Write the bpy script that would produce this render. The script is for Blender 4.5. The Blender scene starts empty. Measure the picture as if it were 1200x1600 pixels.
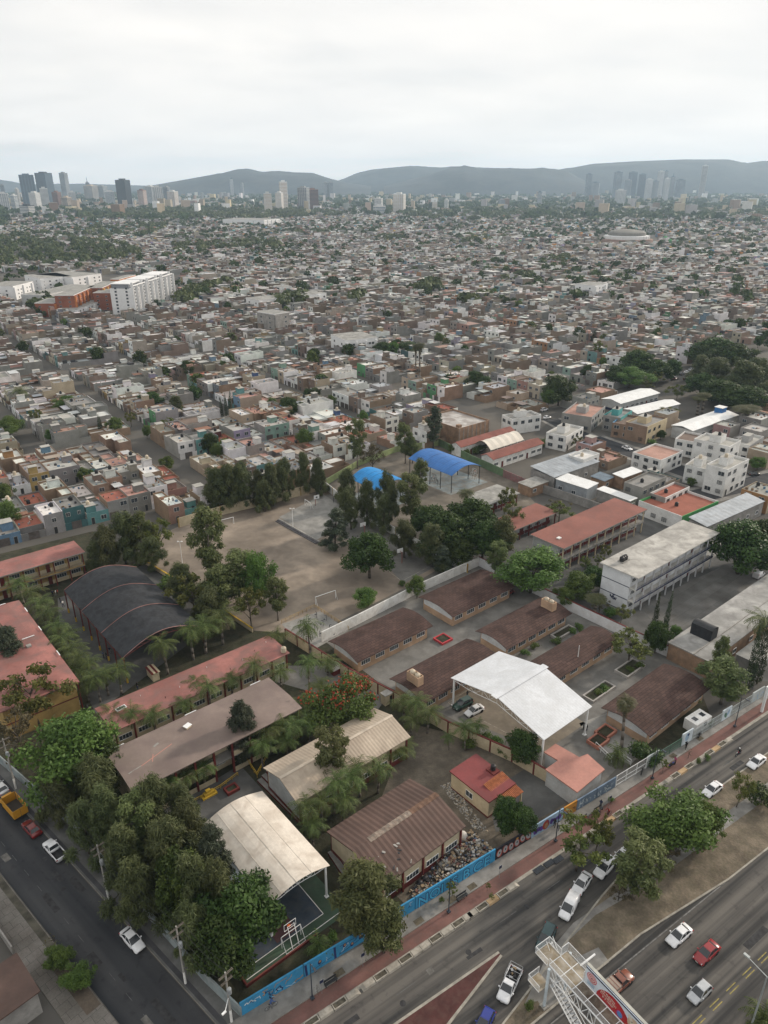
import bpy, math, random
import numpy as np
from mathutils import Vector, Matrix, noise as mnoise
R = math.radians
rnd = random.Random(7)
SC = bpy.context.scene
COL = SC.collection
# ---------------------------------------------------------------- camera
CAM_H, FPX, PITCH = 92.0, 1148.0, R(24.2)
cam_d = bpy.data.cameras.new('camera')
cam = bpy.data.objects.new('camera', cam_d); COL.objects.link(cam)
cam.location = (0, 0, CAM_H)
cam.rotation_euler = (R(90) - PITCH, 0, 0)
cam_d.sensor_fit = 'VERTICAL'; cam_d.sensor_height = 24.0
cam_d.lens = 24.0 * FPX / 1600.0
cam_d.clip_start = 0.5; cam_d.clip_end = 60000
SC.camera = cam
# ---------------------------------------------------------------- light
SUN_AZ, SUN_EL = 34.0, 22.0            # azimuth from +X towards +Y
world = bpy.data.worlds.new('World'); SC.world = world; world.use_nodes = True
nt = world.node_tree; N = nt.nodes; L = nt.links
bg = N['Background']; bg.inputs['Strength'].default_value = 0.1
sky = N.new('ShaderNodeTexSky'); sky.sky_type = 'NISHITA'; sky.sun_disc = False
sky.sun_elevation = R(SUN_EL); sky.sun_rotation = R(90 - SUN_AZ)
sky.altitude = 1500; sky.dust_density = 2.5
tc = N.new('ShaderNodeTexCoord')
# cloud sheet: project the view direction on a plane overhead so that the streaks flatten towards the horizon
sep = N.new('ShaderNodeSeparateXYZ'); L.new(tc.outputs['Generated'], sep.inputs[0])
mx = N.new('ShaderNodeMath'); mx.operation = 'MAXIMUM'; mx.inputs[1].default_value = 0.0; L.new(sep.outputs['Z'], mx.inputs[0])
ad = N.new('ShaderNodeMath'); ad.operation = 'ADD'; ad.inputs[1].default_value = 0.14; L.new(mx.outputs[0], ad.inputs[0])
dv = N.new('ShaderNodeVectorMath'); dv.operation = 'DIVIDE'
cmb = N.new('ShaderNodeCombineXYZ')
for i in range(3): L.new(ad.outputs[0], cmb.inputs[i])
L.new(tc.outputs['Generated'], dv.inputs[0]); L.new(cmb.outputs[0], dv.inputs[1])
mp = N.new('ShaderNodeMapping'); mp.inputs['Rotation'].default_value = (0, 0, R(14)); mp.inputs['Scale'].default_value = (0.42, 0.52, 0.0)
L.new(dv.outputs[0], mp.inputs[0])
n1 = N.new('ShaderNodeTexNoise'); n1.inputs['Scale'].default_value = 1.15; n1.inputs['Detail'].default_value = 5; n1.inputs['Roughness'].default_value = 0.52; n1.inputs['Distortion'].default_value = 0.35
L.new(mp.outputs[0], n1.inputs['Vector'])
cr = N.new('ShaderNodeValToRGB'); cr.color_ramp.elements[0].position = 0.24; cr.color_ramp.elements[0].color = (.74, .74, .74, 1)
cr.color_ramp.elements[1].position = 0.50; cr.color_ramp.elements[1].color = (1, 1, 1, 1)
L.new(n1.outputs['Fac'], cr.inputs[0])
n2 = N.new('ShaderNodeTexNoise'); n2.inputs['Scale'].default_value = 2.3; n2.inputs['Detail'].default_value = 6
L.new(mp.outputs[0], n2.inputs['Vector'])
cc = N.new('ShaderNodeMix'); cc.data_type = 'RGBA'
cc.inputs[6].default_value = (12.5, 12.4, 12.15, 1); cc.inputs[7].default_value = (14.2, 13.8, 13.2, 1)
mr = N.new('ShaderNodeMapRange'); mr.inputs[1].default_value = 0.33; mr.inputs[2].default_value = 0.66
L.new(n2.outputs['Fac'], mr.inputs[0]); L.new(mr.outputs[0], cc.inputs[0])
mixs = N.new('ShaderNodeMix'); mixs.data_type = 'RGBA'
L.new(cr.outputs[0], mixs.inputs[0]); L.new(sky.outputs[0], mixs.inputs[6]); L.new(cc.outputs[2], mixs.inputs[7])
L.new(mixs.outputs[2], bg.inputs['Color'])
sd = bpy.data.lights.new('sun', 'SUN'); sd.energy = 5.0; sd.angle = R(3.5); sd.color = (1.0, 0.88, 0.74)
sun = bpy.data.objects.new('sun', sd); COL.objects.link(sun)
_s = Vector((math.cos(R(SUN_EL)) * math.cos(R(SUN_AZ)), math.cos(R(SUN_EL)) * math.sin(R(SUN_AZ)), math.sin(R(SUN_EL))))
sun.rotation_euler = _s.to_track_quat('Z', 'Y').to_euler(); sun.location = (0, 0, 300)
SC.view_settings.view_transform = 'Standard'; SC.view_settings.look = 'None'
SC.view_settings.exposure = -0.4; SC.view_settings.gamma = 1.0; SC.view_settings.use_curve_mapping = False
SC.render.engine = 'CYCLES'
cy = SC.cycles
cy.use_denoising = True; cy.max_bounces = 6; cy.diffuse_bounces = 3; cy.glossy_bounces = 2
cy.transmission_bounces = 2; cy.volume_bounces = 3; cy.transparent_max_bounces = 4; cy.caustics_reflective = False; cy.caustics_refractive = False
# ---------------------------------------------------------------- helpers
cP, sP = math.cos(PITCH), math.sin(PITCH)
def at(px, py, z=0.0):
 """photo pixel -> the point of the horizontal plane z that it shows"""
 u = (px - 600) / FPX; v = (800 - py) / FPX
 t = (z - CAM_H) / (-sP + cP * v)
 return Vector((u * t, (cP + sP * v) * t, z))
def proj(x, y, z):
 f = cP * y - sP * (z - CAM_H)
 if f < 1: return (-9e3, -9e3, f)
 return (600 + FPX * x / f, 800 - FPX * (sP * y + cP * (z - CAM_H)) / f, f)
def in_view(x, y, z=0, m=30):
 a, b, f = proj(x, y, z)
 return f > 1 and -m < a < 1200 + m and b < 1600 + m
class MB:
 """collects faces with material slots; build() links them as one mesh object"""
 def __init__(s): s.v = []; s.f = []; s.m = []; s.mats = []
 def mi(s, m):
  for i, k in enumerate(s.mats):
   if k is m: return i
  s.mats.append(m); return len(s.mats) - 1
 def face(s, pts, m):
  k = len(s.v); s.v.extend([tuple(p) for p in pts]); s.f.append(tuple(range(k, k + len(pts)))); s.m.append(s.mi(m))
 def hexa(s, b, t, m, mt=None, nobot=False):
  """b, t: 4 points each counter-clockwise seen from above"""
  k = len(s.v); s.v.extend([tuple(p) for p in b]); s.v.extend([tuple(p) for p in t]); i = s.mi(m)
  for a in range(4):
   c = (a + 1) % 4
   s.f.append((k + a, k + c, k + 4 + c, k + 4 + a)); s.m.append(i)
  s.f.append((k + 4, k + 5, k + 6, k + 7)); s.m.append(s.mi(mt) if mt else i)
  if not nobot: s.f.append((k + 3, k + 2, k + 1, k)); s.m.append(i)
 def box(s, x0, y0, z0, x1, y1, z1, m, mt=None, nobot=False):
  s.hexa([(x0, y0, z0), (x1, y0, z0), (x1, y1, z0), (x0, y1, z0)], [(x0, y0, z1), (x1, y0, z1), (x1, y1, z1), (x0, y1, z1)], m, mt, nobot)
 def rbox(s, cx, cy, z0, lx, ly, h, a, m, mt=None):
  c, q = math.cos(a), math.sin(a)
  P = [(cx + c * x - q * y, cy + q * x + c * y) for x, y in ((-lx / 2, -ly / 2), (lx / 2, -ly / 2), (lx / 2, ly / 2), (-lx / 2, ly / 2))]
  s.hexa([(*p, z0) for p in P], [(*p, z0 + h) for p in P], m, mt)
 def prism(s, poly, z0, z1, m, mt=None):
  n = len(poly); k = len(s.v)
  s.v.extend([(p[0], p[1], z0) for p in poly]); s.v.extend([(p[0], p[1], z1) for p in poly]); i = s.mi(m)
  for a in range(n):
   c = (a + 1) % n; s.f.append((k + a, k + c, k + n + c, k + n + a)); s.m.append(i)
  s.f.append(tuple(range(k + n, k + 2 * n))); s.m.append(s.mi(mt) if mt else i)
  s.f.append(tuple(range(k + n - 1, k - 1, -1))); s.m.append(i)
 def tube(s, p0, p1, r, m, n=6, r1=None):
  p0 = Vector(p0); p1 = Vector(p1); d = p1 - p0
  if d.length < 1e-6: return
  q = d.to_track_quat('Z', 'Y'); r1 = r if r1 is None else r1; k = len(s.v)
  for (p, rr) in ((p0, r), (p1, r1)):
   for j in range(n):
    a = 2 * math.pi * j / n
    s.v.append(tuple(p + q @ Vector((rr * math.cos(a), rr * math.sin(a), 0))))
  i = s.mi(m)
  for j in range(n):
   c = (j + 1) % n; s.f.append((k + j, k + c, k + n + c, k + n + j)); s.m.append(i)
  s.f.append(tuple(range(k + n, k + 2 * n))); s.m.append(i); s.f.append(tuple(range(k + n - 1, k - 1, -1))); s.m.append(i)
 def lathe(s, prof, m, n=10, c=(0, 0, 0)):
  k = len(s.v); i = s.mi(m)
  for r, z in prof:
   for j in range(n):
    a = 2 * math.pi * j / n; s.v.append((c[0] + r * math.cos(a), c[1] + r * math.sin(a), c[2] + z))
  for t in range(len(prof) - 1):
   for j in range(n):
    d = (j + 1) % n; s.f.append((k + t * n + j, k + t * n + d, k + t * n + n + d, k + t * n + n + j)); s.m.append(i)
  q = k + (len(prof) - 1) * n; s.f.append(tuple(range(q, q + n))); s.m.append(i)
 def mesh(s, name, smooth=False):
  me = bpy.data.meshes.new(name); me.from_pydata(s.v, [], s.f)
  for m in s.mats: me.materials.append(m)
  me.polygons.foreach_set('material_index', s.m)
  if smooth: me.polygons.foreach_set('use_smooth', [True] * len(s.f))
  me.update(); return me
 def build(s, name, parent=None, loc=None, rz=None, smooth=False, label=None):
  return link(s.mesh(name, smooth), name, parent, loc, rz, label)
def link(me, name, parent=None, loc=None, rz=None, label=None):
 o = bpy.data.objects.new(name, me); COL.objects.link(o)
 if parent is not None: o.parent = parent
 if loc is not None: o.location = loc
 if rz is not None: o.rotation_euler = (0, 0, rz)
 if label: o['label'] = label
 return o
def tag(o, label, cat, group=None):
 o['label'] = label; o['category'] = cat
 if group: o['group'] = group
 return o
def thing(name, label, cat, loc=(0, 0, 0), rz=0.0, group=None):
 o = bpy.data.objects.new(name, None); COL.objects.link(o)
 o.location = loc; o.rotation_euler = (0, 0, rz); o.empty_display_size = .3
 return tag(o, label, cat, group)
def struct(o, kind='structure'):
 o['kind'] = kind; return o
def dup(root, loc, rz=0.0, label=None, group=None, sc=None):
 r = root.copy(); COL.objects.link(r); r.location = loc; r.rotation_euler = (0, 0, rz)
 if label: r['label'] = label
 if group: r['group'] = group
 if sc: r.scale = sc if hasattr(sc, '__len__') else (sc, sc, sc)
 for ch in list(root.children):
  c = ch.copy(); COL.objects.link(c); c.parent = r
  for g in list(ch.children):
   d = g.copy(); COL.objects.link(d); d.parent = c
 return r
RECTS = []
def rect(*a, **k): r = _rect(*a, **k); RECTS.append(r); return r
def _rect(A, B, C, z=0.0, snap=None):
 """three roof corners seen in the photo (A-B one side, C on the other side) -> origin, angle, length, width; y is left of x"""
 a, b, c = at(*A, z), at(*B, z), at(*C, z)
 d = b - a; ang = math.atan2(d.y, d.x); Ln = math.hypot(d.x, d.y)
 w = (-(c.x - a.x) * math.sin(ang) + (c.y - a.y) * math.cos(ang))
 if w < 0: a, b = b, a; ang += math.pi; w = -w
 if snap is not None:
  best = min((snap + 90 * k for k in range(-4, 5)), key=lambda q: abs((R(q) - ang + math.pi) % (2 * math.pi) - math.pi))
  mid = Vector((a.x, a.y)) + Vector((math.cos(ang), math.sin(ang))) * Ln / 2 + Vector((-math.sin(ang), math.cos(ang))) * w / 2
  ang = R(best)
  o = mid - Vector((math.cos(ang), math.sin(ang))) * Ln / 2 - Vector((-math.sin(ang), math.cos(ang))) * w / 2
  return Vector((o.x, o.y, 0)), ang, Ln, w
 return Vector((a.x, a.y, 0)), ang, Ln, w
def loc2w(o, ang, x, y, z=0):
 return Vector((o.x + math.cos(ang) * x - math.sin(ang) * y, o.y + math.sin(ang) * x + math.cos(ang) * y, z))
# ---------------------------------------------------------------- materials
_M = {}
def _base(name):
 m = bpy.data.materials.new(name); m.use_nodes = True
 return m, m.node_tree.nodes, m.node_tree.links, m.node_tree.nodes['Principled BSDF']
def mixc(N, L, fac, a, b, mode='MIX'):
 x = N.new('ShaderNodeMix'); x.data_type = 'RGBA'; x.blend_type = mode
 for sock, val in ((0, fac), (6, a), (7, b)):
  if hasattr(val, 'is_output'): L.new(val, x.inputs[sock])
  elif sock == 0: x.inputs[0].default_value = val
  else: x.inputs[sock].default_value = (*val[:3], 1)
 return x.outputs[2]
def noise_fac(N, L, vec, scale, detail=4, lo=.35, hi=.65, dist=0.0):
 n = N.new('ShaderNodeTexNoise'); n.inputs['Scale'].default_value = scale; n.inputs['Detail'].default_value = detail; n.inputs['Distortion'].default_value = dist
 L.new(vec, n.inputs['Vector'])
 m = N.new('ShaderNodeMapRange'); m.inputs[1].default_value = lo; m.inputs[2].default_value = hi; L.new(n.outputs['Fac'], m.inputs[0])
 return m.outputs[0]
def mapped(N, L, vec, rz=0.0, sc=(1, 1, 1)):
 m = N.new('ShaderNodeMapping'); m.vector_type = 'POINT'; m.inputs['Rotation'].default_value = (0, 0, rz); m.inputs['Scale'].default_value = sc
 L.new(vec, m.inputs[0]); return m.outputs[0]
def posn(N): return N.new('ShaderNodeNewGeometry').outputs['Position']
def mat(name, col, rough=.8, metal=0.0, var=.18, scale=.5, fine=.10, dirt=None, dirt_amt=.0, spec=.3, bump=0.0):
 """painted or weathered surface: broad blotches, fine grain and, if asked, patches of dirt"""
 if name in _M: return _M[name]
 m, N, L, b = _base(name); p = posn(N)
 c = mixc(N, L, noise_fac(N, L, p, scale, 5), [k * (1 - var) for k in col], [min(.95, k * (1 + var)) for k in col])
 c = mixc(N, L, noise_fac(N, L, p, scale * 11, 4), c, (1 - fine,) * 3, 'MULTIPLY') if fine else c
 if dirt:
  mm = N.new('ShaderNodeMath'); mm.operation = 'MULTIPLY'; mm.inputs[1].default_value = dirt_amt
  L.new(noise_fac(N, L, p, scale * 2.3, 6, .42, .68, .6), mm.inputs[0]); c = mixc(N, L, mm.outputs[0], c, dirt)
 L.new(c, b.inputs['Base Color']); b.inputs['Roughness'].default_value = rough; b.inputs['Metallic'].default_value = metal
 b.inputs['Specular IOR Level'].default_value = spec
 if bump:
  bn = N.new('ShaderNodeBump'); bn.inputs['Strength'].default_value = bump; bn.inputs['Distance'].default_value = .05
  L.new(noise_fac(N, L, p, scale * 8, 5), bn.inputs['Height']); L.new(bn.outputs[0], b.inputs['Normal'])
 _M[name] = m; return m
def brickmat(name, c1, c2, mortar, sx, sy, ang=0.0, msize=.02, rough=.85, bump=.4, var=.25, flip=False):
 """rows of tiles or bricks laid out along a direction of the ground plan"""
 if name in _M: return _M[name]
 m, N, L, b = _base(name); p = posn(N); q = mapped(N, L, p, -ang)
 t = N.new('ShaderNodeTexBrick'); t.inputs['Scale'].default_value = 1.0; t.inputs['Brick Width'].default_value = sx; t.inputs['Row Height'].default_value = sy
 t.inputs['Mortar Size'].default_value = msize; t.inputs['Color1'].default_value = (*c1, 1); t.inputs['Color2'].default_value = (*c2, 1); t.inputs['Mortar'].default_value = (*mortar, 1)
 L.new(q, t.inputs['Vector'])
 c = mixc(N, L, noise_fac(N, L, p, .25, 6, .3, .7), t.outputs['Color'], mixc(N, L, 1.0, t.outputs['Color'], (1 - var * 1.6, 1 - var * 1.7, 1 - var * 1.8), 'MULTIPLY'))
 c = mixc(N, L, noise_fac(N, L, p, 5, 4), c, (.82, .82, .82), 'MULTIPLY')
 L.new(c, b.inputs['Base Color']); b.inputs['Roughness'].default_value = rough; b.inputs['Specular IOR Level'].default_value = .25
 bn = N.new('ShaderNodeBump'); bn.inputs['Strength'].default_value = bump; bn.inputs['Distance'].default_value = .06; bn.invert = True
 L.new(t.outputs['Fac'], bn.inputs['Height']); L.new(bn.outputs[0], b.inputs['Normal'])
 _M[name] = m; return m
def paint(name, col, rough=.3, metal=.0):
 if name in _M: return _M[name]
 m, N, L, b = _base(name); b.inputs['Roughness'].default_value = rough; b.inputs['Metallic'].default_value = metal
 p = posn(N); L.new(mixc(N, L, noise_fac(N, L, p, 3, 4), [k * .9 for k in col], col), b.inputs['Base Color'])
 b.inputs['Coat Weight'].default_value = .35 if rough < .4 else 0; b.inputs['Coat Roughness'].default_value = .12
 _M[name] = m; return m
def colattr(name, rough=.85, scale=.35, amt=.25):
 """paint colour of each building from its own colour attribute, weathered by noise"""
 m, N, L, b = _base(name); p = posn(N)
 a = N.new('ShaderNodeVertexColor'); a.layer_name = 'paint'
 c = mixc(N, L, noise_fac(N, L, p, scale, 6, .3, .7), a.outputs[0], mixc(N, L, 1.0, a.outputs[0], (1 - amt, 1 - amt, 1 - amt * 1.05), 'MULTIPLY'))
 c = mixc(N, L, noise_fac(N, L, p, scale * 9, 3), c, (.86, .86, .86), 'MULTIPLY')
 L.new(c, b.inputs['Base Color']); b.inputs['Roughness'].default_value = rough; b.inputs['Specular IOR Level'].default_value = .2
 return m
def leafmat(name, c1, c2, trans=.25):
 """leaves: every leaf carries its own random tint, every tree a slight shift"""
 m, N, L, b = _base(name)
 a = N.new('ShaderNodeAttribute'); a.attribute_name = 'tint'
 oi = N.new('ShaderNodeObjectInfo')
 c = mixc(N, L, a.outputs['Fac'], c1, c2)
 h = N.new('ShaderNodeHueSaturation'); L.new(c, h.inputs['Color'])
 mr = N.new('ShaderNodeMapRange'); mr.inputs[3].default_value = .475; mr.inputs[4].default_value = .52; L.new(oi.outputs['Random'], mr.inputs[0]); L.new(mr.outputs[0], h.inputs['Hue'])
 mv = N.new('ShaderNodeMapRange'); mv.inputs[3].default_value = .8; mv.inputs[4].default_value = 1.2; L.new(oi.outputs['Random'], mv.inputs[0]); L.new(mv.outputs[0], h.inputs['Value'])
 L.new(h.outputs[0], b.inputs['Base Color']); b.inputs['Roughness'].default_value = .6; b.inputs['Specular IOR Level'].default_value = .25
 t = N.new('ShaderNodeBsdfTranslucent'); L.new(h.outputs[0], t.inputs['Color'])
 mx = N.new('ShaderNodeMixShader'); mx.inputs[0].default_value = trans
 L.new(b.outputs[0], mx.inputs[1]); L.new(t.outputs[0], mx.inputs[2]); L.new(mx.outputs[0], N['Material Output'].inputs['Surface'])
 _M[name] = m; return m
white = mat('white_paint', (.76, .76, .74), .7, var=.08, scale=.4, dirt=(.35, .32, .28), dirt_amt=.35)
whitem = mat('white_enamel', (.75, .76, .76), .45, var=.05, fine=.04)
cream = mat('cream_paint', (.55, .47, .33), .8, var=.1, scale=.4, dirt=(.3, .24, .16), dirt_amt=.3)
maroon = mat('maroon_paint', (.13, .025, .022), .7)
concrete = mat('bare_concrete', (.30, .29, .27), .9, scale=.35, dirt=(.14, .13, .12), dirt_amt=.5)
steel = mat('galvanised_steel', (.45, .46, .47), .45, .6)
dark = mat('dark_metal', (.03, .032, .035), .5)
rubber = mat('black_rubber', (.02, .02, .02), .8)
glass = paint('dark_glass', (.02, .025, .03), .12)
glass_w = mat('window_glass', (.05, .06, .07), .15, var=.5, scale=1.5, spec=.6)
woodpole = mat('grey_timber', (.16, .14, .12), .9)
yellow = mat('yellow_paint', (.55, .36, .04), .7)
greenp = mat('green_paint', (.09, .18, .13), .6)
# ---------------------------------------------------------------- ground, roads, yards
KS = CAM_H / 80.0
def frame(deg, k=KS):
 c, s = math.cos(R(deg)), math.sin(R(deg))
 return lambda a, t, z=0.0: Vector((k * (c * a - s * t), k * (s * a + c * t), z))
AV = frame(34.5)              # along the avenue
LS = frame(-41.0)             # along the side street on the left
AVA, LSA = R(34.5), R(-41)
CU = R(40)                    # the schools' building axis
def flat(name, pts, z, m, kind='structure', th=0.0, side=None):
 b = MB()
 pts = [(p[0], p[1]) for p in pts]
 area = sum(pts[i][0] * pts[(i + 1) % len(pts)][1] - pts[(i + 1) % len(pts)][0] * pts[i][1] for i in range(len(pts)))
 if area < 0: pts = pts[::-1]
 if th: b.prism(pts, z - th, z, side or m, m)
 else: b.face([(p[0], p[1], z) for p in pts], m)
 return struct(b.build(name), kind)
def flatpx(name, pix, z, m, th=0.0, side=None):
 return flat(name, [at(*p, z) for p in pix], z, m, th=th, side=side)
# far terrain: one sheet to the horizon, town grey near, wooded beyond
def ground_mat():
 m, N, L, b = _base('town_ground'); p = posn(N)
 near = mixc(N, L, noise_fac(N, L, p, .05, 6), (.085, .082, .078), (.13, .12, .105))
 far = mixc(N, L, noise_fac(N, L, p, .012, 8, .42, .6), (.035, .045, .03), (.15, .14, .125))
 far = mixc(N, L, noise_fac(N, L, p, .0025, 5, .46, .56), far, (.032, .04, .026))
 ln = N.new('ShaderNodeVectorMath'); ln.operation = 'LENGTH'; L.new(p, ln.inputs[0])
 mr = N.new('ShaderNodeMapRange'); mr.inputs[1].default_value = 1900; mr.inputs[2].default_value = 2700; L.new(ln.outputs['Value'], mr.inputs[0])
 L.new(mixc(N, L, mr.outputs[0], near, far), b.inputs['Base Color']); b.inputs['Roughness'].default_value = .95; b.inputs['Specular IOR Level'].default_value = .1
 return m
flat('ground', [(-8400, -300), (8400, -300), (8400, 9800), (-8400, 9800)], 0.0, ground_mat())
def asphalt(name, ang, c1, c2, streak=.0, per=.9):
 m, N, L, b = _base(name); p = posn(N)
 q = mapped(N, L, mapped(N, L, p, -ang), 0, (.02, per, .1))
 s = noise_fac(N, L, q, 1.0, 3, .34, .64)
 c = mixc(N, L, s, c1, c2)
 c = mixc(N, L, noise_fac(N, L, p, .12, 5, .4, .7), c, (.78, .78, .8), 'MULTIPLY')
 c = mixc(N, L, noise_fac(N, L, p, .9, 4, .58, .72, .5), c, (.72, .72, .74), 'MULTIPLY')
 c = mixc(N, L, noise_fac(N, L, p, 18, 2), c, (.84, .84, .84), 'MULTIPLY')
 L.new(c, b.inputs['Base Color']); b.inputs['Roughness'].default_value = .88; b.inputs['Specular IOR Level'].default_value = .2
 return m
asph_av = asphalt('avenue_asphalt', AVA, (.040, .040, .040), (.145, .135, .122))
asph_ls = asphalt('street_asphalt', LSA, (.030, .033, .038), (.062, .063, .066), per=.35)
walk = mat('pavement_concrete', (.225, .218, .205), .9, scale=.3, var=.22, dirt=(.12, .115, .105), dirt_amt=.6)
redpath = mat('red_cycle_path', (.165, .084, .072), .9, scale=.3, var=.2, dirt=(.11, .075, .065), dirt_amt=.5)
redgore = mat('dark_red_paving', (.070, .026, .024), .9, scale=.5, var=.2, dirt=(.1, .06, .05), dirt_amt=.4)
kerb = mat('kerb_concrete', (.32, .30, .26), .9, scale=.6, dirt=(.15, .14, .12), dirt_amt=.5)
yline = mat('worn_yellow_line', (.28, .23, .07), .8, scale=1.5, var=.35)
wline = mat('worn_white_line', (.15, .148, .145), .85, scale=1.5, var=.4)
drygrass = mat('dry_verge', (.165, .135, .10), .95, scale=.35, var=.3, fine=.25, dirt=(.085, .078, .05), dirt_amt=.55, bump=.5)
earth = mat('bare_earth', (.115, .092, .072), .95, scale=.25, var=.25, fine=.2, dirt=(.05, .045, .035), dirt_amt=.5, bump=.5)
garden = mat('garden_ground', (.034, .036, .020), .95, scale=.3, var=.35, fine=.25, dirt=(.065, .055, .036), dirt_amt=.6, bump=.5)
flat('avenue', [AV(-30, 43.5), AV(190, 43.3), AV(190, -12), AV(-30, -12)], .004, asph_av)
flat('side_street', [LS(-190, 24.6), LS(-14, 24.6), LS(-14, 18.1), LS(-190, 18.1)], .008, asph_ls)
# avenue edge: pavement, red cycle path
flat('pavement', [AV(8, 48.7), AV(190, 46.3), AV(190, 44.8), AV(110, 46.1), AV(8, 46.2)], .14, walk, th=.14, side=kerb)
flat('cycle_path', [AV(-10, 46.2), AV(110, 46.1), AV(190, 44.8), AV(190, 43.3), AV(110, 44.4), AV(-10, 44.4)], .02, redpath)
flat('kerb_strip', [AV(-10, 44.39), AV(110, 44.39), AV(190, 43.29), AV(190, 42.99), AV(110, 43.95), AV(-10, 43.95)], .06, kerb, th=.06)
# median between the carriageways
med = [AV(28, 30.6), AV(57.4, 30.7), AV(72.7, 29.2), AV(190, 26.5), AV(190, 37.6), AV(98, 39), AV(69.5, 39.2), AV(61.5, 37.4), AV(57.7, 36.8), AV(39, 32.9)]
flat('median', med, .13, drygrass, th=.13, side=kerb)
b = MB()
for (p, q) in zip(med, med[1:] + med[:1]):
 d = (q - p); l = d.length; d = d / l; n = Vector((-d.y, d.x, 0)) * .22
 b.hexa([tuple(p - n * .05)[:2] + (.0,), tuple(q - n * .05)[:2] + (.0,), tuple(q + n)[:2] + (.0,), tuple(p + n)[:2] + (.0,)],
  [tuple(p - n * .05)[:2] + (.16,), tuple(q - n * .05)[:2] + (.16,), tuple(q + n)[:2] + (.16,), tuple(p + n)[:2] + (.16,)], kerb)
struct(b.build('median_kerb'))
flat('median_path', [AV(44, 31.4), AV(50, 35.0), AV(55, 35.4), AV(63, 34.5), AV(100, 33.6), AV(190, 32.2), AV(190, 33.8), AV(100, 35.4), AV(60, 36.0), AV(52, 36.2), AV(47, 35.3), AV(40.5, 32.6)], .137, walk)
flatpx('footbridge_landing', [(826, 1540), (893, 1500), (935, 1480), (952, 1503), (905, 1540), (850, 1580)], .142, walk)
flat('traffic_island', [AV(-10, 38.8), AV(28.2, 38.75), AV(42.2, 38.45), AV(42.3, 38.1), AV(32.6, 35.7), AV(10, 29.6)], .15, redgore, th=.15, side=kerb)
b = MB()
for (p, q) in ((AV(0, 38.82), AV(28.2, 38.77)), (AV(28.2, 38.77), AV(42.3, 38.48)), (AV(42.3, 38.05), AV(32.6, 35.65)), (AV(32.6, 35.65), AV(12, 30.1))):
 d = (q - p); d = d / d.length; n = Vector((-d.y, d.x, 0)) * .16
 b.hexa([tuple(p - n)[:2] + (.0,), tuple(q - n)[:2] + (.0,), tuple(q + n)[:2] + (.0,), tuple(p + n)[:2] + (.0,)],
  [tuple(p - n)[:2] + (.17,), tuple(q - n)[:2] + (.17,), tuple(q + n)[:2] + (.17,), tuple(p + n)[:2] + (.17,)], kerb)
struct(b.build('traffic_island_kerb'))
# lane markings
b = MB()
for i in range(-4, 26):
 a0 = 20 + i * 3.05
 for t in (21.3, 20.9):
  P = [AV(a0, t - .05), AV(a0 + 1.7, t - .05), AV(a0 + 1.7, t + .05), AV(a0, t + .05)]
  b.face([(p.x, p.y, .009) for p in P], yline)
for t, wd in ((29.9, .07),):
 P = [AV(20, t - wd), AV(72, t - wd - .6), AV(72, t + wd - .6), AV(20, t + wd)]; b.face([(p.x, p.y, .009) for p in P], wline)
for i in range(0, 14):
 a0 = 15 + i * 7.5
 P = [AV(a0, 41.15), AV(a0 + 2.6, 41.15), AV(a0 + 2.6, 41.22), AV(a0, 41.22)]; b.face([(p.x, p.y, .009) for p in P], mat('ghost_line', (.10, .10, .10), .85, scale=2, var=.3))
for i in range(-5, 22):
 a0 = -75 + i * 3.4
 for t in (20.25,):
  P = [LS(a0, t), LS(a0 + 1.3, t), LS(a0 + 1.3, t + .05), LS(a0, t + .05)]; b.face([(p.x, p.y, .013) for p in P], mat('ghost_line', (.10, .10, .10), .85, scale=2, var=.3))
struct(b.build('lane_markings'))
# side street pavements
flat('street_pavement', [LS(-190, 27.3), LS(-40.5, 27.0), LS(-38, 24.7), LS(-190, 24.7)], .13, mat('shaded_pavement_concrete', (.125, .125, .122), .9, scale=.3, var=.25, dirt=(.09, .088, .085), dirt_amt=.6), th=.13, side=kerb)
flat('street_gutter', [LS(-190, 25.5), LS(-44, 25.5), LS(-42, 24.95), LS(-190, 24.95)], .136, mat('dark_asphalt_strip', (.06, .06, .065), .9))
slabs = brickmat('pavement_slabs', (.19, .18, .165), (.215, .2, .185), (.08, .078, .072), 1.5 * KS, 1.15 * KS, R(49), .02, .9, .2)
flat('near_pavement', [LS(-190, 18.0), LS(-30, 18.0), LS(-30, 14.4), LS(-190, 14.4)], .13, slabs, th=.13, side=kerb)
flat('tree_pit', [LS(-64.5, 17.9), LS(-55.5, 17.9), LS(-55.5, 16.3), LS(-64.5, 16.3)], .137, earth)
flat('verge_strip', [LS(-190, 17.9), LS(-65, 17.9), LS(-65, 17.1), LS(-190, 17.1)], .137, mat('verge_soil', (.075, .07, .055), .95, var=.4, scale=.6))
# school grounds
gl = [at(378, 1588), at(775, 1342), at(905, 1252), at(700, 1130), at(500, 985), at(395, 975), at(220, 868), at(145, 830), at(-60, 880), at(-60, 1130), at(0, 1190), at(115, 1290), at(210, 1405)]
flat('school_garden', gl, .01, garden)
patio = mat('patio_concrete', (.17, .165, .155), .9, scale=.18, var=.22, dirt=(.095, .09, .082), dirt_amt=.55)
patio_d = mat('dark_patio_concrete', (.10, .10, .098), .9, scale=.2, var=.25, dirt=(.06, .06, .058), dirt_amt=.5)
patio_l = mat('pale_patio_concrete', (.26, .255, .24), .9, scale=.25, var=.2, dirt=(.14, .135, .125), dirt_amt=.5)
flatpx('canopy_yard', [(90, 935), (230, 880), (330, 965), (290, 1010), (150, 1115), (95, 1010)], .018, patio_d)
flatpx('yard_path', [(195, 1195), (440, 1090), (470, 1110), (260, 1215)], .018, patio_d)
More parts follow.
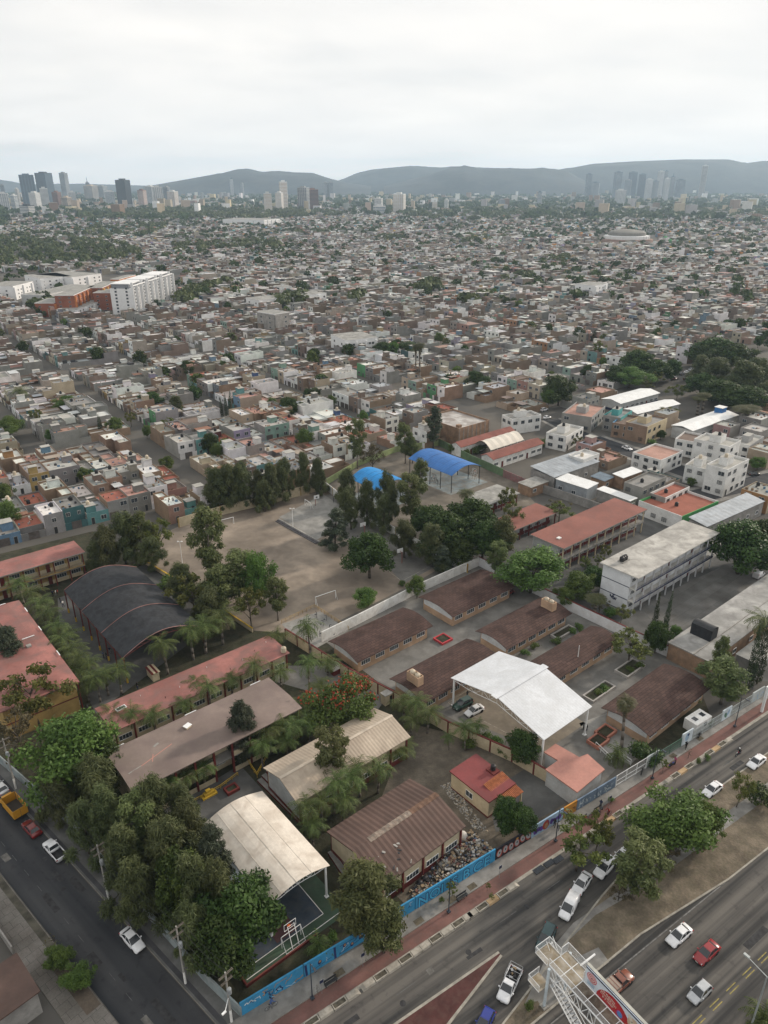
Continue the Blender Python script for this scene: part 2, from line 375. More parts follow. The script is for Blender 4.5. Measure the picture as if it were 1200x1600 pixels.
flatpx('play_terrace', [(250, 1270), (375, 1195), (420, 1245), (330, 1300)], .018, patio_d)
flatpx('back_garden_path', [(430, 1040), (520, 1040), (610, 1080), (590, 1110), (430, 1065)], .018, patio)
flatpx('waste_ground', [(640, 1130), (780, 1165), (905, 1255), (775, 1342), (640, 1420), (560, 1340), (610, 1210)], .022, mat('trampled_earth', (.135, .115, .09), .95, scale=.3, var=.3, fine=.2, dirt=(.07, .062, .05), dirt_amt=.6, bump=.4))
flatpx('yard_floor', [(760, 1240), (830, 1195), (900, 1245), (850, 1275), (775, 1300)], .028, patio_d)
# kindergarten yard
flatpx('kindergarten_yard', [(505, 1000), (748, 878), (1105, 1052), (930, 1236), (700, 1120), (590, 1065)], .016, patio)
flatpx('kindergarten_court', [(700, 1085), (770, 1040), (915, 1130), (850, 1175), (740, 1130)], .022, mat('tan_court', (.22, .19, .15), .9, scale=.2, var=.2, dirt=(.13, .11, .09), dirt_amt=.5))
flatpx('front_yard', [(905, 1130), (960, 1110), (1010, 1170), (985, 1195), (925, 1165)], .022, patio_l)
flatpx('front_lawn', [(990, 1165), (1095, 1080), (1115, 1130), (1000, 1190)], .024, garden)
# sports field
field_m = mat('dirt_field', (.255, .212, .17), .95, scale=.07, var=.3, fine=.12, dirt=(.115, .095, .078), dirt_amt=.6)
flatpx('sports_field', [(215, 868), (245, 838), (330, 800), (505, 752), (700, 880), (650, 910), (500, 985), (455, 990), (395, 985)], .014, field_m)
flatpx('concrete_court', [(470, 790), (520, 770), (690, 880), (630, 912), (610, 890)], .022, patio)
flatpx('stepped_court', [(436, 808), (505, 772), (560, 810), (495, 843)], .03, patio_l)
flatpx('gym_pad', [(440, 975), (500, 955), (545, 985), (490, 1015), (470, 1008)], .024, patio_l)
# right-hand schools
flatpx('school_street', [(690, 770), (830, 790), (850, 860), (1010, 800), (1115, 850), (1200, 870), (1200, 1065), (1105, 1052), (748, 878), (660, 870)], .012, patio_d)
flatpx('blue_roof_courts', [(510, 760), (600, 705), (700, 690), (800, 745), (840, 790), (700, 800), (640, 830), (570, 805)], .016, mat('dusty_ground', (.16, .14, .115), .95, scale=.2, var=.25, dirt=(.1, .088, .072), dirt_amt=.5))
flatpx('school_patio', [(1000, 945), (1150, 875), (1195, 905), (1040, 1000)], .02, brickmat('patio_bays', (.15, .15, .145), (.19, .187, .18), (.11, .11, .11), 5.5, 2.6, CU, .03, .9, .15))
flatpx('school_walk', [(945, 935), (1115, 840), (1140, 855), (985, 955), (955, 950)], .024, patio_l)
# patched asphalt, manholes and worn lines of the courts
pd_ = mat('dark_asphalt_patch', (.038, .038, .04), .9, scale=1.5, var=.3); pl_ = mat('pale_asphalt_patch', (.125, .12, .112), .9, scale=1.2, var=.3)
gpt = random.Random(4)
for i in range(16):
 F_, s0, t0 = (AV, gpt.uniform(20, 100), gpt.uniform(39.5, 42.5)) if i % 4 == 0 else (AV, gpt.uniform(40, 95), gpt.uniform(22, 28)) if i % 4 == 1 else (LS, gpt.uniform(-90, -48), gpt.uniform(18.6, 23.5)) if i % 4 == 2 else (LS, gpt.uniform(-75, -45), gpt.uniform(19, 23))
 w, d = gpt.uniform(.6, 4.5), gpt.uniform(.3, .9); flat('asphalt_patch', [F_(s0, t0), F_(s0 + w, t0 + gpt.uniform(-.1, .1)), F_(s0 + w, t0 + d), F_(s0, t0 + d)], .0125 + i * .0004, pd_ if gpt.random() < .6 else pl_)
for i in range(7):
 c = AV(30 + i * 9.5, 40.1 + .4 * (i % 3)) if i < 4 else LS(-60 - i * 3, 21 + .3 * i); flat('manhole', [(c.x + .4 * math.cos(k * .524), c.y + .4 * math.sin(k * .524)) for k in range(12)], .0195, pd_)
fl_ = mat('worn_court_line', (.34, .31, .27), .9, scale=1.2, var=.4)
def lines_px(pix, z, w=.05, nm='court_line'):
 b = MB()
 for A, B_ in zip(pix, pix[1:]):
  p, q = at(*A), at(*B_); d = (q - p).normalized() * w; n = Vector((-d.y, d.x, 0)); b.face([(*(p - n)[:2], z), (*(q - n)[:2], z), (*(q + n)[:2], z), (*(p + n)[:2], z)], fl_)
 struct(b.build(nm))
lines_px([(470, 792), (520, 775), (680, 880), (628, 908), (470, 792)], .028); lines_px([(545, 845), (605, 825)], .028); lines_px([(700, 1098), (760, 1060), (880, 1135), (830, 1165), (700, 1098)], .027); lines_px([(785, 1110), (815, 1090)], .027)
# ---------------------------------------------------------------- vegetation prototypes
bark = mat('bark', (.085, .070, .055), .95, scale=1.2, var=.35)
bark_l = mat('pale_bark', (.19, .165, .14), .95, scale=1.2, var=.3)
lf = dict(
 ficus=leafmat('dark_leaves', (.016, .034, .007), (.056, .094, .017), .15),
 bright=leafmat('bright_leaves', (.055, .10, .020), (.115, .175, .038), .25),
 casu=leafmat('grey_green_needles', (.038, .052, .018), (.108, .122, .046), .15),
 euca=leafmat('eucalyptus_leaves', (.056, .080, .026), (.140, .160, .056), .25),
 conic=leafmat('grey_needles', (.030, .044, .026), (.066, .078, .046), .1),
 sparse=leafmat('yellow_green_leaves', (.060, .085, .020), (.135, .145, .035), .3),
 dry=leafmat('dry_leaves', (.070, .062, .030), (.120, .105, .050), .2),
 red=leafmat('red_blossom', (.24, .030, .010), (.34, .10, .02), .2),
 cyp=leafmat('cypress_leaves', (.018, .030, .012), (.038, .055, .020), .1),
 palm=leafmat('palm_fronds', (.045, .075, .018), (.115, .150, .042), .25),
 fan=leafmat('fan_palm_fronds', (.045, .065, .022), (.12, .12, .05), .2),
)
def leaves(clumps, n, size, seed, asp=.55, droop=0.0, shell=.55, outward=.6):
 """n leaf quads spread through ellipsoidal clumps (x,y,z,rx,ry,rz); returns points (n,4,3) and tints"""
 g = np.random.default_rng(seed); C = np.array(clumps, float)
 wt = (C[:, 3] * C[:, 4] + C[:, 3] * C[:, 5] + C[:, 4] * C[:, 5]) ** 1.0; wt /= wt.sum()
 k = g.choice(len(C), n, p=wt)
 d = g.normal(size=(n, 3)); d /= np.linalg.norm(d, axis=1)[:, None]
 r = shell + (1 - shell) * g.random(n) ** .7
 r *= 1 + .14 * g.normal(size=n)
 p = C[k, :3] + d * C[k, 3:6] * r[:, None]
 nn = d * outward + g.normal(size=(n, 3)) * .55 + np.array([0, 0, .35]); nn /= np.linalg.norm(nn, axis=1)[:, None]
 if droop:
  a = np.array([0, 0, -1.0]) * droop + g.normal(size=(n, 3)) * .35 + d * .45
 else:
  a = g.normal(size=(n, 3))
 a -= nn * (a * nn).sum(1)[:, None]; a /= np.linalg.norm(a, axis=1)[:, None] + 1e-9
 b = np.cross(nn, a); s = size * (.7 + .6 * g.random(n))
 a = a * s[:, None]; b = b * (s * asp)[:, None]
 q = np.stack([p - a, p + b * .9 - a * .1, p + a, p - b * .9 - a * .1], 1)
 ct = g.random(len(C)); t = np.clip(.55 * ct[k] + .45 * g.random(n), 0, 1)
 return q, t
def leaf_mesh(name, groups):
 """groups: list of (quads, tints, material)"""
 Q = np.concatenate([g[0] for g in groups]); T = np.concatenate([g[1] for g in groups])
 n = len(Q); me = bpy.data.meshes.new(name)
 me.vertices.add(n * 4); me.vertices.foreach_set('co', Q.reshape(-1).astype(np.float32))
 me.loops.add(n * 4); me.loops.foreach_set('vertex_index', np.arange(n * 4, dtype=np.int32))
 me.polygons.add(n); me.polygons.foreach_set('loop_start', np.arange(0, n * 4, 4, dtype=np.int32))
 mi = np.concatenate([np.full(len(g[0]), i) for i, g in enumerate(groups)]).astype(np.int32)
 for g in groups: me.materials.append(g[2])
 me.polygons.foreach_set('material_index', mi)
 a = me.attributes.new('tint', 'FLOAT', 'FACE'); a.data.foreach_set('value', T.astype(np.float32))
 me.update(calc_edges=True); return me
def trunk_mesh(name, h, r, branches, m, lean=(0, 0)):
 b = MB(); p0 = Vector((0, 0, -.1)); n = 3
 for i in range(n):
  p1 = Vector((lean[0] * (i + 1) / n, lean[1] * (i + 1) / n, h * (i + 1) / n))
  b.tube(p0, p1, r * (1 - .22 * i), m, 7, r * (1 - .22 * (i + 1))); p0 = p1
 for (z0, q) in branches:
  s = Vector((lean[0] * z0 / h, lean[1] * z0 / h, z0)); e = Vector(q); mid = s.lerp(e, .5) + Vector((0, 0, .08 * (e - s).length))
  rr = r * .42; b.tube(s, mid, rr, m, 5, rr * .7); b.tube(mid, e, rr * .7, m, 4, rr * .3)
 return b.mesh(name, True)
def make_crown(kind, h, w, seed):
 g = random.Random(seed); cl = []
 def ell(n, z0, z1, rmax, cr, prof):
  for i in range(n):
   t = (i + .5) / n; z = z0 + (z1 - z0) * t; a = i * 2.399 + g.uniform(-.4, .4); rr = rmax * prof(t) * math.sqrt(g.uniform(.15, 1))
   rr *= 1 + .28 * math.sin(3 * a + seed); c = cr * g.uniform(.6, 1.42); cl.append((rr * math.cos(a), rr * math.sin(a), z, c, c, c * .8))
 if kind in ('ficus', 'bright', 'flamb'):
  z0 = h * (.30 if kind != 'flamb' else .45)
  ell(26, z0, h * .9, w * .42, w * .135, lambda t: math.sqrt(max(.12, 1 - (2 * t - .85) ** 2 * .85)))
  if kind == 'ficus': cl.append((0, 0, h * .6, w * .34, w * .34, h * .26))
 elif kind == 'casu':
  ell(30, h * .16, h * .95, w * .40, w * .105, lambda t: (1 - t) ** .6 * .95 + .10)
  cl[:] = [(x, y, z, c, c2, c3 * 1.7) for x, y, z, c, c2, c3 in cl]
 elif kind == 'euca':
  ell(24, h * .28, h * .96, w * .34, w * .125, lambda t: .55 + .5 * math.sin(math.pi * min(1, t * 1.05)))
  cl[:] = [(x, y, z, c, c2, c3 * 1.3) for x, y, z, c, c2, c3 in cl]
 elif kind == 'conic':
  ell(28, h * .15, h * .94, w * .42, w * .12, lambda t: (1 - t) ** .8 + .10)
 elif kind in ('sparse', 'dry'):
  ell(17, h * .45, h * .93, w * .46, w * .10, lambda t: math.sqrt(max(.1, 1 - (2 * t - .8) ** 2 * .8)))
 elif kind == 'cyp':
  for i in range(9):
   t = i / 8; c = w * .5 * (.55 + .6 * math.sin(math.pi * min(1, .25 + t * .75))) * (1 - .55 * t ** 3); cl.append((g.uniform(-.05, .05), g.uniform(-.05, .05), h * (.1 + .86 * t), c, c, h * .08))
 elif kind == 'bush':
  ell(9, h * .3, h * .75, w * .33, w * .22, lambda t: 1.0 - .4 * t)
 elif kind == 'poplar':
  ell(26, h * .22, h * .95, w * .33, w * .16, lambda t: math.sin(math.pi * min(.97, .2 + t * .78)))
 return cl
PROTO = {}
def proto(kind, key, h, w, n, size, m, seed, tr, bk=None, asp=.55, droop=0.0, shell=.55, nbr=7, extra=None, trunk_h=.6):
 cl = make_crown(kind, h, w, seed); q, t = leaves(cl, n, size, seed, asp, droop, shell)
 ok = q[:, :, 2].min(1) > .05; q, t = q[ok], t[ok]
 gr = [(q, t, m)]
 if extra:
  zc = np.array([c[2] for c in cl]); top = [c for c in cl if c[2] > np.percentile(zc, 38)]
  top = [c for i, c in enumerate(top) if (i * 7) % 10 < 6]
  q2, t2 = leaves([(c[0], c[1], c[2] + c[5] * .25, c[3] * 1.03, c[4] * 1.03, c[5] * 1.0) for c in top], extra[0], size * .9, seed + 5, .8, 0, .85)
  gr.append((q2, t2, extra[1]))
 cm = leaf_mesh('crown', gr)
 g = random.Random(seed); big = sorted(cl, key=lambda c: -c[3])[:nbr * 2]; g.shuffle(big)
 br = [(min(h * trunk_h * .95, max(h * .12, c[2] - .5 * math.hypot(c[0], c[1]) - .3 * w * .2)), (c[0] * .9, c[1] * .9, c[2])) for c in big[:nbr]]
 tm = trunk_mesh('trunk', h * trunk_h, tr, br, bk or bark, (g.uniform(-.3, .3), g.uniform(-.3, .3)))
 PROTO.setdefault(key, []).append((cm, tm, h, w))
for i in range(3):
 proto('ficus', 'ficus', 10, 10, 9500, .27, lf['ficus'], 11 + i, .32)
 proto('bright', 'bright', 10, 11, 9000, .24, lf['bright'], 21 + i, .30, shell=.35)
 proto('casu', 'casuarina', 13, 9, 9500, .42, lf['casu'], 31 + i, .26, asp=.16, droop=.5, shell=.35)
 proto('euca', 'eucalyptus', 15, 8, 7000, .27, lf['euca'], 41 + i, .24, bark_l, asp=.4, droop=.5, shell=.35, nbr=9, trunk_h=.8)
 proto('sparse', 'sparse', 8, 8, 1700, .25, lf['sparse'], 51 + i, .17, nbr=11, shell=.2)
for i in range(2):
 proto('conic', 'conifer', 12, 7, 7500, .34, lf['conic'], 61 + i, .24, asp=.2, droop=.2, shell=.35, trunk_h=.9)
 proto('dry', 'dry', 8, 9, 1500, .22, lf['dry'], 71 + i, .20, nbr=16, shell=.1)
 proto('bush', 'bush', 2.4, 3.0, 900, .16, lf['bright'], 81 + i, .06, shell=.3, nbr=4)
 proto('bush', 'darkbush', 2.4, 3.0, 900, .16, lf['ficus'], 85 + i, .06, shell=.3, nbr=4)
 proto('poplar', 'poplar', 15, 6, 3600, .34, lf['conic'], 87 + i, .24, nbr=6, asp=.45, shell=.4)
 # fewer, larger leaves for the trees of the town far off
 proto('ficus', 'far_ficus', 9, 10, 900, .75, lf['ficus'], 91 + i, .32, nbr=3)
 proto('bright', 'far_bright', 9, 9, 700, .70, lf['bright'], 95 + i, .30, nbr=3, shell=.35)
 proto('euca', 'far_euca', 13, 8, 700, .80, lf['euca'], 99 + i, .24, nbr=3, asp=.45, shell=.35)
proto('flamb', 'flamboyant', 8, 12, 9000, .24, lf['bright'], 17, .30, shell=.35, extra=(520, lf['red']))
proto('cyp', 'cypress', 10, 1.7, 1600, .22, lf['cyp'], 3, .12, nbr=0, asp=.3, droop=-.6, shell=.75, trunk_h=.3)
proto('sparse', 'sapling', 2.6, 1.5, 260, .13, lf['sparse'], 4, .035, nbr=5, shell=.1)
proto('dry', 'bare', 2.6, 2.0, 30, .10, lf['dry'], 5, .05, nbr=9, shell=.1)
def frond(base, az, elev, ln, bend, wid, n, g, fan=False):
 """feather frond: leaflets either side of a drooping rib"""
 q = []; d = Vector((math.cos(az), math.sin(az), 0)); up = Vector((0, 0, 1)); p = Vector(base); e = elev; side = Vector((-d.y, d.x, 0))
 st = ln / n
 for i in range(n):
  v = d * math.cos(e) + up * math.sin(e); p2 = p + v * st; t = (i + .5) / n
  L_ = wid * math.sin(math.pi * min(1, .18 + .8 * t)) ; nrm = side.cross(v)
  for sg in (-1, 1):
   tip = p + side * sg * L_ * .85 + v * L_ * .55 - up * L_ * g.uniform(.15, .55)
   q.append((tuple(p), tuple(p + v * st * .42), tuple(tip + v * st * .16), tuple(tip)))
  q.append((tuple(p - side * .04), tuple(p2 - side * .03), tuple(p2 + side * .03), tuple(p + side * .04)))
  p = p2; e -= bend / n
 return q
def palm(key, h, seed, nf, ln, m, tr, wid, dead=False, elev0=1.2):
 g = random.Random(seed); Q = []
 for i in range(nf):
  t = i / nf; Q += frond((g.uniform(-.1, .1), g.uniform(-.1, .1), h + g.uniform(-.2, .2)), i * 2.4 + g.uniform(-.3, .3), elev0 - 1.5 * t + g.uniform(-.1, .1), ln * g.uniform(.85, 1.1), 2.0, wid, 14, g)
 Q = np.array(Q); T = np.random.default_rng(seed).random(len(Q)); gr = [(Q, T, m)]
 if key == 'queen_palm':
  D = []
  for i in range(4): D += frond((0, 0, h - .15), i * 1.9 + seed, -.5, ln * .8, 1.1, wid * .8, 9, g)
  gr.append((np.array(D), np.random.default_rng(2).random(len(D)), lf['dry']))
 if dead:
  D = []
  for i in range(22):
   D += frond((0, 0, h - .3 - .08 * i), i * 2.4, -1.1, ln * .55, .4, wid * .6, 3, g)
  gr.append((np.array(D), np.random.default_rng(1).random(len(D)), lf['dry']))
 b = MB(); p = Vector((0, 0, -.1)); lx = g.uniform(-.5, .5)
 for i in range(5):
  p1 = Vector((lx * ((i + 1) / 5) ** 2 * .4, 0, h * (i + 1) / 5)); b.tube(p, p1, tr * (1.15 - .08 * i), woodpole, 8, tr * (1.1 - .08 * i)); p = p1
 PROTO.setdefault(key, []).append((leaf_mesh('crown', gr), b.mesh('trunk', True), h + ln * .35, ln * 1.5))
for i in range(3): palm('queen_palm', 5.5, 201 + i, 19, 3.1, lf['palm'], .16, .72)
palm('fan_palm', 9.0, 210, 34, 1.6, lf['fan'], .20, .7, True, 1.4)
palm('date_palm', 6.0, 211, 30, 3.0, lf['palm'], .32, .55, True, 1.3)
palm('palm_bush', .5, 212, 26, 2.4, lf['palm'], .2, .6, False, 1.4)
NAMES = dict(ficus='ficus_tree', bright='broadleaf_tree', casuarina='casuarina_tree', eucalyptus='eucalyptus_tree', sparse='street_tree', conifer='conifer_tree', dry='dry_tree', bush='shrub', darkbush='shrub', poplar='poplar_tree',
   far_ficus='ficus_tree', far_bright='broadleaf_tree', far_euca='eucalyptus_tree', flamboyant='flame_tree', cypress='cypress_tree', sapling='sapling', bare='leafless_sapling', queen_palm='palm_tree', fan_palm='fan_palm_tree', date_palm='date_palm_tree', palm_bush='palm_shrub')
LABELS = dict(ficus='dense dark green ficus tree', bright='fresh green broadleaf tree', casuarina='feathery grey-green casuarina', eucalyptus='tall loose eucalyptus', sparse='thin yellow-green street tree', conifer='grey-green conical conifer', dry='half bare brownish tree', bush='leafy green shrub', darkbush='dark green shrub', poplar='slim tall poplar',
   far_ficus='dark round town tree', far_bright='light green town tree', far_euca='loose grey-green town tree', flamboyant='wide flame tree with red blossom', cypress='slim dark cypress', sapling='thin green sapling', bare='leafless young tree', queen_palm='feathery queen palm', fan_palm='tall fan palm with dead skirt', date_palm='stout date palm', palm_bush='low palm bush')
AUTO = []     # (object, base label, where the thing stands, fixed place phrase or None): resolved at the end so that every label is its own
_cnt = {}
def plant(kind, x, y, h, w, place=None, z=0.0, group=None):
 v = PROTO[kind]; i = _cnt.get(kind, 0); _cnt[kind] = i + 1
 cm, tm, h0, w0 = v[i % len(v)]
 o = bpy.data.objects.new(NAMES[kind], None); COL.objects.link(o); o.location = (x, y, z); o.rotation_euler = (rnd.uniform(-.06, .06), rnd.uniform(-.06, .06), rnd.uniform(0, 6.28)); o.empty_display_size = .3
 s = w / w0; o.scale = (s * rnd.uniform(.88, 1.12), s * rnd.uniform(.88, 1.12), h / h0)
 o['category'] = 'tree' if 'bush' not in kind else 'shrub'; o['group'] = group or ('trees round the schools and the avenue')
 AUTO.append([o, LABELS[kind], (x, y), place])
 link(cm, 'crown', o); link(tm, 'trunk', o)
 return o
def T(kind, cx, cy, h, wpx, place=None, f=.58, group=None):
 """a tree whose crown centre is seen at cx, cy and whose crown is wpx photo pixels wide"""
 p = at(cx, cy, h * f); d = proj(p.x, p.y, h * f)[2]
 return plant(kind, p.x, p.y, h, wpx * d / FPX, place, group=group)
# ---------------------------------------------------------------- school buildings
def tiles_mat(name, ang): return brickmat(name, (.080, .048, .042), (.112, .066, .056), (.035, .024, .022), 1.15, .62, ang, .035, .9, .6, .3)
red_roof = mat('red_waterproofing', (.29, .125, .108), .85, scale=.16, var=.22, fine=.1, dirt=(.17, .105, .095), dirt_amt=.75)
mauve_roof = mat('faded_mauve_roofing', (.205, .160, .140), .9, scale=.14, var=.16, fine=.08, dirt=(.14, .105, .10), dirt_amt=.5)
tan_roof = mat('tan_sheet_roof', (.40, .335, .265), .7, scale=.2, var=.12, dirt=(.24, .19, .15), dirt_amt=.45)
brown_roof = mat('brown_sheet_roof', (.105, .066, .054), .75, scale=.25, var=.18, dirt=(.075, .05, .042), dirt_amt=.5)
pale_strip = mat('translucent_strip', (.24, .20, .165), .6, scale=1.2, var=.35, dirt=(.16, .10, .07), dirt_amt=.7)
rust_strip = mat('rusty_strip', (.145, .085, .058), .8, scale=1.2, var=.3)
terracotta = mat('terracotta_floor_paint', (.36, .135, .095), .85, scale=.2, var=.2, dirt=(.2, .1, .08), dirt_amt=.5)
pink_roof = mat('pink_waterproofing', (.44, .215, .175), .85, scale=.2, var=.14, dirt=(.3, .16, .13), dirt_amt=.4)
grey_roof = mat('weathered_grey_slab', (.30, .295, .275), .9, scale=.22, var=.22, dirt=(.13, .125, .118), dirt_amt=.6)
white_roof = mat('white_sheet_roof', (.74, .75, .75), .5, scale=.3, var=.06, dirt=(.5, .48, .44), dirt_amt=.3)
cream_roof = mat('cream_sheet_roof', (.60, .545, .475), .6, scale=.2, var=.08, dirt=(.40, .34, .28), dirt_amt=.75)
blue_roof = mat('blue_membrane', (.03, .14, .40), .5, scale=.3, var=.12)
cyan_roof = mat('bright_blue_membrane', (.01, .22, .55), .5, scale=.3, var=.12)
black_mesh = mat('black_shade_cloth', (.018, .020, .024), .75, scale=.5, var=.35, dirt=(.04, .042, .046), dirt_amt=.5)
metal_roof = mat('grey_blue_sheet_roof', (.34, .37, .40), .5, .2, scale=.25, var=.15, dirt=(.2, .2, .2), dirt_amt=.45)
ochre = mat('ochre_paint', (.36, .245, .09), .8, scale=.4, dirt=(.2, .13, .05), dirt_amt=.3)
brickw = mat('old_brick_wall', (.27, .175, .115), .9, scale=.5, var=.25, dirt=(.16, .12, .09), dirt_amt=.5)
greyw = mat('cement_render', (.27, .26, .245), .9, scale=.4, var=.2, dirt=(.15, .145, .14), dirt_amt=.5)
palewall = mat('pale_blue_grey_paint', (.46, .47, .47), .85, scale=.4, var=.12, dirt=(.28, .26, .24), dirt_amt=.4)
navy = mat('navy_paint', (.02, .03, .075), .6)
def win_mesh(name, w, h, fm, n=3, bars=True):
 b = MB(); t = .05
 b.box(-w / 2, 0, 0, w / 2, .02, h, glass_w)
 for x0, x1, z0, z1 in ((-w / 2 - t, w / 2 + t, -t, 0), (-w / 2 - t, w / 2 + t, h, h + t), (-w / 2 - t, -w / 2, 0, h), (w / 2, w / 2 + t, 0, h)): b.box(x0, -.06, z0, x1, .03, z1, fm)
 for i in range(1, n):
  x = -w / 2 + w * i / n; b.box(x - .02, -.04, 0, x + .02, .0, h, fm)
 return b.mesh(name)
W_BIG = win_mesh('window', 2.3, 1.0, whitem, 4); W_MID = win_mesh('window', 1.4, 1.1, whitem, 2); W_SM = win_mesh('window', .8, .7, dark, 1); W_DARK = win_mesh('window', 1.5, 1.2, dark, 2)
_b = MB(); _b.box(-.48, -.04, 0, .48, .03, 2.1, dark); _b.box(-.42, -.055, .05, .42, -.042, 2.05, maroon); _b.box(.3, -.09, 1.0, .36, -.056, 1.06, steel); DOOR = _b.mesh('door')
_b = MB(); _b.box(-.48, -.04, 0, .48, .03, 2.1, dark); _b.box(-.42, -.055, .05, .42, -.042, 2.05, mat('grey_door_paint', (.2, .2, .2), .6)); DOORG = _b.mesh('door')
def put(me, name, root, x, y, z, rz=0.0):
 o = link(me, name, root, (x, y, z), rz); return o
def roof_profile(b, L, W, prof, m, th=.12, ox=.5, oy=.5, under=None, step=None, amp=.0, edge=None):
 """sheet roof extruded along x over a profile [(y fraction, z)], with real corrugation when step is set"""
 ys = [(-oy + (W + 2 * oy) * f, z) for f, z in prof]; n = 1 if not step else max(2, int((L + 2 * ox) / step)); e = edge or m
 X = [-ox + (L + 2 * ox) * i / n for i in range(n + 1)]
 dz = lambda i: amp if (i % 2) else 0.0
 for i in range(n):
  for (y0, z0), (y1, z1) in zip(ys, ys[1:]):
   b.face([(X[i], y0, z0 + dz(i)), (X[i + 1], y0, z0 + dz(i + 1)), (X[i + 1], y1, z1 + dz(i + 1)), (X[i], y1, z1 + dz(i))], m)
 for (y0, z0), (y1, z1) in zip(ys, ys[1:]):
  b.face([(X[0], y1, z1 - th), (X[-1], y1, z1 - th), (X[-1], y0, z0 - th), (X[0], y0, z0 - th)], under or e)
  b.face([(X[0], y1, z1), (X[0], y1, z1 - th), (X[0], y0, z0 - th), (X[0], y0, z0)], e)
  b.face([(X[-1], y0, z0), (X[-1], y0, z0 - th), (X[-1], y1, z1 - th), (X[-1], y1, z1)], e)
 for (y, z), s in ((ys[0], 1), (ys[-1], -1)):
  P = [(X[0], y, z), (X[0], y, z - th), (X[-1], y, z - th), (X[-1], y, z)]
  b.face(P if s > 0 else P[::-1], e)
def arc(n, rise, z): return [(i / n, z + rise * math.sin(math.pi * i / n)) for i in range(n + 1)]
def gable(z, rise): return [(0, z), (.5, z + rise), (1, z)]
def low_arch(z, rise): return [(0, z), (.16, z + rise * .5), (.36, z + rise * .92), (.5, z + rise), (.64, z + rise * .92), (.84, z + rise * .5), (1, z)]
def gable_wall(b, x, W, prof, m, t=.15, base=None, zb=1.2, m2=None):
 """end wall under a roof profile, standing across x"""
 ys = [(W * f, z - .13) for f, z in prof]
 P = [(0, 0)] + [(y, z) for y, z in ys] + [(W, 0)]
 k = [(x, y, z) for y, z in P]; k2 = [(x + t, y, z) for y, z in P]
 b.face(k, m); b.face(k2[::-1], m)
 if m2: b.box(x - .012, .05, 0, x - .002, W - .05, zb, m2); b.box(x + t + .002, .05, 0, x + t + .012, W - .05, zb, m2)
def hall(name, label, cat, rc, prof, roofm, wallm, endm=None, base=None, inset=.7, posts=True, wins=True, step=None, amp=0, under=None, ox=.5, group=None, doors=2, zb=1.1, postm=None, oy=.55, side=-1, strip=None):
 """single-storey building: walls, gable ends, sheet or tile roof, window bays between posts"""
 o, a, Lr, Wr = rc; root = thing(name, label, cat, o, a, group)
 L0, W0 = Lr - 2 * ox, Wr - 2 * oy; ez = prof[0][1] - .13
 for y0, y1 in ((0, -.014), (W0 - .15, W0 + .002)):
  b = MB(); b.box(0, y0, 0, L0, y0 + .15, ez, wallm, nobot=True)
  if base: b.box(0, y1, 0, L0, y1 + .012, zb, base)
  b.build('wall', root, (ox, oy, 0))
 for gx in (0.001, L0 - .151):
  b = MB(); gable_wall(b, gx, W0, prof, endm or wallm, .15, None, zb, base); b.build('gable_wall', root, (ox, oy, 0))
 b = MB(); roof_profile(b, L0, W0, prof, roofm, .12, ox, oy, under, step, amp); r = b.build('roof', root, (ox, oy, 0))
 n = max(2, int(L0 / 3.3)); bay = L0 / n
 pm = MB(); pm.box(-.13, -.13, 0, .13, .13, ez, postm or maroon); pme = pm.mesh('post')
 for sd, y, rz in ((-1, 0, 0), (1, W0, math.pi)):
  for i in range(n + 1):
   if posts: put(pme, 'post', root, ox + min(max(i * bay, .14), L0 - .14), oy + y + (-.15 if sd < 0 else .15), 0)
   if i < n and wins:
    x = ox + (i + .5) * bay
    if i % 4 == 1 and sd == side and doors: put(DOOR, 'door', root, x, oy + y + (-.03 if sd < 0 else .03), 0, rz)
    else: put(W_BIG, 'window', root, x, oy + y + (-.03 if sd < 0 else .03), 1.25, rz)
 return root, L0, W0
def posts_truss(root, L, W, ze, rise, n, m, r=.11, axis='x', shape=None, hgt=.9, bays=8):
 """columns down both long sides and a lattice girder across each end; each column and girder a part"""
 cb = MB(); cb.box(-r, -r, 0, r, r, ze, m); cb.box(-r * 2.2, -r * 2.2, 0, r * 2.2, r * 2.2, .12, m); cm = cb.mesh('column')
 for i in range(n):
  x = .3 + (L - .6) * i / (n - 1)
  for y in (.25, W - .25): put(cm, 'column', root, x, y, 0)
 fz = shape or (lambda t: rise * (1 - abs(2 * t - 1)))
 for i in range(n):
  x = .3 + (L - .6) * i / (n - 1); tb = MB(); pts = []
  for j in range(bays + 1):
   t = j / bays; y = .25 + (W - .5) * t; zt = ze + fz(t) - .12; zl = ze + min(fz(t) * .72, fz(t)) - hgt * (.35 + .65 * min(1, 4 * min(t, 1 - t) + .2)); pts.append((y, zl, zt))
  for j in range(bays):
   (y0, l0, t0), (y1, l1, t1) = pts[j], pts[j + 1]
   tb.tube((x, y0, t0), (x, y1, t1), .06, m, 4); tb.tube((x, y0, l0), (x, y1, l1), .06, m, 4)
   tb.tube((x, y0, l0), (x, y1, t1), .035, m, 4) if j % 2 else tb.tube((x, y0, t0), (x, y1, l1), .035, m, 4)
   tb.tube((x, y0, l0), (x, y0, t0), .035, m, 4)
  tb.build('truss', root)
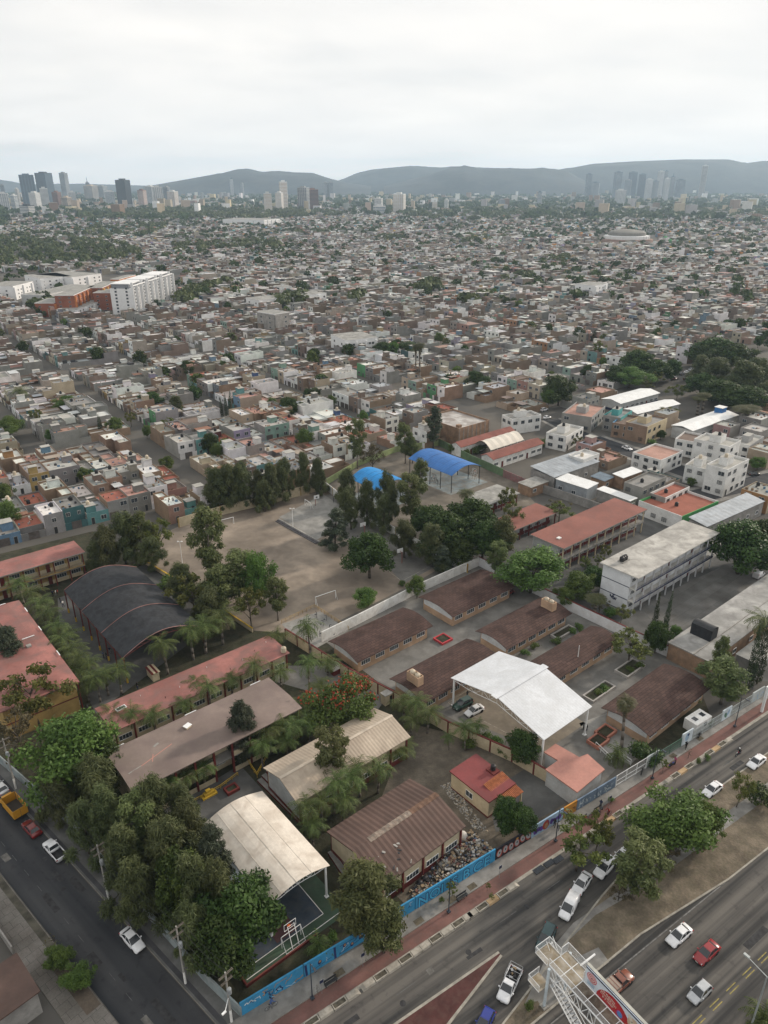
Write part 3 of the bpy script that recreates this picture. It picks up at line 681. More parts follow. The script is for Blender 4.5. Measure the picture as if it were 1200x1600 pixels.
# --- left school
# long red-roofed classroom row
rc = rect((147, 1105), (420, 993), (457, 1020), 4.2, 40)
_lr = hall('classroom_block', 'long single storey block with faded red roof below the black arched canopy', 'building', rc, [(0, 4.1), (.28, 4.55), (1, 4.2)], red_roof, cream, under=maroon, group='classroom blocks')
seam = mat('dark_roof_seam', (.11, .06, .055), .9, var=.4)
def seams(root, L, W, z, xs, ys, sl=0.0):
 for x in xs: b = MB(); b.box(x, .3, z + sl, x + .05, W - .3, z + sl + .02, seam); b.build('roof_seam', root)
 for y in ys: b = MB(); b.box(.3, y, z, L - .3, y + .05, z + .025, seam); b.build('roof_seam', root)
for i in range(9): b = MB(); b.tube((0, 0, 0), (0, 0, .45), .06, [whitem, seam][i % 2], 6); b.build('vent_pipe', _lr[0], (2 + i * 3.4, rc[3] * (.3 + .13 * (i % 4)), 4.3))
b = MB(); b.box(0, 0, 0, 1.9, .95, .3, whitem); b.box(.15, .15, .301, 1.75, .8, .33, glass); b.build('skylight', _lr[0], (rc[2] - 4.5, 3.0, 4.32), .1)
# two-storey block with the mauve roof
rc = rect((207, 1238), (472, 1105), (413, 1062), 6.9, 40)
o, a, Lr, Wr = rc; root = thing('classroom_block', 'two storey cream block with cracked mauve roof and maroon posts', 'building', o, a, 'classroom blocks')
b = MB(); b.box(.5, 2.6, 0, Lr - .5, Wr - .6, 6.7, cream); b.build('wall', root)
b = MB(); roof_profile(b, Lr, Wr, [(0, 6.75), (.36, 7.15), (1, 6.95)], mauve_roof, .16, 0, 0, maroon); b.build('roof', root)
b = MB(); b.box(.3, .5, 3.25, Lr - .3, 2.6, 3.42, concrete); b.build('gallery_floor', root)
n = 9; bay = (Lr - .8) / n
pm = MB(); pm.box(-.17, -.17, 0, .17, .17, 6.7, maroon); pme = pm.mesh('post')
sp = MB(); sp.box(-bay / 2 + .18, -.06, 0, bay / 2 - .18, .06, .95, cream); spm = sp.mesh('parapet_panel')
for i in range(n + 1):
 put(pme, 'post', root, .4 + i * bay, .55, 0)
 if i < n:
  x = .4 + (i + .5) * bay
  if i != 4: put(spm, 'parapet_panel', root, x, .55, 3.43); put(spm, 'parapet_panel', root, x, .55, .0)
  for z in (1.1, 4.5): put(W_BIG, 'window', root, x, 2.57, z)
b = MB(); b.box(-.5, -.4, 0, .5, .4, .35, cream); b.box(-.62, -.5, .35, .62, .5, .42, whitem); b.build('roof_hatch', root, (Lr * .42, Wr * .72, 7.05), .3)
b = MB()
for (x0, y0, x1, y1, w, m) in ((3.2, 4.2, 9.2, 5.9, .08, pink_roof), (5.0, 4.0, 5.8, 5.6, .07, pink_roof), (1.0, 3.9, 3.3, 4.3, .10, concrete), (6.6, 7.2, 7.6, 7.6, .2, concrete)):
 d = Vector((x1 - x0, y1 - y0, 0)).normalized(); q = Vector((-d.y, d.x, 0)) * w
 fz = lambda y: (6.75 + .4 * (y / Wr) / .36 if y / Wr < .36 else 7.15 - .2 * ((y / Wr) - .36) / .64) + .012
 P = [(x0 - q.x, y0 - q.y), (x1 - q.x, y1 - q.y), (x1 + q.x, y1 + q.y), (x0 + q.x, y0 + q.y)]
 b.face([(x, y, fz(y)) for x, y in P], m)
b.build('sealant_patch', root)
for k in range(3):
 b = MB(); b.box(0, 0, 0, 2.2, .12, .1, whitem); b.build('drain_edge', root, (1.0 + k * Lr * .42, Wr - .02, 6.98))
# tan gabled hall
rc = rect((410, 1192), (592, 1108), (645, 1157), 5.0, 40)
root, L0, W0 = hall('classroom_hall', 'gabled hall with pale tan sheet roof and white end wall', 'building', rc, gable(4.9, 1.5), tan_roof, cream, palewall, maroon, step=.30, amp=.035, group='classroom blocks', under=maroon)
b = MB(); roof_profile(b, L0 + 1.0, .55, gable(0, .11), mat('pale_ridge_sheet', (.5, .43, .35), .6), .03, .0, 0); b.build('ridge_cap', root, (0, .55 + W0 / 2 - .27, 6.42))
# brown corrugated workshop
rc = rect((510, 1302), (637, 1215), (724, 1290), 4.6, 40)
root, L0, W0 = hall('workshop', 'gabled workshop with dark brown corrugated roof beside the rubbish heap', 'building', rc, gable(4.5, 1.6), brown_roof, cream, cream, maroon, step=.42, amp=.07, under=maroon)
for nm, x0, x1, m in (('translucent_strip', .34, .82, pale_strip), ('rusty_strip', .0, .34, rust_strip)):
 b = MB(); LL = (L0 + 1) * (x1 - x0); roof_profile(b, LL, 1.0, gable(0, .14), m, .03, 0, 0, None, .42, .06); b.build(nm, root, ((L0 + 1) * x0, .55 + W0 / 2 - .5, 6.04))
b = MB()
g = random.Random(3)
for i in range(14):
 x, y = L0 * .66 + g.uniform(0, 4), g.uniform(.5, 4); z = 4.5 + 1.6 * (y / (W0 / 2 + .55)); b.rbox(x, W0 + 1.1 - y, z + .03, g.uniform(.1, .8), g.uniform(.06, .3), .06, g.uniform(0, 3), concrete if i % 3 else dark)
struct(b.build('roof_litter', root), 'stuff')
# steps with maroon risers beside the halls
for (A, B_, n) in (((402, 1222), (470, 1290), 3), ((512, 1335), (545, 1385), 3)):
 pA, pB = at(*A, 0), at(*B_, 0); d = pB - pA; a = math.atan2(d.y, d.x); ln = d.length
 b = MB()
 for i in range(n): b.box(0, .0 + i * .9, 0, ln, .9 + i * .9 - .01, .45 * (i + 1), maroon, walk)
 root = b.build('terrace_steps', None, pA, a); tag(root, 'maroon faced terrace steps %s' % ('beside the tan gabled hall' if n == 3 and A[0] < 450 else 'beside the brown workshop'), 'steps')
# cream vaulted court roof with its white frame
rc = rect((410, 1238), (512, 1353), (316, 1279), 6.2, 40); o, a, Lr, Wr = rc
root = thing('court_canopy', 'cream arched court roof on white lattice frame above blue and green court', 'canopy', o, a, 'arched court roofs')
b = MB(); roof_profile(b, Lr, Wr, arc(12, 1.15, 6.2), cream_roof, .05, .2, .2, whitem, .9, .012)
b.build('roof', root)
dull_seam = mat('grey_sheet_seam', (.42, .38, .33), .7, var=.3)
for f in (.3, .55, .78): b = MB(); z = 6.2 + 1.15 * math.sin(math.pi * f); b.box(-.2, 0, 0, Lr + .2, .09, .03, dull_seam); b.build('sheet_seam', root, (0, -.2 + (Wr + .4) * f, z))
posts_truss(root, Lr, Wr, 6.15, 1.15, 4, whitem, .12, shape=lambda t: 1.15 * math.sin(math.pi * t), bays=10)
b = MB(); b.hexa([(0, Wr, 6.0), (Lr * .85, Wr, 6.0), (Lr * .85, Wr + 2.2, 5.3), (0, Wr + 2.2, 5.3)], [(0, Wr, 6.05), (Lr * .85, Wr, 6.05), (Lr * .85, Wr + 2.2, 5.35), (0, Wr + 2.2, 5.35)], metal_roof); b.build('lower_roof', root)
tag_court = (o, a, Lr, Wr)
grn = mat('court_green', (.050, .085, .055), .85, scale=.35, var=.25, dirt=(.075, .085, .065), dirt_amt=.5); blu = mat('court_blue', (.042, .058, .080), .85, scale=.3, var=.3, dirt=(.075, .078, .08), dirt_amt=.6)
def court(name, x0, x1, y0, y1, z, m):
 P = [loc2w(o, a, Lr - x, y) for x, y in ((x0, y0), (x1, y0), (x1, y1), (x0, y1))]; return flat(name, [(p.x, p.y) for p in P], z, m)
court('court_surround', -3.5, Lr + 3.6, -.6, 15.3, .032, grn); court('court_play_area', .5, Lr + 1.6, 2.2, 13.6, .036, blu)
court('court_key', Lr - 3.6, Lr + 1.2, 6.2, 9.4, .040, mat('court_maroon', (.10, .05, .05), .85, var=.3));
b = MB()
for (x0, y0, x1, y1) in ((.5, 2.2, Lr + 1.6, 2.2), (Lr + 1.6, 2.2, Lr + 1.6, 13.6), (.5, 13.6, Lr + 1.6, 13.6), (Lr + 2.9, 0, Lr + 2.9, 15)):
 d = Vector((x1 - x0, y1 - y0, 0)).normalized() * .05; q = Vector((-d.y, d.x, 0))
 P = [loc2w(o, a, Lr - x, y) for x, y in ((x0 - q.x, y0 - q.y), (x1 - q.x, y1 - q.y), (x1 + q.x, y1 + q.y), (x0 + q.x, y0 + q.y))]; b.face([(p.x, p.y, .044) for p in P], white)
struct(b.build('court_markings'))
b = MB(); b.box(-3.8, 4.6, 0, -3.6, 15.5, .5, maroon, mat('red_kerb_top', (.17, .05, .04), .8)); b.box(-3.59, 15.3, 0, -1.5, 15.5, .5, maroon); w = b.build('court_edge_wall', None, o, a); tag(w, 'low red edging wall at the end of the green court', 'wall')
def hoop(o, a, x, y, rz, label, m=whitem, goal=True):
 p = loc2w(o, a, x, y); root = thing('goal_frame', label, 'goal', p, a + rz, 'goal frames')
 b = MB(); w, h, d = 3.0, 2.1, 1.1
 for s in (-1, 1):
  b.tube((0, s * w / 2, 0), (0, s * w / 2, h), .05, m, 5); b.tube((0, s * w / 2, h), (d, s * w / 2, 0), .04, m, 5)
 b.tube((0, -w / 2, h), (0, w / 2, h), .05, m, 5); b.tube((d, -w / 2, .04), (d, w / 2, .04), .04, m, 5); b.build('goal', root)
 b = MB()
 for s in (-.5, .5): b.tube((d, s, 0), (.1, s, 3.4), .05, m, 5)
 b.tube((.55, -.5, 1.8), (.55, .5, 1.8), .035, m, 4); b.tube((.1, -.5, 3.3), (.1, .5, 3.3), .035, m, 4); b.build('support', root)
 b = MB(); P_ = [(-.1, -.9, 2.6), (-.1, .9, 2.6), (-.1, .9, 3.7), (-.1, -.9, 3.7)]; [b.tube(P_[i], P_[(i + 1) % 4], .04, m, 4) for i in range(4)]; b.build('backboard_frame', root)
 b = MB(); b.lathe([(.22, 0), (.24, 0), (.24, .03), (.22, .03)], mat('rim_orange', (.5, .1, .02), .5), 10, (-.35, 0, 2.75)); b.build('rim', root)
hoop(o, a, -2.2, 7.8, math.pi, 'white tubular goal with basketball hoop at the red edging wall')
hoop(o, a, Lr + 2.4, Wr * .72, 0, 'white tubular goal frame behind the cream arched roof')
# left red-roofed two-storey block
rc = rect((28, 938), (126, 1064), (60, 1096), 6.8, -50); o, a, Lr, Wr = rc;
if Wr < 14:
 Wr = 14
root = thing('classroom_block', 'two storey ochre block with broad patched red roof left of the palm row', 'building', o, a, 'classroom blocks')
b = MB(); b.box(.6, 0.6, 0, Lr - .6, Wr - .6, 6.6, ochre); [b.box(x, .6, 3.25, x + .06, Wr - .6, 3.45, maroon) for x in (.54, Lr - .60)]; b.build('wall', root)
b = MB(); roof_profile(b, Lr, Wr, [(0, 6.8), (.18, 7.0), (1, 6.9)], red_roof, .2, 0, 0, maroon); b.build('roof', root)
for i in range(9): put(W_BIG, 'window', root, 2 + i * (Lr - 4) / 8, .57, 1.2); put(W_BIG, 'window', root, 2 + i * (Lr - 4) / 8, .57, 4.4)
for x, y in ((Lr - .1, 4.0), (Lr * .55, 3.0), (Lr * .3, .1), (Lr * .6, .1), (Lr * .85, .1)):
 b = MB(); b.box(-.08, -1.2, 0, .08, 1.2, .12, whitem) if y > 1 else b.box(-1, -.08, 0, 1, .08, .12, whitem); b.build('drain_edge', root, (x, y, 7.02))
b = MB(); b.box(0, 0, 0, .9, .9, .35, concrete); b.build('roof_hatch', root, (Lr * .45, 3.4, 6.98))
for i in range(8):
 b = MB(); b.box(-.12, -.12, 0, .12, .12, 6.6, maroon); b.build('post', root, (.8 + i * (Lr - 1.6) / 7, .2, 0))
# two-storey gallery blocks (red roofs)
def gallery_block(name, label, rc, h, nst, roofm, wallm, spanm, postm, railm, side=0, ext=0.0, slab=concrete, group='classroom blocks', endband=None, wins=W_BIG, over=.3, colours=None):
 o, a, Lr, Wr = rc
 if ext: o = loc2w(o, a, -ext if ext > 0 else 0, 0); Lr += abs(ext)
 root = thing(name, label, 'building', o, a, group); g = 2.2; st = (h - .2) / nst
 b = MB(); b.box(.7, g, 0, Lr - .7, Wr - .5, h - .16, wallm)
 if endband:
  for k in range(nst + 1):
   z = max(.05, k * st - .12)
   for x0, x1 in ((.68, .70), (Lr - .70, Lr - .68)): b.box(x0, g, z, x1, Wr - .5, z + .2, endband)
 b.build('wall', root)
 b = MB(); b.box(0, 0, h - .16, Lr, Wr, h + .12, slab, roofm); b.build('roof', root)
 n = max(3, int(Lr / 3.6)); bay = (Lr - 1.4) / n
 for k in range(1, nst):
  b = MB(); b.box(.5, .25, k * st - .12, Lr - .5, g, k * st + .08, slab); b.build('gallery_floor', root)
  b = MB(); b.box(.5, .22, k * st + .08, Lr - .5, .34, k * st + .35, railm)
  for q in range(3): b.box(.5, .25, k * st + .5 + q * .2, Lr - .5, .29, k * st + .54 + q * .2, railm)
  for i in range(n * 2 + 1): x = .6 + i * (Lr - 1.2) / (2 * n); b.box(x - .02, .25, k * st + .35, x + .02, .29, k * st + .98, railm)
  b.build('railing', root)
 pm = MB(); pm.box(-.13, -.13, 0, .13, .13, h - .16, postm); pme = pm.mesh('post')
 for i in range(n + 1): put(pme, 'post', root, .7 + i * bay, .62, 0)
 sp = MB(); sp.box(-bay / 2 + .1, -.03, 0, bay / 2 - .1, .04, 1.0, spanm); spm = sp.mesh('wall_panel')
 for k in range(nst):
  for i in range(n):
   x = .7 + (i + .5) * bay
   put(spm, 'wall_panel', root, x, g - .045, k * st + .1)
   if i % 3 == 1: put(DOOR, 'door', root, x + bay * .2, g - .1, k * st + .1)
   else: put(wins, 'window', root, x, g - .035, k * st + 1.15)
   if k < nst: put(W_MID, 'window', root, x, Wr - .47, k * st + 1.3, math.pi)
 return root, o, a, Lr, Wr
gallery_block('gallery_block', 'two storey ochre gallery block with red roof at the picture edge', rect((0, 905), (133, 860), (145, 833), 7.0, 40), 7.0, 2, red_roof, ochre, cream, maroon, ochre, ext=16)
rr = gallery_block('gallery_block', 'two storey school block with brick red roof and open cream galleries', rect((885, 859), (1009, 795), (831, 837), 7.2, 40), 7.2, 2, mat('brick_red_roofing', (.235, .098, .078), .9, scale=.15, var=.12, dirt=(.16, .08, .07), dirt_amt=.4), palewall, maroon, cream, concrete)
b = MB(); b.box(0, 0, 0, 1.1, .9, .3, white); b.build('roof_hatch', rr[0], (3.2, 4, 7.32))
gallery_block('low_classroom_block', 'low school block with brick red roof behind the gallery school', rect((808, 833), (868, 797), (840, 779), 4.0, 40), 4.0, 1, _M['brick_red_roofing'], palewall, maroon, maroon, concrete)
gallery_block('low_classroom_block', 'low school block with bare grey concrete roof below the blue canopy', rect((762, 791), (812, 770), (703, 785), 3.8, 40), 3.8, 1, grey_roof, white, maroon, maroon, concrete)
# white three-storey school
ws = gallery_block('white_school_block', 'three storey white school block with navy bands and stained grey roof', rect((1003, 906), (1121, 831), (940, 882), 10.2, 40), 10.2, 3, mat('pale_stained_roof', (.42, .405, .375), .9, scale=.2, var=.2, dirt=(.2, .19, .175), dirt_amt=.65), mat('bright_white_wall', (.70, .72, .75), .8, scale=.4, var=.06, dirt=(.5, .5, .5), dirt_amt=.3), mat('pale_grey_panel', (.58, .59, .61), .8), mat('pale_post', (.5, .51, .53), .7), navy, slab=mat('pale_slab', (.5, .49, .46), .85), endband=navy)
ro, o, a, Lr, Wr = ws
b = MB(); b.box(0, 0, 0, 2.9, 1.5, .22, concrete); b.build('tank_plinth', ro, (3.4, 6.3, 10.33))
_tw = loc2w(o, a, 3.9, 7.0, 10.56)
# emblem on the end wall
e = MB()
for (y0, z0, y1, z1, w) in ((5.2, 2.0, 6.2, 2.9, .16), (6.2, 2.9, 5.6, 3.3, .14), (5.6, 2.0, 6.4, 2.3, .14), (6.4, 2.3, 6.9, 3.0, .16), (5.9, 2.5, 6.9, 2.5, .12), (5.0, 2.6, 5.6, 2.4, .12)):
 d = Vector((0, y1 - y0, z1 - z0)).normalized(); q = Vector((0, -d.z, d.y)) * w
 e.face([(.685, y0 - q.y, z0 - q.z), (.685, y1 - q.y, z1 - q.z), (.685, y1 + q.y, z1 + q.z), (.685, y0 + q.y, z0 + q.z)][::-1], navy)
e.build('wall_emblem', ro)
# small red building with tiled porch, pink L-shaped office
rc = rect((702, 1206), (766, 1254), (743, 1178), 3.7, -50); o, a, Lr, Wr = rc
root = thing('caretaker_house', 'small cream house with dark red roof and orange tiled porch', 'house', o, a)
b = MB(); b.box(.25, .25, 0, Lr - .25, Wr - .25, 3.5, cream); b.box(.235, .235, 0, Lr - .235, Wr - .235, .35, maroon); b.build('wall', root)
b = MB(); b.box(0, 0, 3.5, Lr, Wr, 3.72, maroon, mat('dark_red_roofing', (.20, .052, .052), .85, scale=.2, var=.15, dirt=(.13, .05, .05), dirt_amt=.4)); b.box(Lr * .42, Wr - 1.6, 3.73, Lr * .62, Wr - .1, 4.0, maroon); b.build('roof', root)
b = MB(); tile = mat('orange_roof_tile', (.36, .13, .06), .85, scale=2, var=.25)
n = 16; x0, x1 = Lr - 3.0, Lr + 1.6
for i in range(n):
 y = Wr * .30 + i * (Wr * .72) / n; wd = Wr * .72 / n
 b.hexa([(x0, y, 3.9), (x1, y, 3.0), (x1, y + wd * .8, 3.0), (x0, y + wd * .8, 3.9)], [(x0, y + wd * .2, 4.05), (x1, y + wd * .2, 3.15), (x1, y + wd * .6, 3.15), (x0, y + wd * .6, 4.05)], tile)
b.build('porch_tile', root)
for y in (Wr * .34, Wr * .98):
 b = MB(); b.box(Lr + 1.2, y - .12, 0, Lr + 1.44, y + .12, 3.05, cream); b.build('porch_post', root)
put(DOOR, 'door', root, Lr - .22, Wr * .6, 0, R(90)); put(W_MID, 'window', root, Lr * .5, .22, 1.3)
_tank_small = loc2w(o, a, Lr * .52, Wr - .8, 4.02)
pl = [at(*p, 3.6) for p in ((868, 1162), (850, 1175), (872, 1188), (852, 1202), (902, 1238), (945, 1202), (918, 1178), (905, 1183))]
root = thing('school_office', 'L-shaped office with flat pale pink roof beside the street gate', 'building', (pl[4].x, pl[4].y, 0), 0)
q = [(p.x - pl[4].x, p.y - pl[4].y) for p in pl]; cx = sum(p[0] for p in q) / 8; cy_ = sum(p[1] for p in q) / 8
inn = [(cx + (x - cx) * .93, cy_ + (y - cy_) * .93) for x, y in q]
ar = sum(q[i][0] * q[(i + 1) % 8][1] - q[(i + 1) % 8][0] * q[i][1] for i in range(8))
if ar < 0: q = q[::-1]; inn = inn[::-1]
b = MB(); b.prism(inn, 0, 3.4, palewall); b.build('wall', root); b = MB(); b.prism(q, 3.4, 3.62, pink_roof); b.build('roof', root)
for (A, B_) in (((852, 1202), (902, 1238)), ((902, 1238), (945, 1202))):
 pa, pb = at(*A, 3.6) - pl[4], at(*B_, 3.6) - pl[4]; d = (pb - pa); an = math.atan2(d.y, d.x)
 for t in (.25, .55, .8):
  p = pa.lerp(pb, t); nx, ny = (cx - p.x), (cy_ - p.y); k = math.hypot(nx, ny); p = p + Vector((nx / k, ny / k, 0)) * .55; put(W_MID, 'window', root, p.x, p.y, 1.2, an)
# --- kindergarten: six low vaulted tiled roofs
tl = tiles_mat('brown_roof_tiles', CU)
KG = [((513, 1002), (628, 948), (675, 977), 'tiled roof classroom nearest the gym pad, white gable end'),
 ((655, 935), (746, 888), (792, 920), 'tiled roof classroom beside the row of parked cars'),
 ((607, 1057), (733, 998), (664, 1095), 'tiled roof classroom on the left of the white canopy'),
 ((741, 983), (848, 934), (890, 963), 'tiled roof classroom behind the white canopy with rooftop tank trough'),
 ((826, 1037), (920, 976), (967, 998), 'tiled roof classroom along the long white wall, right of the white canopy'),
 ((939, 1105), (1037, 1036), (1104, 1080), 'tiled roof classroom nearest the avenue with beige painted gable')]
kroots = []
for i, (A, B_, C_, lb) in enumerate(KG):
 rc = rect(A, B_, C_, 3.3, 40)
 kr = hall('kindergarten_classroom', lb, 'building', rc, low_arch(3.2, .9), tl, mat('kindergarten_beige', (.44, .30, .20), .85, scale=.4, dirt=(.28, .2, .15), dirt_amt=.3), mat('gable_white', (.60, .62, .63), .8, scale=.4, var=.08, dirt=(.4, .38, .35), dirt_amt=.4), _M['kindergarten_beige'], posts=False, under=white, group='kindergarten classrooms', zb=1.6, ox=.9, oy=.9, postm=white)
 kroots.append((kr, rc))
def tank_trough(kr, rc, x, y, lab):
 r = kr[0]; b = MB(); m = _M['kindergarten_beige']
 for x0, y0, x1, y1 in ((-.0, -.0, 3.2, .15), (0, 1.35, 3.2, 1.5), (0, .151, .15, 1.349), (3.05, .151, 3.2, 1.349)): b.box(x0, y0, -.9, x1, y1, 1.1, m)
 b.box(.15, .15, .2, 3.05, 1.35, .3, dark); o = b.build('tank_trough', r, (x, y, 4.9), R(-90))
 return [loc2w(rc[0], rc[1], x + .75, y - q) for q in (.9, 2.3)]
tA = tank_trough(kroots[2][0], kroots[2][1], kroots[2][1][2] - 3.2, 6.4, ''); tB = tank_trough(kroots[3][0], kroots[3][1], 2.6, 6.6, '')
# --- white gabled canopy
rc = rect((706, 1061), (777, 1019), (848, 1158), 6.4, 40); o, a, Lr, Wr = rc
root = thing('white_canopy', 'white gabled sheet canopy on slender white columns in the kindergarten court', 'canopy', o, a)
b = MB(); roof_profile(b, Lr, Wr, gable(6.4, 2.5), mat('bright_sheet_roof', (.60, .62, .65), .5, scale=.22, var=.07, dirt=(.48, .49, .50), dirt_amt=.5), .06, .2, .2, whitem, .28, .02); b.build('roof', root)
b = MB(); roof_profile(b, Lr + .4, .36, gable(0, .05), _M['bright_sheet_roof'], .02); b.build('ridge_cap', root, (-.2, Wr / 2 - .18, 8.9))
posts_truss(root, Lr, Wr, 6.3, 2.5, 2, whitem, .14, bays=12, hgt=1.1)
# --- black shade-cloth canopy
rc = rect((100, 923), (194, 1028), (303, 967), 6.0, -50); o, a, Lr, Wr = rc
root = thing('black_canopy', 'black shade cloth canopy with maroon arched ribs over the assembly yard', 'canopy', o, a)
b = MB(); roof_profile(b, Lr, Wr, arc(14, 2.9, 6.0), black_mesh, .04, .1, .1, black_mesh, 1.1, .015); b.build('shade_cloth', root)
rib = mat('faded_maroon_rib', (.22, .12, .11), .7)
for k in range(4):
 b = MB(); x = Lr * k / 3; pr = arc(14, 2.9, 6.05)
 for (f0, z0), (f1, z1) in zip(pr, pr[1:]): b.tube((x, -.1 + (Wr + .2) * f0, z0 + .03), (x, -.1 + (Wr + .2) * f1, z1 + .03), .10, rib, 4)
 b.build('rib', root)
for y in (0, Wr):
 b = MB(); b.tube((0, y, 5.95), (Lr, y, 5.95), .1, maroon, 4); b.tube((0, y, 5.3), (Lr, y, 5.3), .06, maroon, 4)
 for i in range(24): b.tube((Lr * i / 24, y, 5.3 if i % 2 else 5.95), (Lr * (i + 1) / 24, y, 5.95 if i % 2 else 5.3), .035, maroon, 4)
 b.build('edge_truss', root)
cb = MB(); cb.box(-.11, -.11, 0, .11, .11, 5.95, maroon); cb.box(-.16, -.16, 0, .16, .16, 1.1, yellow); cme = cb.mesh('column')
for i in range(8):
 for y in (.0, Wr): put(cme, 'column', root, Lr * i / 7, y, 0)
posts = None
for k in (0, 3):
 b = MB(); x = Lr * k / 3
 for j in range(14):
  t0, t1 = j / 14, (j + 1) / 14; z0, z1 = 6 + 2.9 * math.sin(math.pi * t0), 6 + 2.9 * math.sin(math.pi * t1)
  b.tube((x, Wr * t0, z0 - .9 * math.sin(math.pi * t0) - .1), (x, Wr * t1, z1 - .9 * math.sin(math.pi * t1) - .1), .05, maroon, 4); b.tube((x, Wr * t0, z0), (x, Wr * t1, z1 - .9 * math.sin(math.pi * t1) - .1), .035, maroon, 4)
 b.build('end_truss', root)
# --- blue vaulted courts, tent, red gables, warehouse
for (A, B_, C_, h, rs, m, lb) in (((639, 717), (707, 743), (749, 727), 6.2, 1.9, blue_roof, 'large royal blue arched court roof with basketball hoops underneath'), ((548, 747), (590, 768), (630, 750), 6.2, 2.2, cyan_roof, 'bright sky blue arched court roof behind the casuarinas')):
 rc = rect(A, B_, C_, h, -50); o, a, Lr, Wr = rc; root = thing('blue_canopy', lb, 'canopy', o, a, 'blue court roofs')
 b = MB(); roof_profile(b, Lr, Wr, arc(12, rs, h), m, .06, .2, .2, m, .5, .05); b.build('roof', root)
 for i in range(1, 6): b = MB(); [b.tube((Lr * i / 6, Wr * f0, z0 + .02), (Lr * i / 6, Wr * f1, z1 + .02), .05, navy, 4) for (f0, z0), (f1, z1) in zip(arc(12, rs, h), arc(12, rs, h)[1:])]; b.build('seam', root)
 cb = MB(); cb.tube((0, 0, 0), (0, 0, h), .13, dark, 6); cme = cb.mesh('column')
 for i in range(5):
  for y in (.2, Wr - .2): put(cme, 'column', root, .2 + (Lr - .4) * i / 4, y, 0)
 P = [loc2w(o, a, x, y) for x, y in ((-1, -1), (Lr + 1, -1), (Lr + 1, Wr + 3), (-1, Wr + 3))]; flat('canopy_court', [(p.x, p.y) for p in P], .03, mat('pale_court_paint', (.22, .26, .27), .85, scale=.25, var=.25, dirt=(.2, .16, .12), dirt_amt=.6))
 if lb.startswith('large'):
  hoop(o, a, Lr * .55, 1.2, math.pi / 2, 'dark basketball goal under the royal blue roof', dark); hoop(o, a, Lr * .8, Wr + 1.5, -math.pi / 2, 'white basketball goal at the far side of the royal blue roof')
rc = rect((764, 703), (820, 688), (745, 692), 3.4, 40); o, a, Lr, Wr = rc; root = thing('tent_roof', 'cream fabric vault between two red gabled roofs', 'canopy', o, a)
b = MB()
for k in range(5):
 x0, x1 = Lr * k / 5, Lr * (k + 1) / 5; pr = arc(8, 2.4, 3.4)
 for (f0, z0), (f1, z1) in zip(pr, pr[1:]):
  s0 = .85; b.face([(x0, Wr * f0, z0), ((x0 + x1) / 2, Wr * f0, z0 * .94 + .1), ((x0 + x1) / 2, Wr * f1, z1 * .94 + .1), (x0, Wr * f1, z1)], mat('cream_fabric', (.62, .58, .51), .7, var=.05)); b.face([((x0 + x1) / 2, Wr * f0, z0 * .94 + .1), (x1, Wr * f0, z0), (x1, Wr * f1, z1), ((x0 + x1) / 2, Wr * f1, z1 * .94 + .1)], _M['cream_fabric'])
b.build('fabric', root)
cb = MB(); cb.tube((0, 0, 0), (0, 0, 3.45), .08, whitem, 6); cme = cb.mesh('pole')
for k in range(6):
 for y in (0, Wr): put(cme, 'pole', root, Lr * k / 5, y, 0)
for A, B_, C_, lb in (((719, 699), (807, 674), (704, 692), 'long red gabled roof behind the cream fabric vault'), ((772, 719), (850, 692), (755, 710), 'long red gabled roof in front of the cream fabric vault')):
 hall('red_gabled_school', lb, 'building', rect(A, B_, C_, 4, 40), gable(4, 1.3), mat('dark_red_tiles', (.20, .075, .06), .85, scale=.3, var=.15), white, white, posts=False, group='red gabled schools')
rc = rect((712, 670), (765, 658), (712, 639), 7.0, 40); o, a, Lr, Wr = rc; root = thing('brick_warehouse', 'big flat roofed brick warehouse behind the royal blue canopy', 'building', o, a)
b = MB(); b.box(0, 0, 0, Lr, Wr, 6.4, brickw, mat('half_white_roof', (.30, .27, .25), .9, scale=.09, var=.1, dirt=(.56, .55, .53), dirt_amt=.9))
for x0, y0, x1, y1 in ((0, 0, Lr, .25), (0, Wr - .25, Lr, Wr), (0, .251, .25, Wr - .251), (Lr - .25, .251, Lr, Wr - .251)): b.box(x0, y0, 6.401, x1, y1, 7.1, brickw)
b.build('wall', root)
for i in range(8):
 b = MB(); b.box(-.15, -.06, 0, .15, -.005, 7.05, greyw); b.build('pilaster', root, (.3 + i * (Lr - .6) / 7, 0, 0))
b = MB(); b.box(0, 0, 0, 1.6, 1.6, 1.0, brickw); b.build('roof_hatch', root, (2, 2, 6.42))
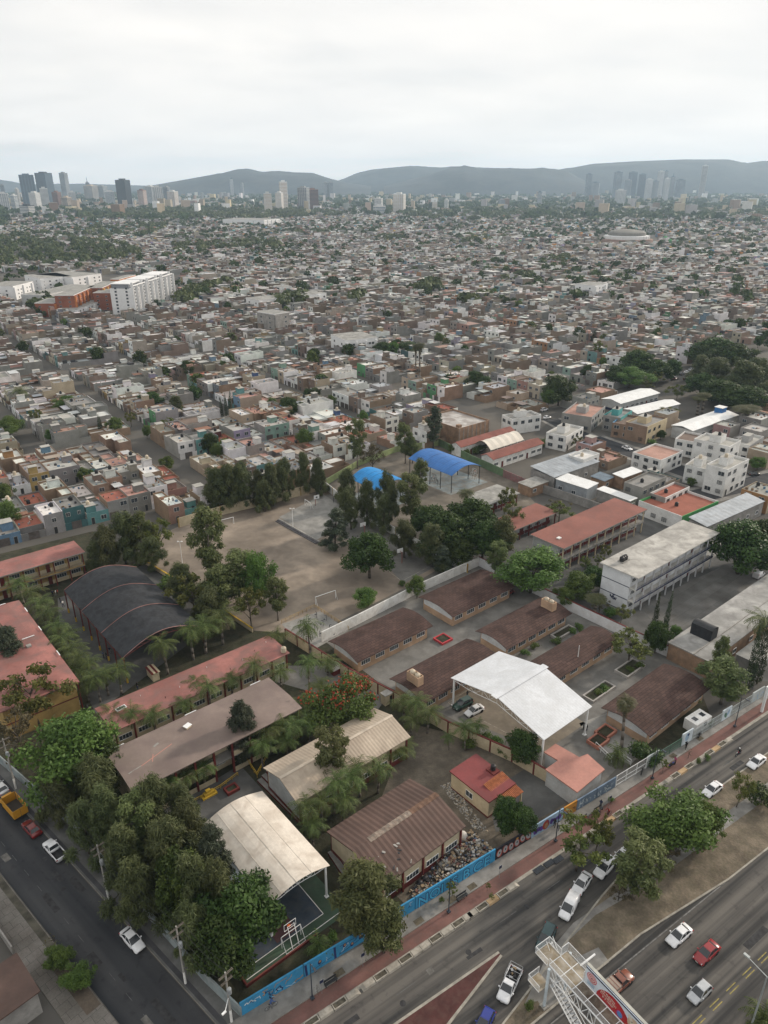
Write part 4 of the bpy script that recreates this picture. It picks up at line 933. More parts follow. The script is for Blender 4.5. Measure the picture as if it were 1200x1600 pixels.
# ---------------------------------------------------------------- the town
house_m = colattr('house_paint'); far_m = colattr('far_house_paint', .9, .05, .18)
class CB:
 """faces with a paint colour each"""
 def __init__(s): s.v = []; s.f = []; s.c = []
 def quad(s, p, c): k = len(s.v); s.v.extend(p); s.f.append((k, k + 1, k + 2, k + 3)); s.c.append(c)
 def box(s, M, x0, y0, z0, x1, y1, z1, c, ct=None, cf=None, sides='fblr', top=True):
  P = [M(x, y) for x, y in ((x0, y0), (x1, y0), (x1, y1), (x0, y1))]; b = [(*p, z0) for p in P]; t = [(*p, z1) for p in P]; k = len(s.v)
  s.v.extend(b); s.v.extend(t)
  for a, q in zip(range(4), 'frbl'):
   if q in sides: n = (a + 1) % 4; s.f.append((k + a, k + n, k + 4 + n, k + 4 + a)); s.c.append(cf if (q == 'f' and cf) else c)
  if top: s.f.append((k + 4, k + 5, k + 6, k + 7)); s.c.append(ct or c)
 def mesh(s, name, m):
  me = bpy.data.meshes.new(name); me.from_pydata(s.v, [], s.f); me.materials.append(m)
  a = me.color_attributes.new('paint', 'FLOAT_COLOR', 'CORNER')
  ln = np.array([len(f) for f in s.f]); C = np.ones((ln.sum(), 4), np.float32); C[:, :3] = np.repeat(np.array(s.c, np.float32)[:, :3], ln, axis=0)
  a.data.foreach_set('color', C.reshape(-1)); me.update(); return me
WALLC = dict(brick=(.262, .182, .132), concrete=(.275, .27, .255), white=(.75, .75, .74), cream=(.55, .46, .31), beige=(.42, .35, .27), pink=(.48, .27, .24), salmon=(.48, .24, .17), turquoise=(.10, .36, .36), teal=(.05, .20, .21), mint=(.25, .45, .36), green=(.10, .40, .14), blue=(.05, .12, .33), sky=(.13, .30, .48), orange=(.52, .22, .045), mustard=(.50, .32, .06), lilac=(.34, .29, .45), magenta=(.26, .03, .12), slate=(.20, .24, .29), grey=(.36, .36, .36), maroon=(.16, .04, .035))
WALLW = [('brick', 18), ('concrete', 17), ('white', 27), ('cream', 9), ('beige', 10), ('pink', 4), ('salmon', 3), ('turquoise', 3), ('mint', 2), ('sky', 2), ('blue', 1), ('orange', 2), ('mustard', 2), ('lilac', 2), ('teal', 1), ('slate', 3), ('grey', 6), ('green', 1)]
ROOFC = dict(grey=(.29, .283, .27), pale=(.44, .43, .40), white=(.70, .69, .67), red=(.33, .12, .085), pink=(.45, .27, .22), sheet=(.35, .38, .41), brown=(.20, .15, .125))
ROOFW = [('grey', 40), ('pale', 27), ('white', 20), ('red', 7), ('pink', 7), ('sheet', 6), ('brown', 5)]
def mute(c, k=.55): m = sum(c) / 3; f = 1.0 if m > .6 else .84; return tuple((m + (x - m) * k) * f for x in c)
def pick(g, W):
 t = g.uniform(0, sum(w for _, w in W))
 for k, w in W:
  t -= w
  if t <= 0: return k
 return W[0][0]
def jit(g, c, a=.12): k = 1 + g.uniform(-a, a); return tuple(min(.85, max(.01, x * k * (1 + g.uniform(-.04, .04)))) for x in c)
_w = CB()
def city_window(w, h, name='window', fr=(.55, .54, .52), gl=(.03, .035, .04)):
 b = MB(); fm = mat('house_window_frame', fr, .6); b.box(-w / 2 - .07, -.05, -.07, w / 2 + .07, -.004, h + .07, fm); b.box(-w / 2, -.062, 0, w / 2, -.051, h, glass_w); b.box(-.03, -.075, 0, .03, -.063, h, fm); return b.mesh(name)
CW = [city_window(1.1, 1.1), city_window(1.5, 1.2), city_window(.8, 1.0), city_window(1.9, 1.3)]
_b = MB(); _b.box(-.5, -.05, 0, .5, -.004, 2.15, mat('house_door_frame', (.3, .28, .25), .7)); _b.box(-.42, -.07, .03, .42, -.051, 2.05, dark); CDOOR = _b.mesh('door')
_b = MB(); _b.box(-1.35, -.06, 0, 1.35, -.004, 2.35, mat('garage_gate_paint', (.14, .12, .11), .6)); [_b.box(-1.3 + i * .33, -.085, .05, -1.24 + i * .33, -.061, 2.3, dark) for i in range(9)]; CGATE = _b.mesh('garage_gate')
def tank_mesh(nm, m):
 b = MB(); b.lathe([(.02, 0), (.52, 0), (.55, .08), (.55, .95), (.5, 1.08), (.3, 1.22), (.14, 1.27), (.13, 1.34), (.02, 1.35)], m, 10)
 for z in (.3, .55, .8): b.lathe([(.551, z - .03), (.575, z - .02), (.575, z + .02), (.551, z + .03)], m, 10)
 return b.mesh(nm, False)
TANKB = tank_mesh('water_tank', mat('black_tank_plastic', (.022, .022, .024), .5)); TANKC = tank_mesh('water_tank', mat('beige_tank_plastic', (.50, .43, .33), .6))
def tank(x, y, z, black, label, grp='water tanks on the house roofs', s=1.0):
 o = link(TANKB if black else TANKC, 'water_tank', None, (x, y, z), rnd.uniform(0, 6)); o.scale = (s, s, s); tag(o, label, 'water tank', grp); return o
def house_plan(g, w, d, st):
 """what a terraced house is made of, in its own frame: x along the street front, y back from it"""
 H = {}; fl = 2.75; df = d * g.uniform(.5, .78); H['df'] = df; H['zf'] = fl * st + g.uniform(-.1, .25); rear = g.random()
 H['zr'] = fl * max(1, st - 1) + g.uniform(-.1, .2) if rear < .75 else fl * st
 H['pw'] = g.uniform(.25, .8); H['room'] = g.random() < (.52 if st == 2 else .42); H['rx'] = g.uniform(.2, max(.3, w - 2.9)); H['ry'] = g.uniform(.5, max(.6, df - 3.0)); H['rw'], H['rd'], H['rh'] = g.uniform(2.0, 3.4), g.uniform(2, 3.2), g.uniform(2.0, 2.5)
 H['sheet'] = g.random() < .38; H['patio'] = g.random() < .75; H['set'] = g.uniform(1.2, 3) if g.random() < .35 else 0
 return H
def house_geo(C, M, w, d, st, H, wc, rc, sc, g, parts=None, roomc=None):
 """C: CB for the walls; parts: dict of further CBs (roof, room, sheet) or None for one mesh"""
 R_ = parts['roof'] if parts else C; RM = parts['roof_room'] if parts else C; S = parts['sheet_roof'] if parts else C
 df, zf, zr, pw, y0 = H['df'], H['zf'], H['zr'], H['pw'], H['set']
 t = .16
 def shell(xa, ya, xb, yb, z, h, cf):
  P = [(xa, ya), (xb, ya), (xb, yb), (xa, yb)]; Q = [(xa + t, ya + t), (xb - t, ya + t), (xb - t, yb - t), (xa + t, yb - t)]
  for i, q in zip(range(4), 'frbl'):
   j = (i + 1) % 4; c = cf if q == 'f' else sc
   a, b2 = M(*P[i]), M(*P[j]); ai, bi = M(*Q[i]), M(*Q[j])
   C.quad([(*a, 0), (*b2, 0), (*b2, z + h), (*a, z + h)], c); C.quad([(*a, z + h), (*b2, z + h), (*bi, z + h), (*ai, z + h)], jit(g, c, .05)); C.quad([(*bi, z), (*ai, z), (*ai, z + h), (*bi, z + h)], sc)
  R_.quad([(*M(*q), z) for q in Q], rc)
 shell(0, y0, w, y0 + df, zf, pw, wc)
 if y0:
  hg = 2.2
  C.box(M, 0, 0, 0, w, .15, hg, wc, cf=wc); C.box(M, 0, .151, 0, .15, y0 - .001, hg, sc); C.box(M, w - .15, .151, 0, w, y0 - .001, hg, sc)
 if y0 + df < d - 2:
  x1 = w if not H['patio'] else w * g.uniform(.45, .62); shell(0.004, y0 + df + .004, x1, d, zr, g.uniform(.2, .6), sc)
  if x1 < w: C.box(M, x1 + .002, d - .15, 0, w, d, 2.4, sc); C.box(M, w - .15, y0 + df + .01, 0, w, d - .151, 2.4, sc)
 if H['room']:
  x, y = H['rx'], H['ry'] + y0; c = roomc or wc; RM.box(M, x, y, zf + .01, x + H['rw'], y + H['rd'], zf + H['rh'], c, ct=rc if g.random() < .5 else ROOFC['pale'])
  RM.box(M, x - .15, y - .15, zf + H['rh'] + .005, x + H['rw'] + .15, y + H['rd'] + .15, zf + H['rh'] + .13, ROOFC['pale'])
 if H['sheet']:
  x, y = g.uniform(.2, w * .4), y0 + df + .3; ww, dd = w * .55, min(4.0, d - y - .2)
  if dd > 1.2:
   z = max(zr, zf - 2) + .9; c = jit(g, g.choice([(.42, .45, .48), (.60, .61, .62), (.36, .30, .26), (.30, .17, .12)]), .1)
   S.box(M, x, y, z, x + ww, y + dd, z + .06, c)
   for px_, py_ in ((x + .1, y + .1), (x + ww - .2, y + .1), (x + .1, y + dd - .2), (x + ww - .2, y + dd - .2)): S.box(M, px_, py_, zr + .01, px_ + .1, py_ + .1, z - .005, (.2, .19, .18), top=False)
def frame_fn(o, a):
 c, s = math.cos(a), math.sin(a); ox, oy = o[0], o[1]
 return lambda x, y: (ox + c * x - s * y, oy + s * x + c * y)
def pip(p, poly):
 x, y = p; r = False; n = len(poly)
 for i in range(n):
  x1, y1 = poly[i]; x2, y2 = poly[(i + 1) % n]
  if (y1 > y) != (y2 > y) and x < (x2 - x1) * (y - y1) / (y2 - y1) + x1: r = not r
 return r
def pxpoly(P): return [(at(*p).x, at(*p).y) for p in P]
KEEP = [pxpoly([(-900, 1010), (-60, 905), (145, 822), (290, 818), (498, 764), (515, 746), (610, 693), (685, 633), (722, 632), (775, 650), (850, 662), (862, 640), (900, 628), (945, 603), (1075, 575), (1250, 545), (1700, 545), (1700, 1650), (-900, 1650)]),
  pxpoly([(50, 478), (180, 500), (215, 494), (290, 474), (290, 430), (-80, 425), (-80, 455)]),
  pxpoly([(-80, 420), (-80, 385), (60, 380), (150, 388), (200, 400), (180, 412)]), pxpoly([(930, 384), (1030, 384), (1030, 366), (930, 366)]),
  pxpoly([(940, 600), (1075, 570), (1080, 545), (1250, 530), (1250, 620), (1000, 640)])]
CA = R(37); cu, su = math.cos(CA), math.sin(CA)
def UV(u, v): return (cu * u + su * v, su * u - cu * v)
LOTS = []     # (distance, corner xy, angle, w, d, storeys)
g = random.Random(99)
def add_lot(u0, v0, w, d, face):
 """face: which way the front looks: -v, +v, -u, +u; (u0, v0) is the low corner of the lot"""
 if face in ('+v', '-v'):
  uc, vc = u0 + w / 2, v0 + d / 2
  o, a = (UV(u0, v0 + d), CA) if face == '+v' else (UV(u0 + w, v0), CA + math.pi)
 else:
  uc, vc = u0 + d / 2, v0 + w / 2
  o, a = (UV(u0, v0), CA - math.pi / 2) if face == '-u' else (UV(u0 + d, v0 + w), CA + math.pi / 2)
 x, y = UV(uc, vc)
 if not in_view(x, y, 3, 45): return
 if any(pip((x, y), k) for k in KEEP): return
 M = frame_fn(o, a)
 if any(pip(M(px_, py_), KEEP[0]) for px_, py_ in ((.5, .5), (w - .5, .5), (.5, d - .5), (w - .5, d - .5))): return
 LOTS.append((math.hypot(x, y), o, a, w, d, (x, y)))
def row_u(v0, d, u0, u1, face, wmin=4.7, wmax=7.0):
 u = u0
 while u < u1 - 4:
  w = g.uniform(wmin, wmax) * (1 if g.random() > .06 else 1.7); w = min(w, u1 - u)
  if w > 4 and g.random() > .02: add_lot(u, v0, w, d, face)
  u += w + .03
def row_v(u0, d, v0, v1, face, wmin=5.0, wmax=7.8):
 v = v0
 while v < v1 - 4:
  w = g.uniform(wmin, wmax) * (1 if g.random() > .06 else 1.8); w = min(w, v1 - v)
  if w > 4 and g.random() > .025: add_lot(u0, v, w, d, face)
  v += w + .03
# rows that face the schools, then the grid of long blocks beyond
for u0, u1 in ((-220, 82), (92, 145)):
 row_u(-221, 13, u0, u1, '+v'); row_u(-236, 15, u0, u1, '-v'); row_u(-259, 14.5, u0, u1, '+v'); row_u(-274, 15, u0, u1, '-v')
row_u(-206, 12, 20, 92, '+v')
PITCH_U, LOT_D, ST_W = 40.0, 15.4, 9.0
def grid(vmin, vmax, umin, umax, blk=118, cross=10):
 nu0, nu1 = int((umin - 92.6) / PITCH_U) - 1, int((umax - 92.6) / PITCH_U) + 1
 for k in range(nu0, nu1):
  us = 92.6 + k * PITCH_U + ST_W / 2; off = (k * 37) % 3 * 9
  v = vmax
  while v > vmin:
   row_v(us, LOT_D, v - blk, v, '-u'); row_v(us + LOT_D + .05, LOT_D, v - blk, v, '+u'); v -= blk + cross
grid(-1150, -284, -700, 900)
# right of the schools the same grid runs on nearer the camera
for k in range(1, 16):
 us = 92.6 + k * PITCH_U + ST_W / 2
 for v1 in (-156, -28): row_v(us, LOT_D, v1 - 118, v1, '-u'); row_v(us + LOT_D + .05, LOT_D, v1 - 118, v1, '+u')
LOTS.sort(key=lambda t: t[0])
NEAR = LOTS[:215]; MID = LOTS[215:]
# what the photograph shows in particular places: wall paint, roof, storeys
SPEC = [(215, 668, 'green', 'pale', 2), (20, 748, 'orange', 'white', 2), (62, 772, 'mustard', 'grey', 2), (12, 768, 'cream', 'red', 2), (78, 820, 'grey', 'white', 2), (98, 815, 'teal', 'grey', 2), (118, 808, 'turquoise', 'sheet', 1), (20, 845, 'sky', 'grey', 1), (40, 795, 'concrete', 'red', 1), (48, 815, 'concrete', 'red', 1), (185, 782, 'concrete', 'pink', 2), (200, 785, 'grey', 'red', 2), (160, 785, 'brick', 'grey', 2), (225, 770, 'beige', 'pale', 2), (240, 765, 'white', 'white', 2), (258, 762, 'beige', 'red', 1), (285, 762, 'salmon', 'brown', 1), (300, 698, 'turquoise', 'grey', 2), (283, 694, 'white', 'pink', 2), (262, 697, 'cream', 'grey', 2), (240, 705, 'white', 'pale', 2), (175, 716, 'mint', 'white', 2), (195, 708, 'salmon', 'grey', 1), (290, 712, 'maroon', 'red', 1), (200, 740, 'concrete', 'pink', 1), (225, 735, 'concrete', 'pink', 1), (90, 695, 'concrete', 'pink', 2), (130, 690, 'mint', 'pale', 1), (395, 628, 'turquoise', 'grey', 2), (378, 618, 'slate', 'pale', 2), (410, 640, 'sky', 'pink', 2), (425, 650, 'mustard', 'grey', 2), (492, 660, 'blue', 'white', 1), (500, 670, 'white', 'pale', 1), (535, 672, 'magenta', 'white', 1), (578, 672, 'orange', 'pale', 1), (590, 676, 'white', 'red', 1), (618, 655, 'sky', 'white', 1), (650, 662, 'teal', 'brown', 1), (495, 708, 'white', 'grey', 2), (510, 690, 'mint', 'pale', 2), (470, 705, 'brick', 'red', 1), (395, 715, 'white', 'pink', 2), (360, 708, 'white', 'pale', 2), (405, 665, 'pink', 'pink', 2), (440, 672, 'white', 'red', 2), (405, 722, 'turquoise', 'pale', 1), (455, 712, 'pink', 'grey', 1), (265, 598, 'cream', 'pale', 3), (130, 618, 'white', 'pale', 3), (155, 622, 'mustard', 'pale', 1), (212, 612, 'lilac', 'grey', 2), (235, 610, 'brick', 'pale', 2), (300, 612, 'turquoise', 'white', 1), (345, 600, 'mint', 'red', 2), (380, 600, 'brick', 'brown', 2), (305, 520, 'white', 'pale', 4), (760, 645, 'white', 'pale', 2), (700, 612, 'white', 'red', 2), (660, 612, 'mint', 'grey', 2), (790, 575, 'salmon', 'red', 1), (880, 560, 'mustard', 'pale', 2), (840, 600, 'concrete', 'sheet', 1), (545, 640, 'brick', 'grey', 2), (480, 655, 'brick', 'pale', 2)]
spec = {}
for (px_, py_, wc, rc, st) in SPEC:
 p = at(px_, py_); best = min((i for i in range(len(NEAR)) if i not in spec), key=lambda i: (NEAR[i][5][0] - p.x) ** 2 + (NEAR[i][5][1] - p.y) ** 2)
 if (NEAR[best][5][0] - p.x) ** 2 + (NEAR[best][5][1] - p.y) ** 2 < 900: spec[best] = (wc, rc, st)
SIDE = [('brick', 38), ('concrete', 36), ('beige', 14), ('white', 12)]
STW = {1: 'one storey', 2: 'two storey', 3: 'three storey', 4: 'four storey'}
WNAME = dict(brick='bare brick', concrete='raw concrete', white='white', cream='cream', beige='beige', pink='pink', salmon='salmon', turquoise='turquoise', teal='dark teal', mint='mint green', green='bright green', blue='deep blue', sky='sky blue', orange='orange', mustard='mustard', lilac='lilac', magenta='magenta', slate='slate blue', grey='grey', maroon='maroon')
RNAME = dict(grey='grey roof', pale='pale roof', white='white roof', red='red roof', pink='pink roof', sheet='sheet metal roof', brown='brown roof')
def build_house(o, a, w, d, st, wn, rn, sn, gg, place=None, base=None, cat='house', nwin=None, grp='houses of the town behind the schools', tanks=None):
 root = thing('house', '', cat, (o[0], o[1], 0), a, grp)
 H = house_plan(gg, w, d, st); wc, rc, sc = jit(gg, mute(WALLC[wn], .68), .08), jit(gg, ROOFC[rn], .12), jit(gg, WALLC[sn], .12)
 ident = lambda x, y: (x, y)
 C = CB(); P = dict(roof=CB(), roof_room=CB(), sheet_roof=CB()); house_geo(C, ident, w, d, st, H, wc, rc, sc, gg, P)
 link(C.mesh('wall', house_m), 'wall', root)
 for k, c in P.items():
  if c.f: link(c.mesh(k, house_m), k, root)
 K = CB()
 for _ in range(gg.randrange(4, 12)):
  x, y, q, e = gg.uniform(.3, w - 1.2), H['set'] + gg.uniform(.3, H['df'] - 1.2), gg.uniform(.15, .9), gg.uniform(.15, .9); K.box(ident, x, y, H['zf'] + .003, x + q, y + e, H['zf'] + gg.uniform(.05, .7), jit(gg, gg.choice([(.05, .05, .055), (.2, .14, .09), (.5, .5, .48), (.12, .2, .3), (.3, .3, .29), (.35, .2, .14)]), .3))
 struct(link(K.mesh('roof_clutter', house_m), 'roof_clutter', root), 'stuff')
 y = H['set']; fl = 2.75
 n = max(1, int(w / 2.9)); dcol = gg.randrange(n)
 for s in range(st):
  for i in range(n):
   x = w * (i + .5) / n;
   if s == 0:
    if y: continue
    if i == dcol: put(CDOOR, 'door', root, x, y, 0)
    elif w / n > 2.9 and gg.random() < .5: put(CGATE, 'garage_gate', root, x, y, 0)
    else: put(CW[gg.randrange(3)], 'window', root, x, y, 1.0)
   elif gg.random() < .88: put(gg.choice(CW), 'window', root, x, y, s * fl + .95)
 if y: put(CGATE, 'garage_gate', root, w * .5, 0, 0)
 M = frame_fn(o, a)
 for s in range(1, st):
  if H['zr'] < H['zf'] - 2:
   for i in range(n):
    if gg.random() < .6: put(CW[gg.randrange(3)], 'window', root, w * (i + .5) / n, H['set'] + H['df'], s * fl + .95 + (.0), math.pi)
 hl = base or '%s %s house, %s' % (STW[st], WNAME[wn], RNAME[rn])
 AUTO.append([root, hl, M(w / 2, d / 2), place])
 for k in range(tanks if tanks is not None else (1 if gg.random() < .55 else 0)):
  black = gg.random() < .6
  if H['room'] and gg.random() < .7: x, y2, z = H['rx'] + H['rw'] * (.4 + .3 * k), H['ry'] + H['set'] + H['rd'] * .5, H['zf'] + H['rh'] + .131
  else: x, y2, z = (w * .75 if H['rx'] < w * .4 else w * .2), H['set'] + H['df'] * .75, H['zf'] + .002
  p = M(x, y2); t = tank(p[0], p[1], z, black, ''); t['_on'] = len(AUTO) - 1
  TANKS.append((t, black, len(AUTO) - 1))
 return root, H, M
TANKS = []
for i, (ds, o, a, w, d, c) in enumerate(NEAR):
 gg = random.Random(1000 + i); wn, rn, st = spec.get(i, (pick(gg, WALLW), pick(gg, ROOFW), 2 if gg.random() < .5 else 1))
 sn = pick(gg, SIDE)
 build_house(o, a, w, d, st, wn, rn, sn, gg)
# the rest of the town, past what can be told apart one by one
C = CB(); Cw = (.03, .033, .036)
for i, (ds, o, a, w, d, c) in enumerate(MID):
 gg = random.Random(5000 + i); wn, rn, st = pick(gg, WALLW), pick(gg, ROOFW), (2 if gg.random() < .45 else 1)
 if gg.random() < .01: st = 3
 H = house_plan(gg, w, d, st); wc, rc, sc = jit(gg, mute(WALLC[wn])), jit(gg, mute(ROOFC[rn], .7), .2), jit(gg, mute(WALLC[pick(gg, SIDE)], .7), .2); M = frame_fn(o, a)
 for _ in range(gg.randrange(1, 4)):
  x, y, q, e = gg.uniform(.2, w * .6), H['set'] + gg.uniform(.2, H['df'] * .7), gg.uniform(.8, w * .5), gg.uniform(.8, 3.5); C.box(M, x, y, H['zf'] + .01, min(w - .2, x + q), min(H['set'] + H['df'] - .2, y + e), H['zf'] + gg.choice([.1, .15, .5, 1.0, 1.9]), jit(gg, gg.choice([ROOFC['white'], ROOFC['pale'], ROOFC['sheet'], ROOFC['brown'], ROOFC['pink'], (.06, .06, .065), WALLC['brick']]), .25))
 if ds < 620:
  house_geo(C, M, w, d, st, H, wc, rc, sc, gg)
  n = max(1, int(w / 3))
  for s in range(st):
   for q in range(n):
    x = w * (q + .5) / n; y = H['set'] - .03
    if gg.random() < .8: C.quad([(*M(x - .6, y), s * 2.75 + (.9 if s else 0.05)), (*M(x + .6, y), s * 2.75 + (.9 if s else .05)), (*M(x + .6, y), s * 2.75 + 2.1), (*M(x - .6, y), s * 2.75 + 2.1)], Cw)
 else:
  z = H['zf']; C.box(M, 0, 0, 0, w, H['df'], z + .4, sc, ct=rc, cf=wc); C.box(M, 0, H['df'] + .02, 0, w * (.55 if H['patio'] else 1), d, H['zr'], sc, ct=jit(gg, ROOFC[pick(gg, ROOFW)], .2))
  if H['room']: C.box(M, H['rx'], H['ry'], z + .4, H['rx'] + H['rw'], H['ry'] + H['rd'], z + 2.4, wc, ct=ROOFC['pale'])
  if st > 1 and gg.random() < .6: C.quad([(*M(w * .2, -.05), 3.6), (*M(w * .8, -.05), 3.6), (*M(w * .8, -.05), 5), (*M(w * .2, -.05), 5)], Cw)
o = link(C.mesh('town_houses', house_m), 'town_houses'); struct(o, 'stuff')
# further out: plain volumes on the same grid, thinning into trees
C = CB(); gg = random.Random(77)
nF = 0
for k in range(-60, 70):
 us = 92.6 + k * PITCH_U + ST_W / 2
 for kv in range(-12, 24):
  v1 = -1160 - kv * 125 * 1.0
  x, y = UV(us, v1 - 60)
  if (us < 895 and v1 > -1155) or not in_view(x, y, 0, 120): continue
  for side in (0, 1):
   v = v1
   while v > v1 - 113:
    w = gg.uniform(6, 14 if kv > 6 else 10); v -= w
    u0 = us + side * (LOT_D + .05); x, y = UV(u0 + 8, v + w / 2); ds = math.hypot(x, y)
    dens = .97 if ds < 1750 else max(.25, .97 - (ds - 1750) / 1500)
    if mnoise.noise((x * .004, y * .004, 3)) > (.4 if ds < 1700 else .15): dens *= .5
    if ds > 3000 or gg.random() > dens or not in_view(x, y, 0, 10) or any(pip((x, y), q) for q in KEEP): continue
    z = 3.2 if gg.random() < .55 else 6;
    if gg.random() < .03: z = 9.5
    d = LOT_D * gg.uniform(.55, 1); M = frame_fn(UV(u0, v), CA - math.pi / 2); wn = pick(gg, WALLW)
    C.box(M, 0, LOT_D - d if side else 0, 0, w, LOT_D if side else d, z, jit(gg, mute(WALLC[pick(gg, SIDE)], .6), .25), ct=jit(gg, mute(ROOFC[pick(gg, ROOFW)], .6), .25), cf=jit(gg, mute(WALLC[wn], .5), .15))
    if gg.random() < .4: C.box(M, w * .2, d * .2, z, w * .6, d * .5, z + 2.2, jit(gg, WALLC[wn], .15), ct=ROOFC['pale'])
    nF += 1
o = link(C.mesh('far_houses', far_m), 'far_houses'); struct(o, 'stuff')
# hand-placed larger houses and sheds right of the schools
def big_house(A, B_, C_, h, st, wn, rn, sn, base, ext_room=True, seed=1, snap=None):
 o, a, Lr, Wr = rect(A, B_, C_, h, snap); gg = random.Random(seed); root = thing('house', base, 'house', o, a, 'houses right of the schools')
 wc, rc, sc = WALLC[wn], ROOFC[rn], WALLC[sn]; C = CB(); idn = lambda x, y: (x, y); t = .2; W, D = Lr, Wr
 P = [(0, 0), (W, 0), (W, D), (0, D)]; Q = [(t, t), (W - t, t), (W - t, D - t), (t, D - t)]
 for i in range(4):
  j = (i + 1) % 4; c = sc if i in (1, 3) and sn != wn else wc
  C.quad([(*P[i], 0), (*P[j], 0), (*P[j], h), (*P[i], h)], c); C.quad([(*P[i], h), (*P[j], h), (*Q[j], h), (*Q[i], h)], c); C.quad([(*Q[j], h - .7), (*Q[i], h - .7), (*Q[i], h), (*Q[j], h)], c)
 link(C.mesh('wall', house_m), 'wall', root); C = CB(); C.quad([(*q, h - .7) for q in Q], rc); link(C.mesh('roof', house_m), 'roof', root)
 if ext_room:
  C = CB(); C.box(idn, W * .3, D * .35, h - .69, W * .3 + min(4.5, W * .5), D * .35 + min(4, D * .4), h + 1.9, wc, ct=ROOFC['pale']); link(C.mesh('roof_room', house_m), 'roof_room', root)
 for face, ln in ((0, W), (3, D), (1, D)):
  n = max(2, int(ln / 3.4)); fl = h / (st + .15)
  for s in range(st):
   for i in range(n):
    if face == 1 and gg.random() < .6: continue
    if gg.random() < .8:
     q = ln * (i + .5) / n; x, y, rz = ((q, 0, 0), (W, q, R(90)), (0, 0, 0), (0, q, R(-90)))[face]
     if s == 0 and i == 0 and face == 0: put(CDOOR, 'door', root, x, y, 0, rz)
     else: put(W_DARK if gg.random() < .5 else CW[3], 'window', root, x, y - (.03 if face == 0 else 0), s * fl + .95, rz)
 if gg.random() < .8:
  p = loc2w(o, a, W * .3 + 1.2, D * .35 + 1.2, h + (1.9 if ext_room else -.69)); tt = tank(p.x, p.y, p.z, gg.random() < .5, ''); TANKS.append((tt, tt.data is TANKB, base))
 return root, o, a, Lr, Wr
big_house((1137, 734), (1171, 717), (1104, 725), 9.4, 3, 'white', 'pale', 'white', 'three storey white house with dark strip windows and roof terrace', True, 3)
big_house((1103, 733), (1118, 722), (1073, 724), 6.4, 2, 'white', 'pale', 'white', 'white house with stepped terraces left of the three storey one', True, 4)
big_house((1140, 698), (1158, 688), (1101, 677), 9.0, 3, 'white', 'pale', 'white', 'white modern house with three tall slit windows', True, 5)
big_house((1087, 691), (1101, 679), (1059, 682), 6.2, 2, 'white', 'brown', 'white', 'white two storey house with brown roof edge below the big school roof', False, 6)
big_house((1172, 696), (1194, 682), (1152, 686), 6.4, 2, 'grey', 'pale', 'white', 'grey fronted modern house with carport right of the slit window house', True, 7)
big_house((1033, 719), (1068, 704), (977, 711), 5.6, 2, 'white', 'pink', 'white', 'low white house with pink roof and blue doors', False, 8)
big_house((970, 653), (988, 641), (948, 645), 6.4, 2, 'turquoise', 'grey', 'concrete', 'bright turquoise two storey house, left one of two', True, 9)
big_house((987, 665), (1003, 651), (963, 655), 5.8, 2, 'sky', 'brown', 'brick', 'bright blue two storey house beside the turquoise one', False, 10)
big_house((1012, 667), (1043, 653), (990, 654), 7.0, 2, 'cream', 'grey', 'brick', 'cream modern house with bare brick side wall', True, 11)
big_house((885, 682), (912, 667), (858, 673), 6.0, 2, 'white', 'pale', 'white', 'white house with curved parapet opposite the metal sheds', True, 12)
big_house((925, 652), (946, 634), (886, 639), 6.4, 2, 'grey', 'pink', 'concrete', 'grey house with bare concrete side beside the empty lot', True, 13)
big_house((1004, 762), (1042, 744), (978, 752), 6.6, 2, 'concrete', 'grey', 'concrete', 'unpainted concrete house with arched windows', False, 14)
big_house((1066, 807), (1123, 783), (1000, 781), 4.6, 1, 'green', 'red', 'white', 'low house with wide terracotta roof and black tanks', False, 15)
big_house((1040, 778), (1078, 760), (1020, 768), 5.6, 2, 'white', 'red', 'concrete', 'white house with red tiled terrace beside the three storey house', False, 16)
big_house((800, 655), (846, 648), (783, 648), 6.5, 2, 'white', 'grey', 'white', 'white house with sloping parapet beside the brick warehouse', True, 17)
big_house((912, 718), (937, 708), (895, 708), 6.5, 2, 'white', 'white', 'white', 'white rooftop house at the end of the metal sheds', False, 18)
def shed(A, B_, C_, h, m, wm, base, rise=.5, step=.8, snap=None):
 o, a, Lr, Wr = rect(A, B_, C_, h, snap); root = thing('shed', base, 'shed', o, a, 'sheet roofed sheds')
 b = MB(); b.box(.15, .15, 0, Lr - .15, Wr - .15, h - .15, wm); b.build('wall', root); b = MB(); roof_profile(b, Lr, Wr, [(0, h), (1, h + rise)], m, .08, .1, .1, None, step, .04); b.build('roof', root)
 for i in range(max(1, int(Lr / 5))): put(W_MID, 'window', root, 2 + i * 5, .12, 1.4)
shed((866, 746), (937, 721), (830, 732), 5.0, metal_roof, greyw, 'large shed with patched blue-grey sheet roof behind the grey block wall', 1.0)
shed((868, 748), (918, 764), (887, 741), 4.6, white_roof, metal_roof, 'narrow shed with bright white roof on the grey block wall', .3)
shed((974, 747), (1004, 736), (958, 741), 4.2, white_roof, brickw, 'small shed with pale roof right of the blue-grey one', .3)
shed((945, 752), (960, 745), (925, 744), 3.6, mat('dark_blue_sheet', (.12, .16, .2), .5), brickw, 'small shed with dark blue sheet roof', .3)
shed((985, 783), (996, 778), (925, 768), 3.8, white_roof, greyw, 'long narrow pale roof behind the brick red gallery school', .2)
shed((1105, 823), (1195, 783), (1085, 808), 4.8, metal_roof, greyw, 'wide shed with dark grey-blue sheet roof behind the white school', .8, 1.0)
shed((830, 762), (858, 752), (815, 752), 3.5, grey_roof, brickw, 'flat shed with black tanks behind the red gables', .1, None)
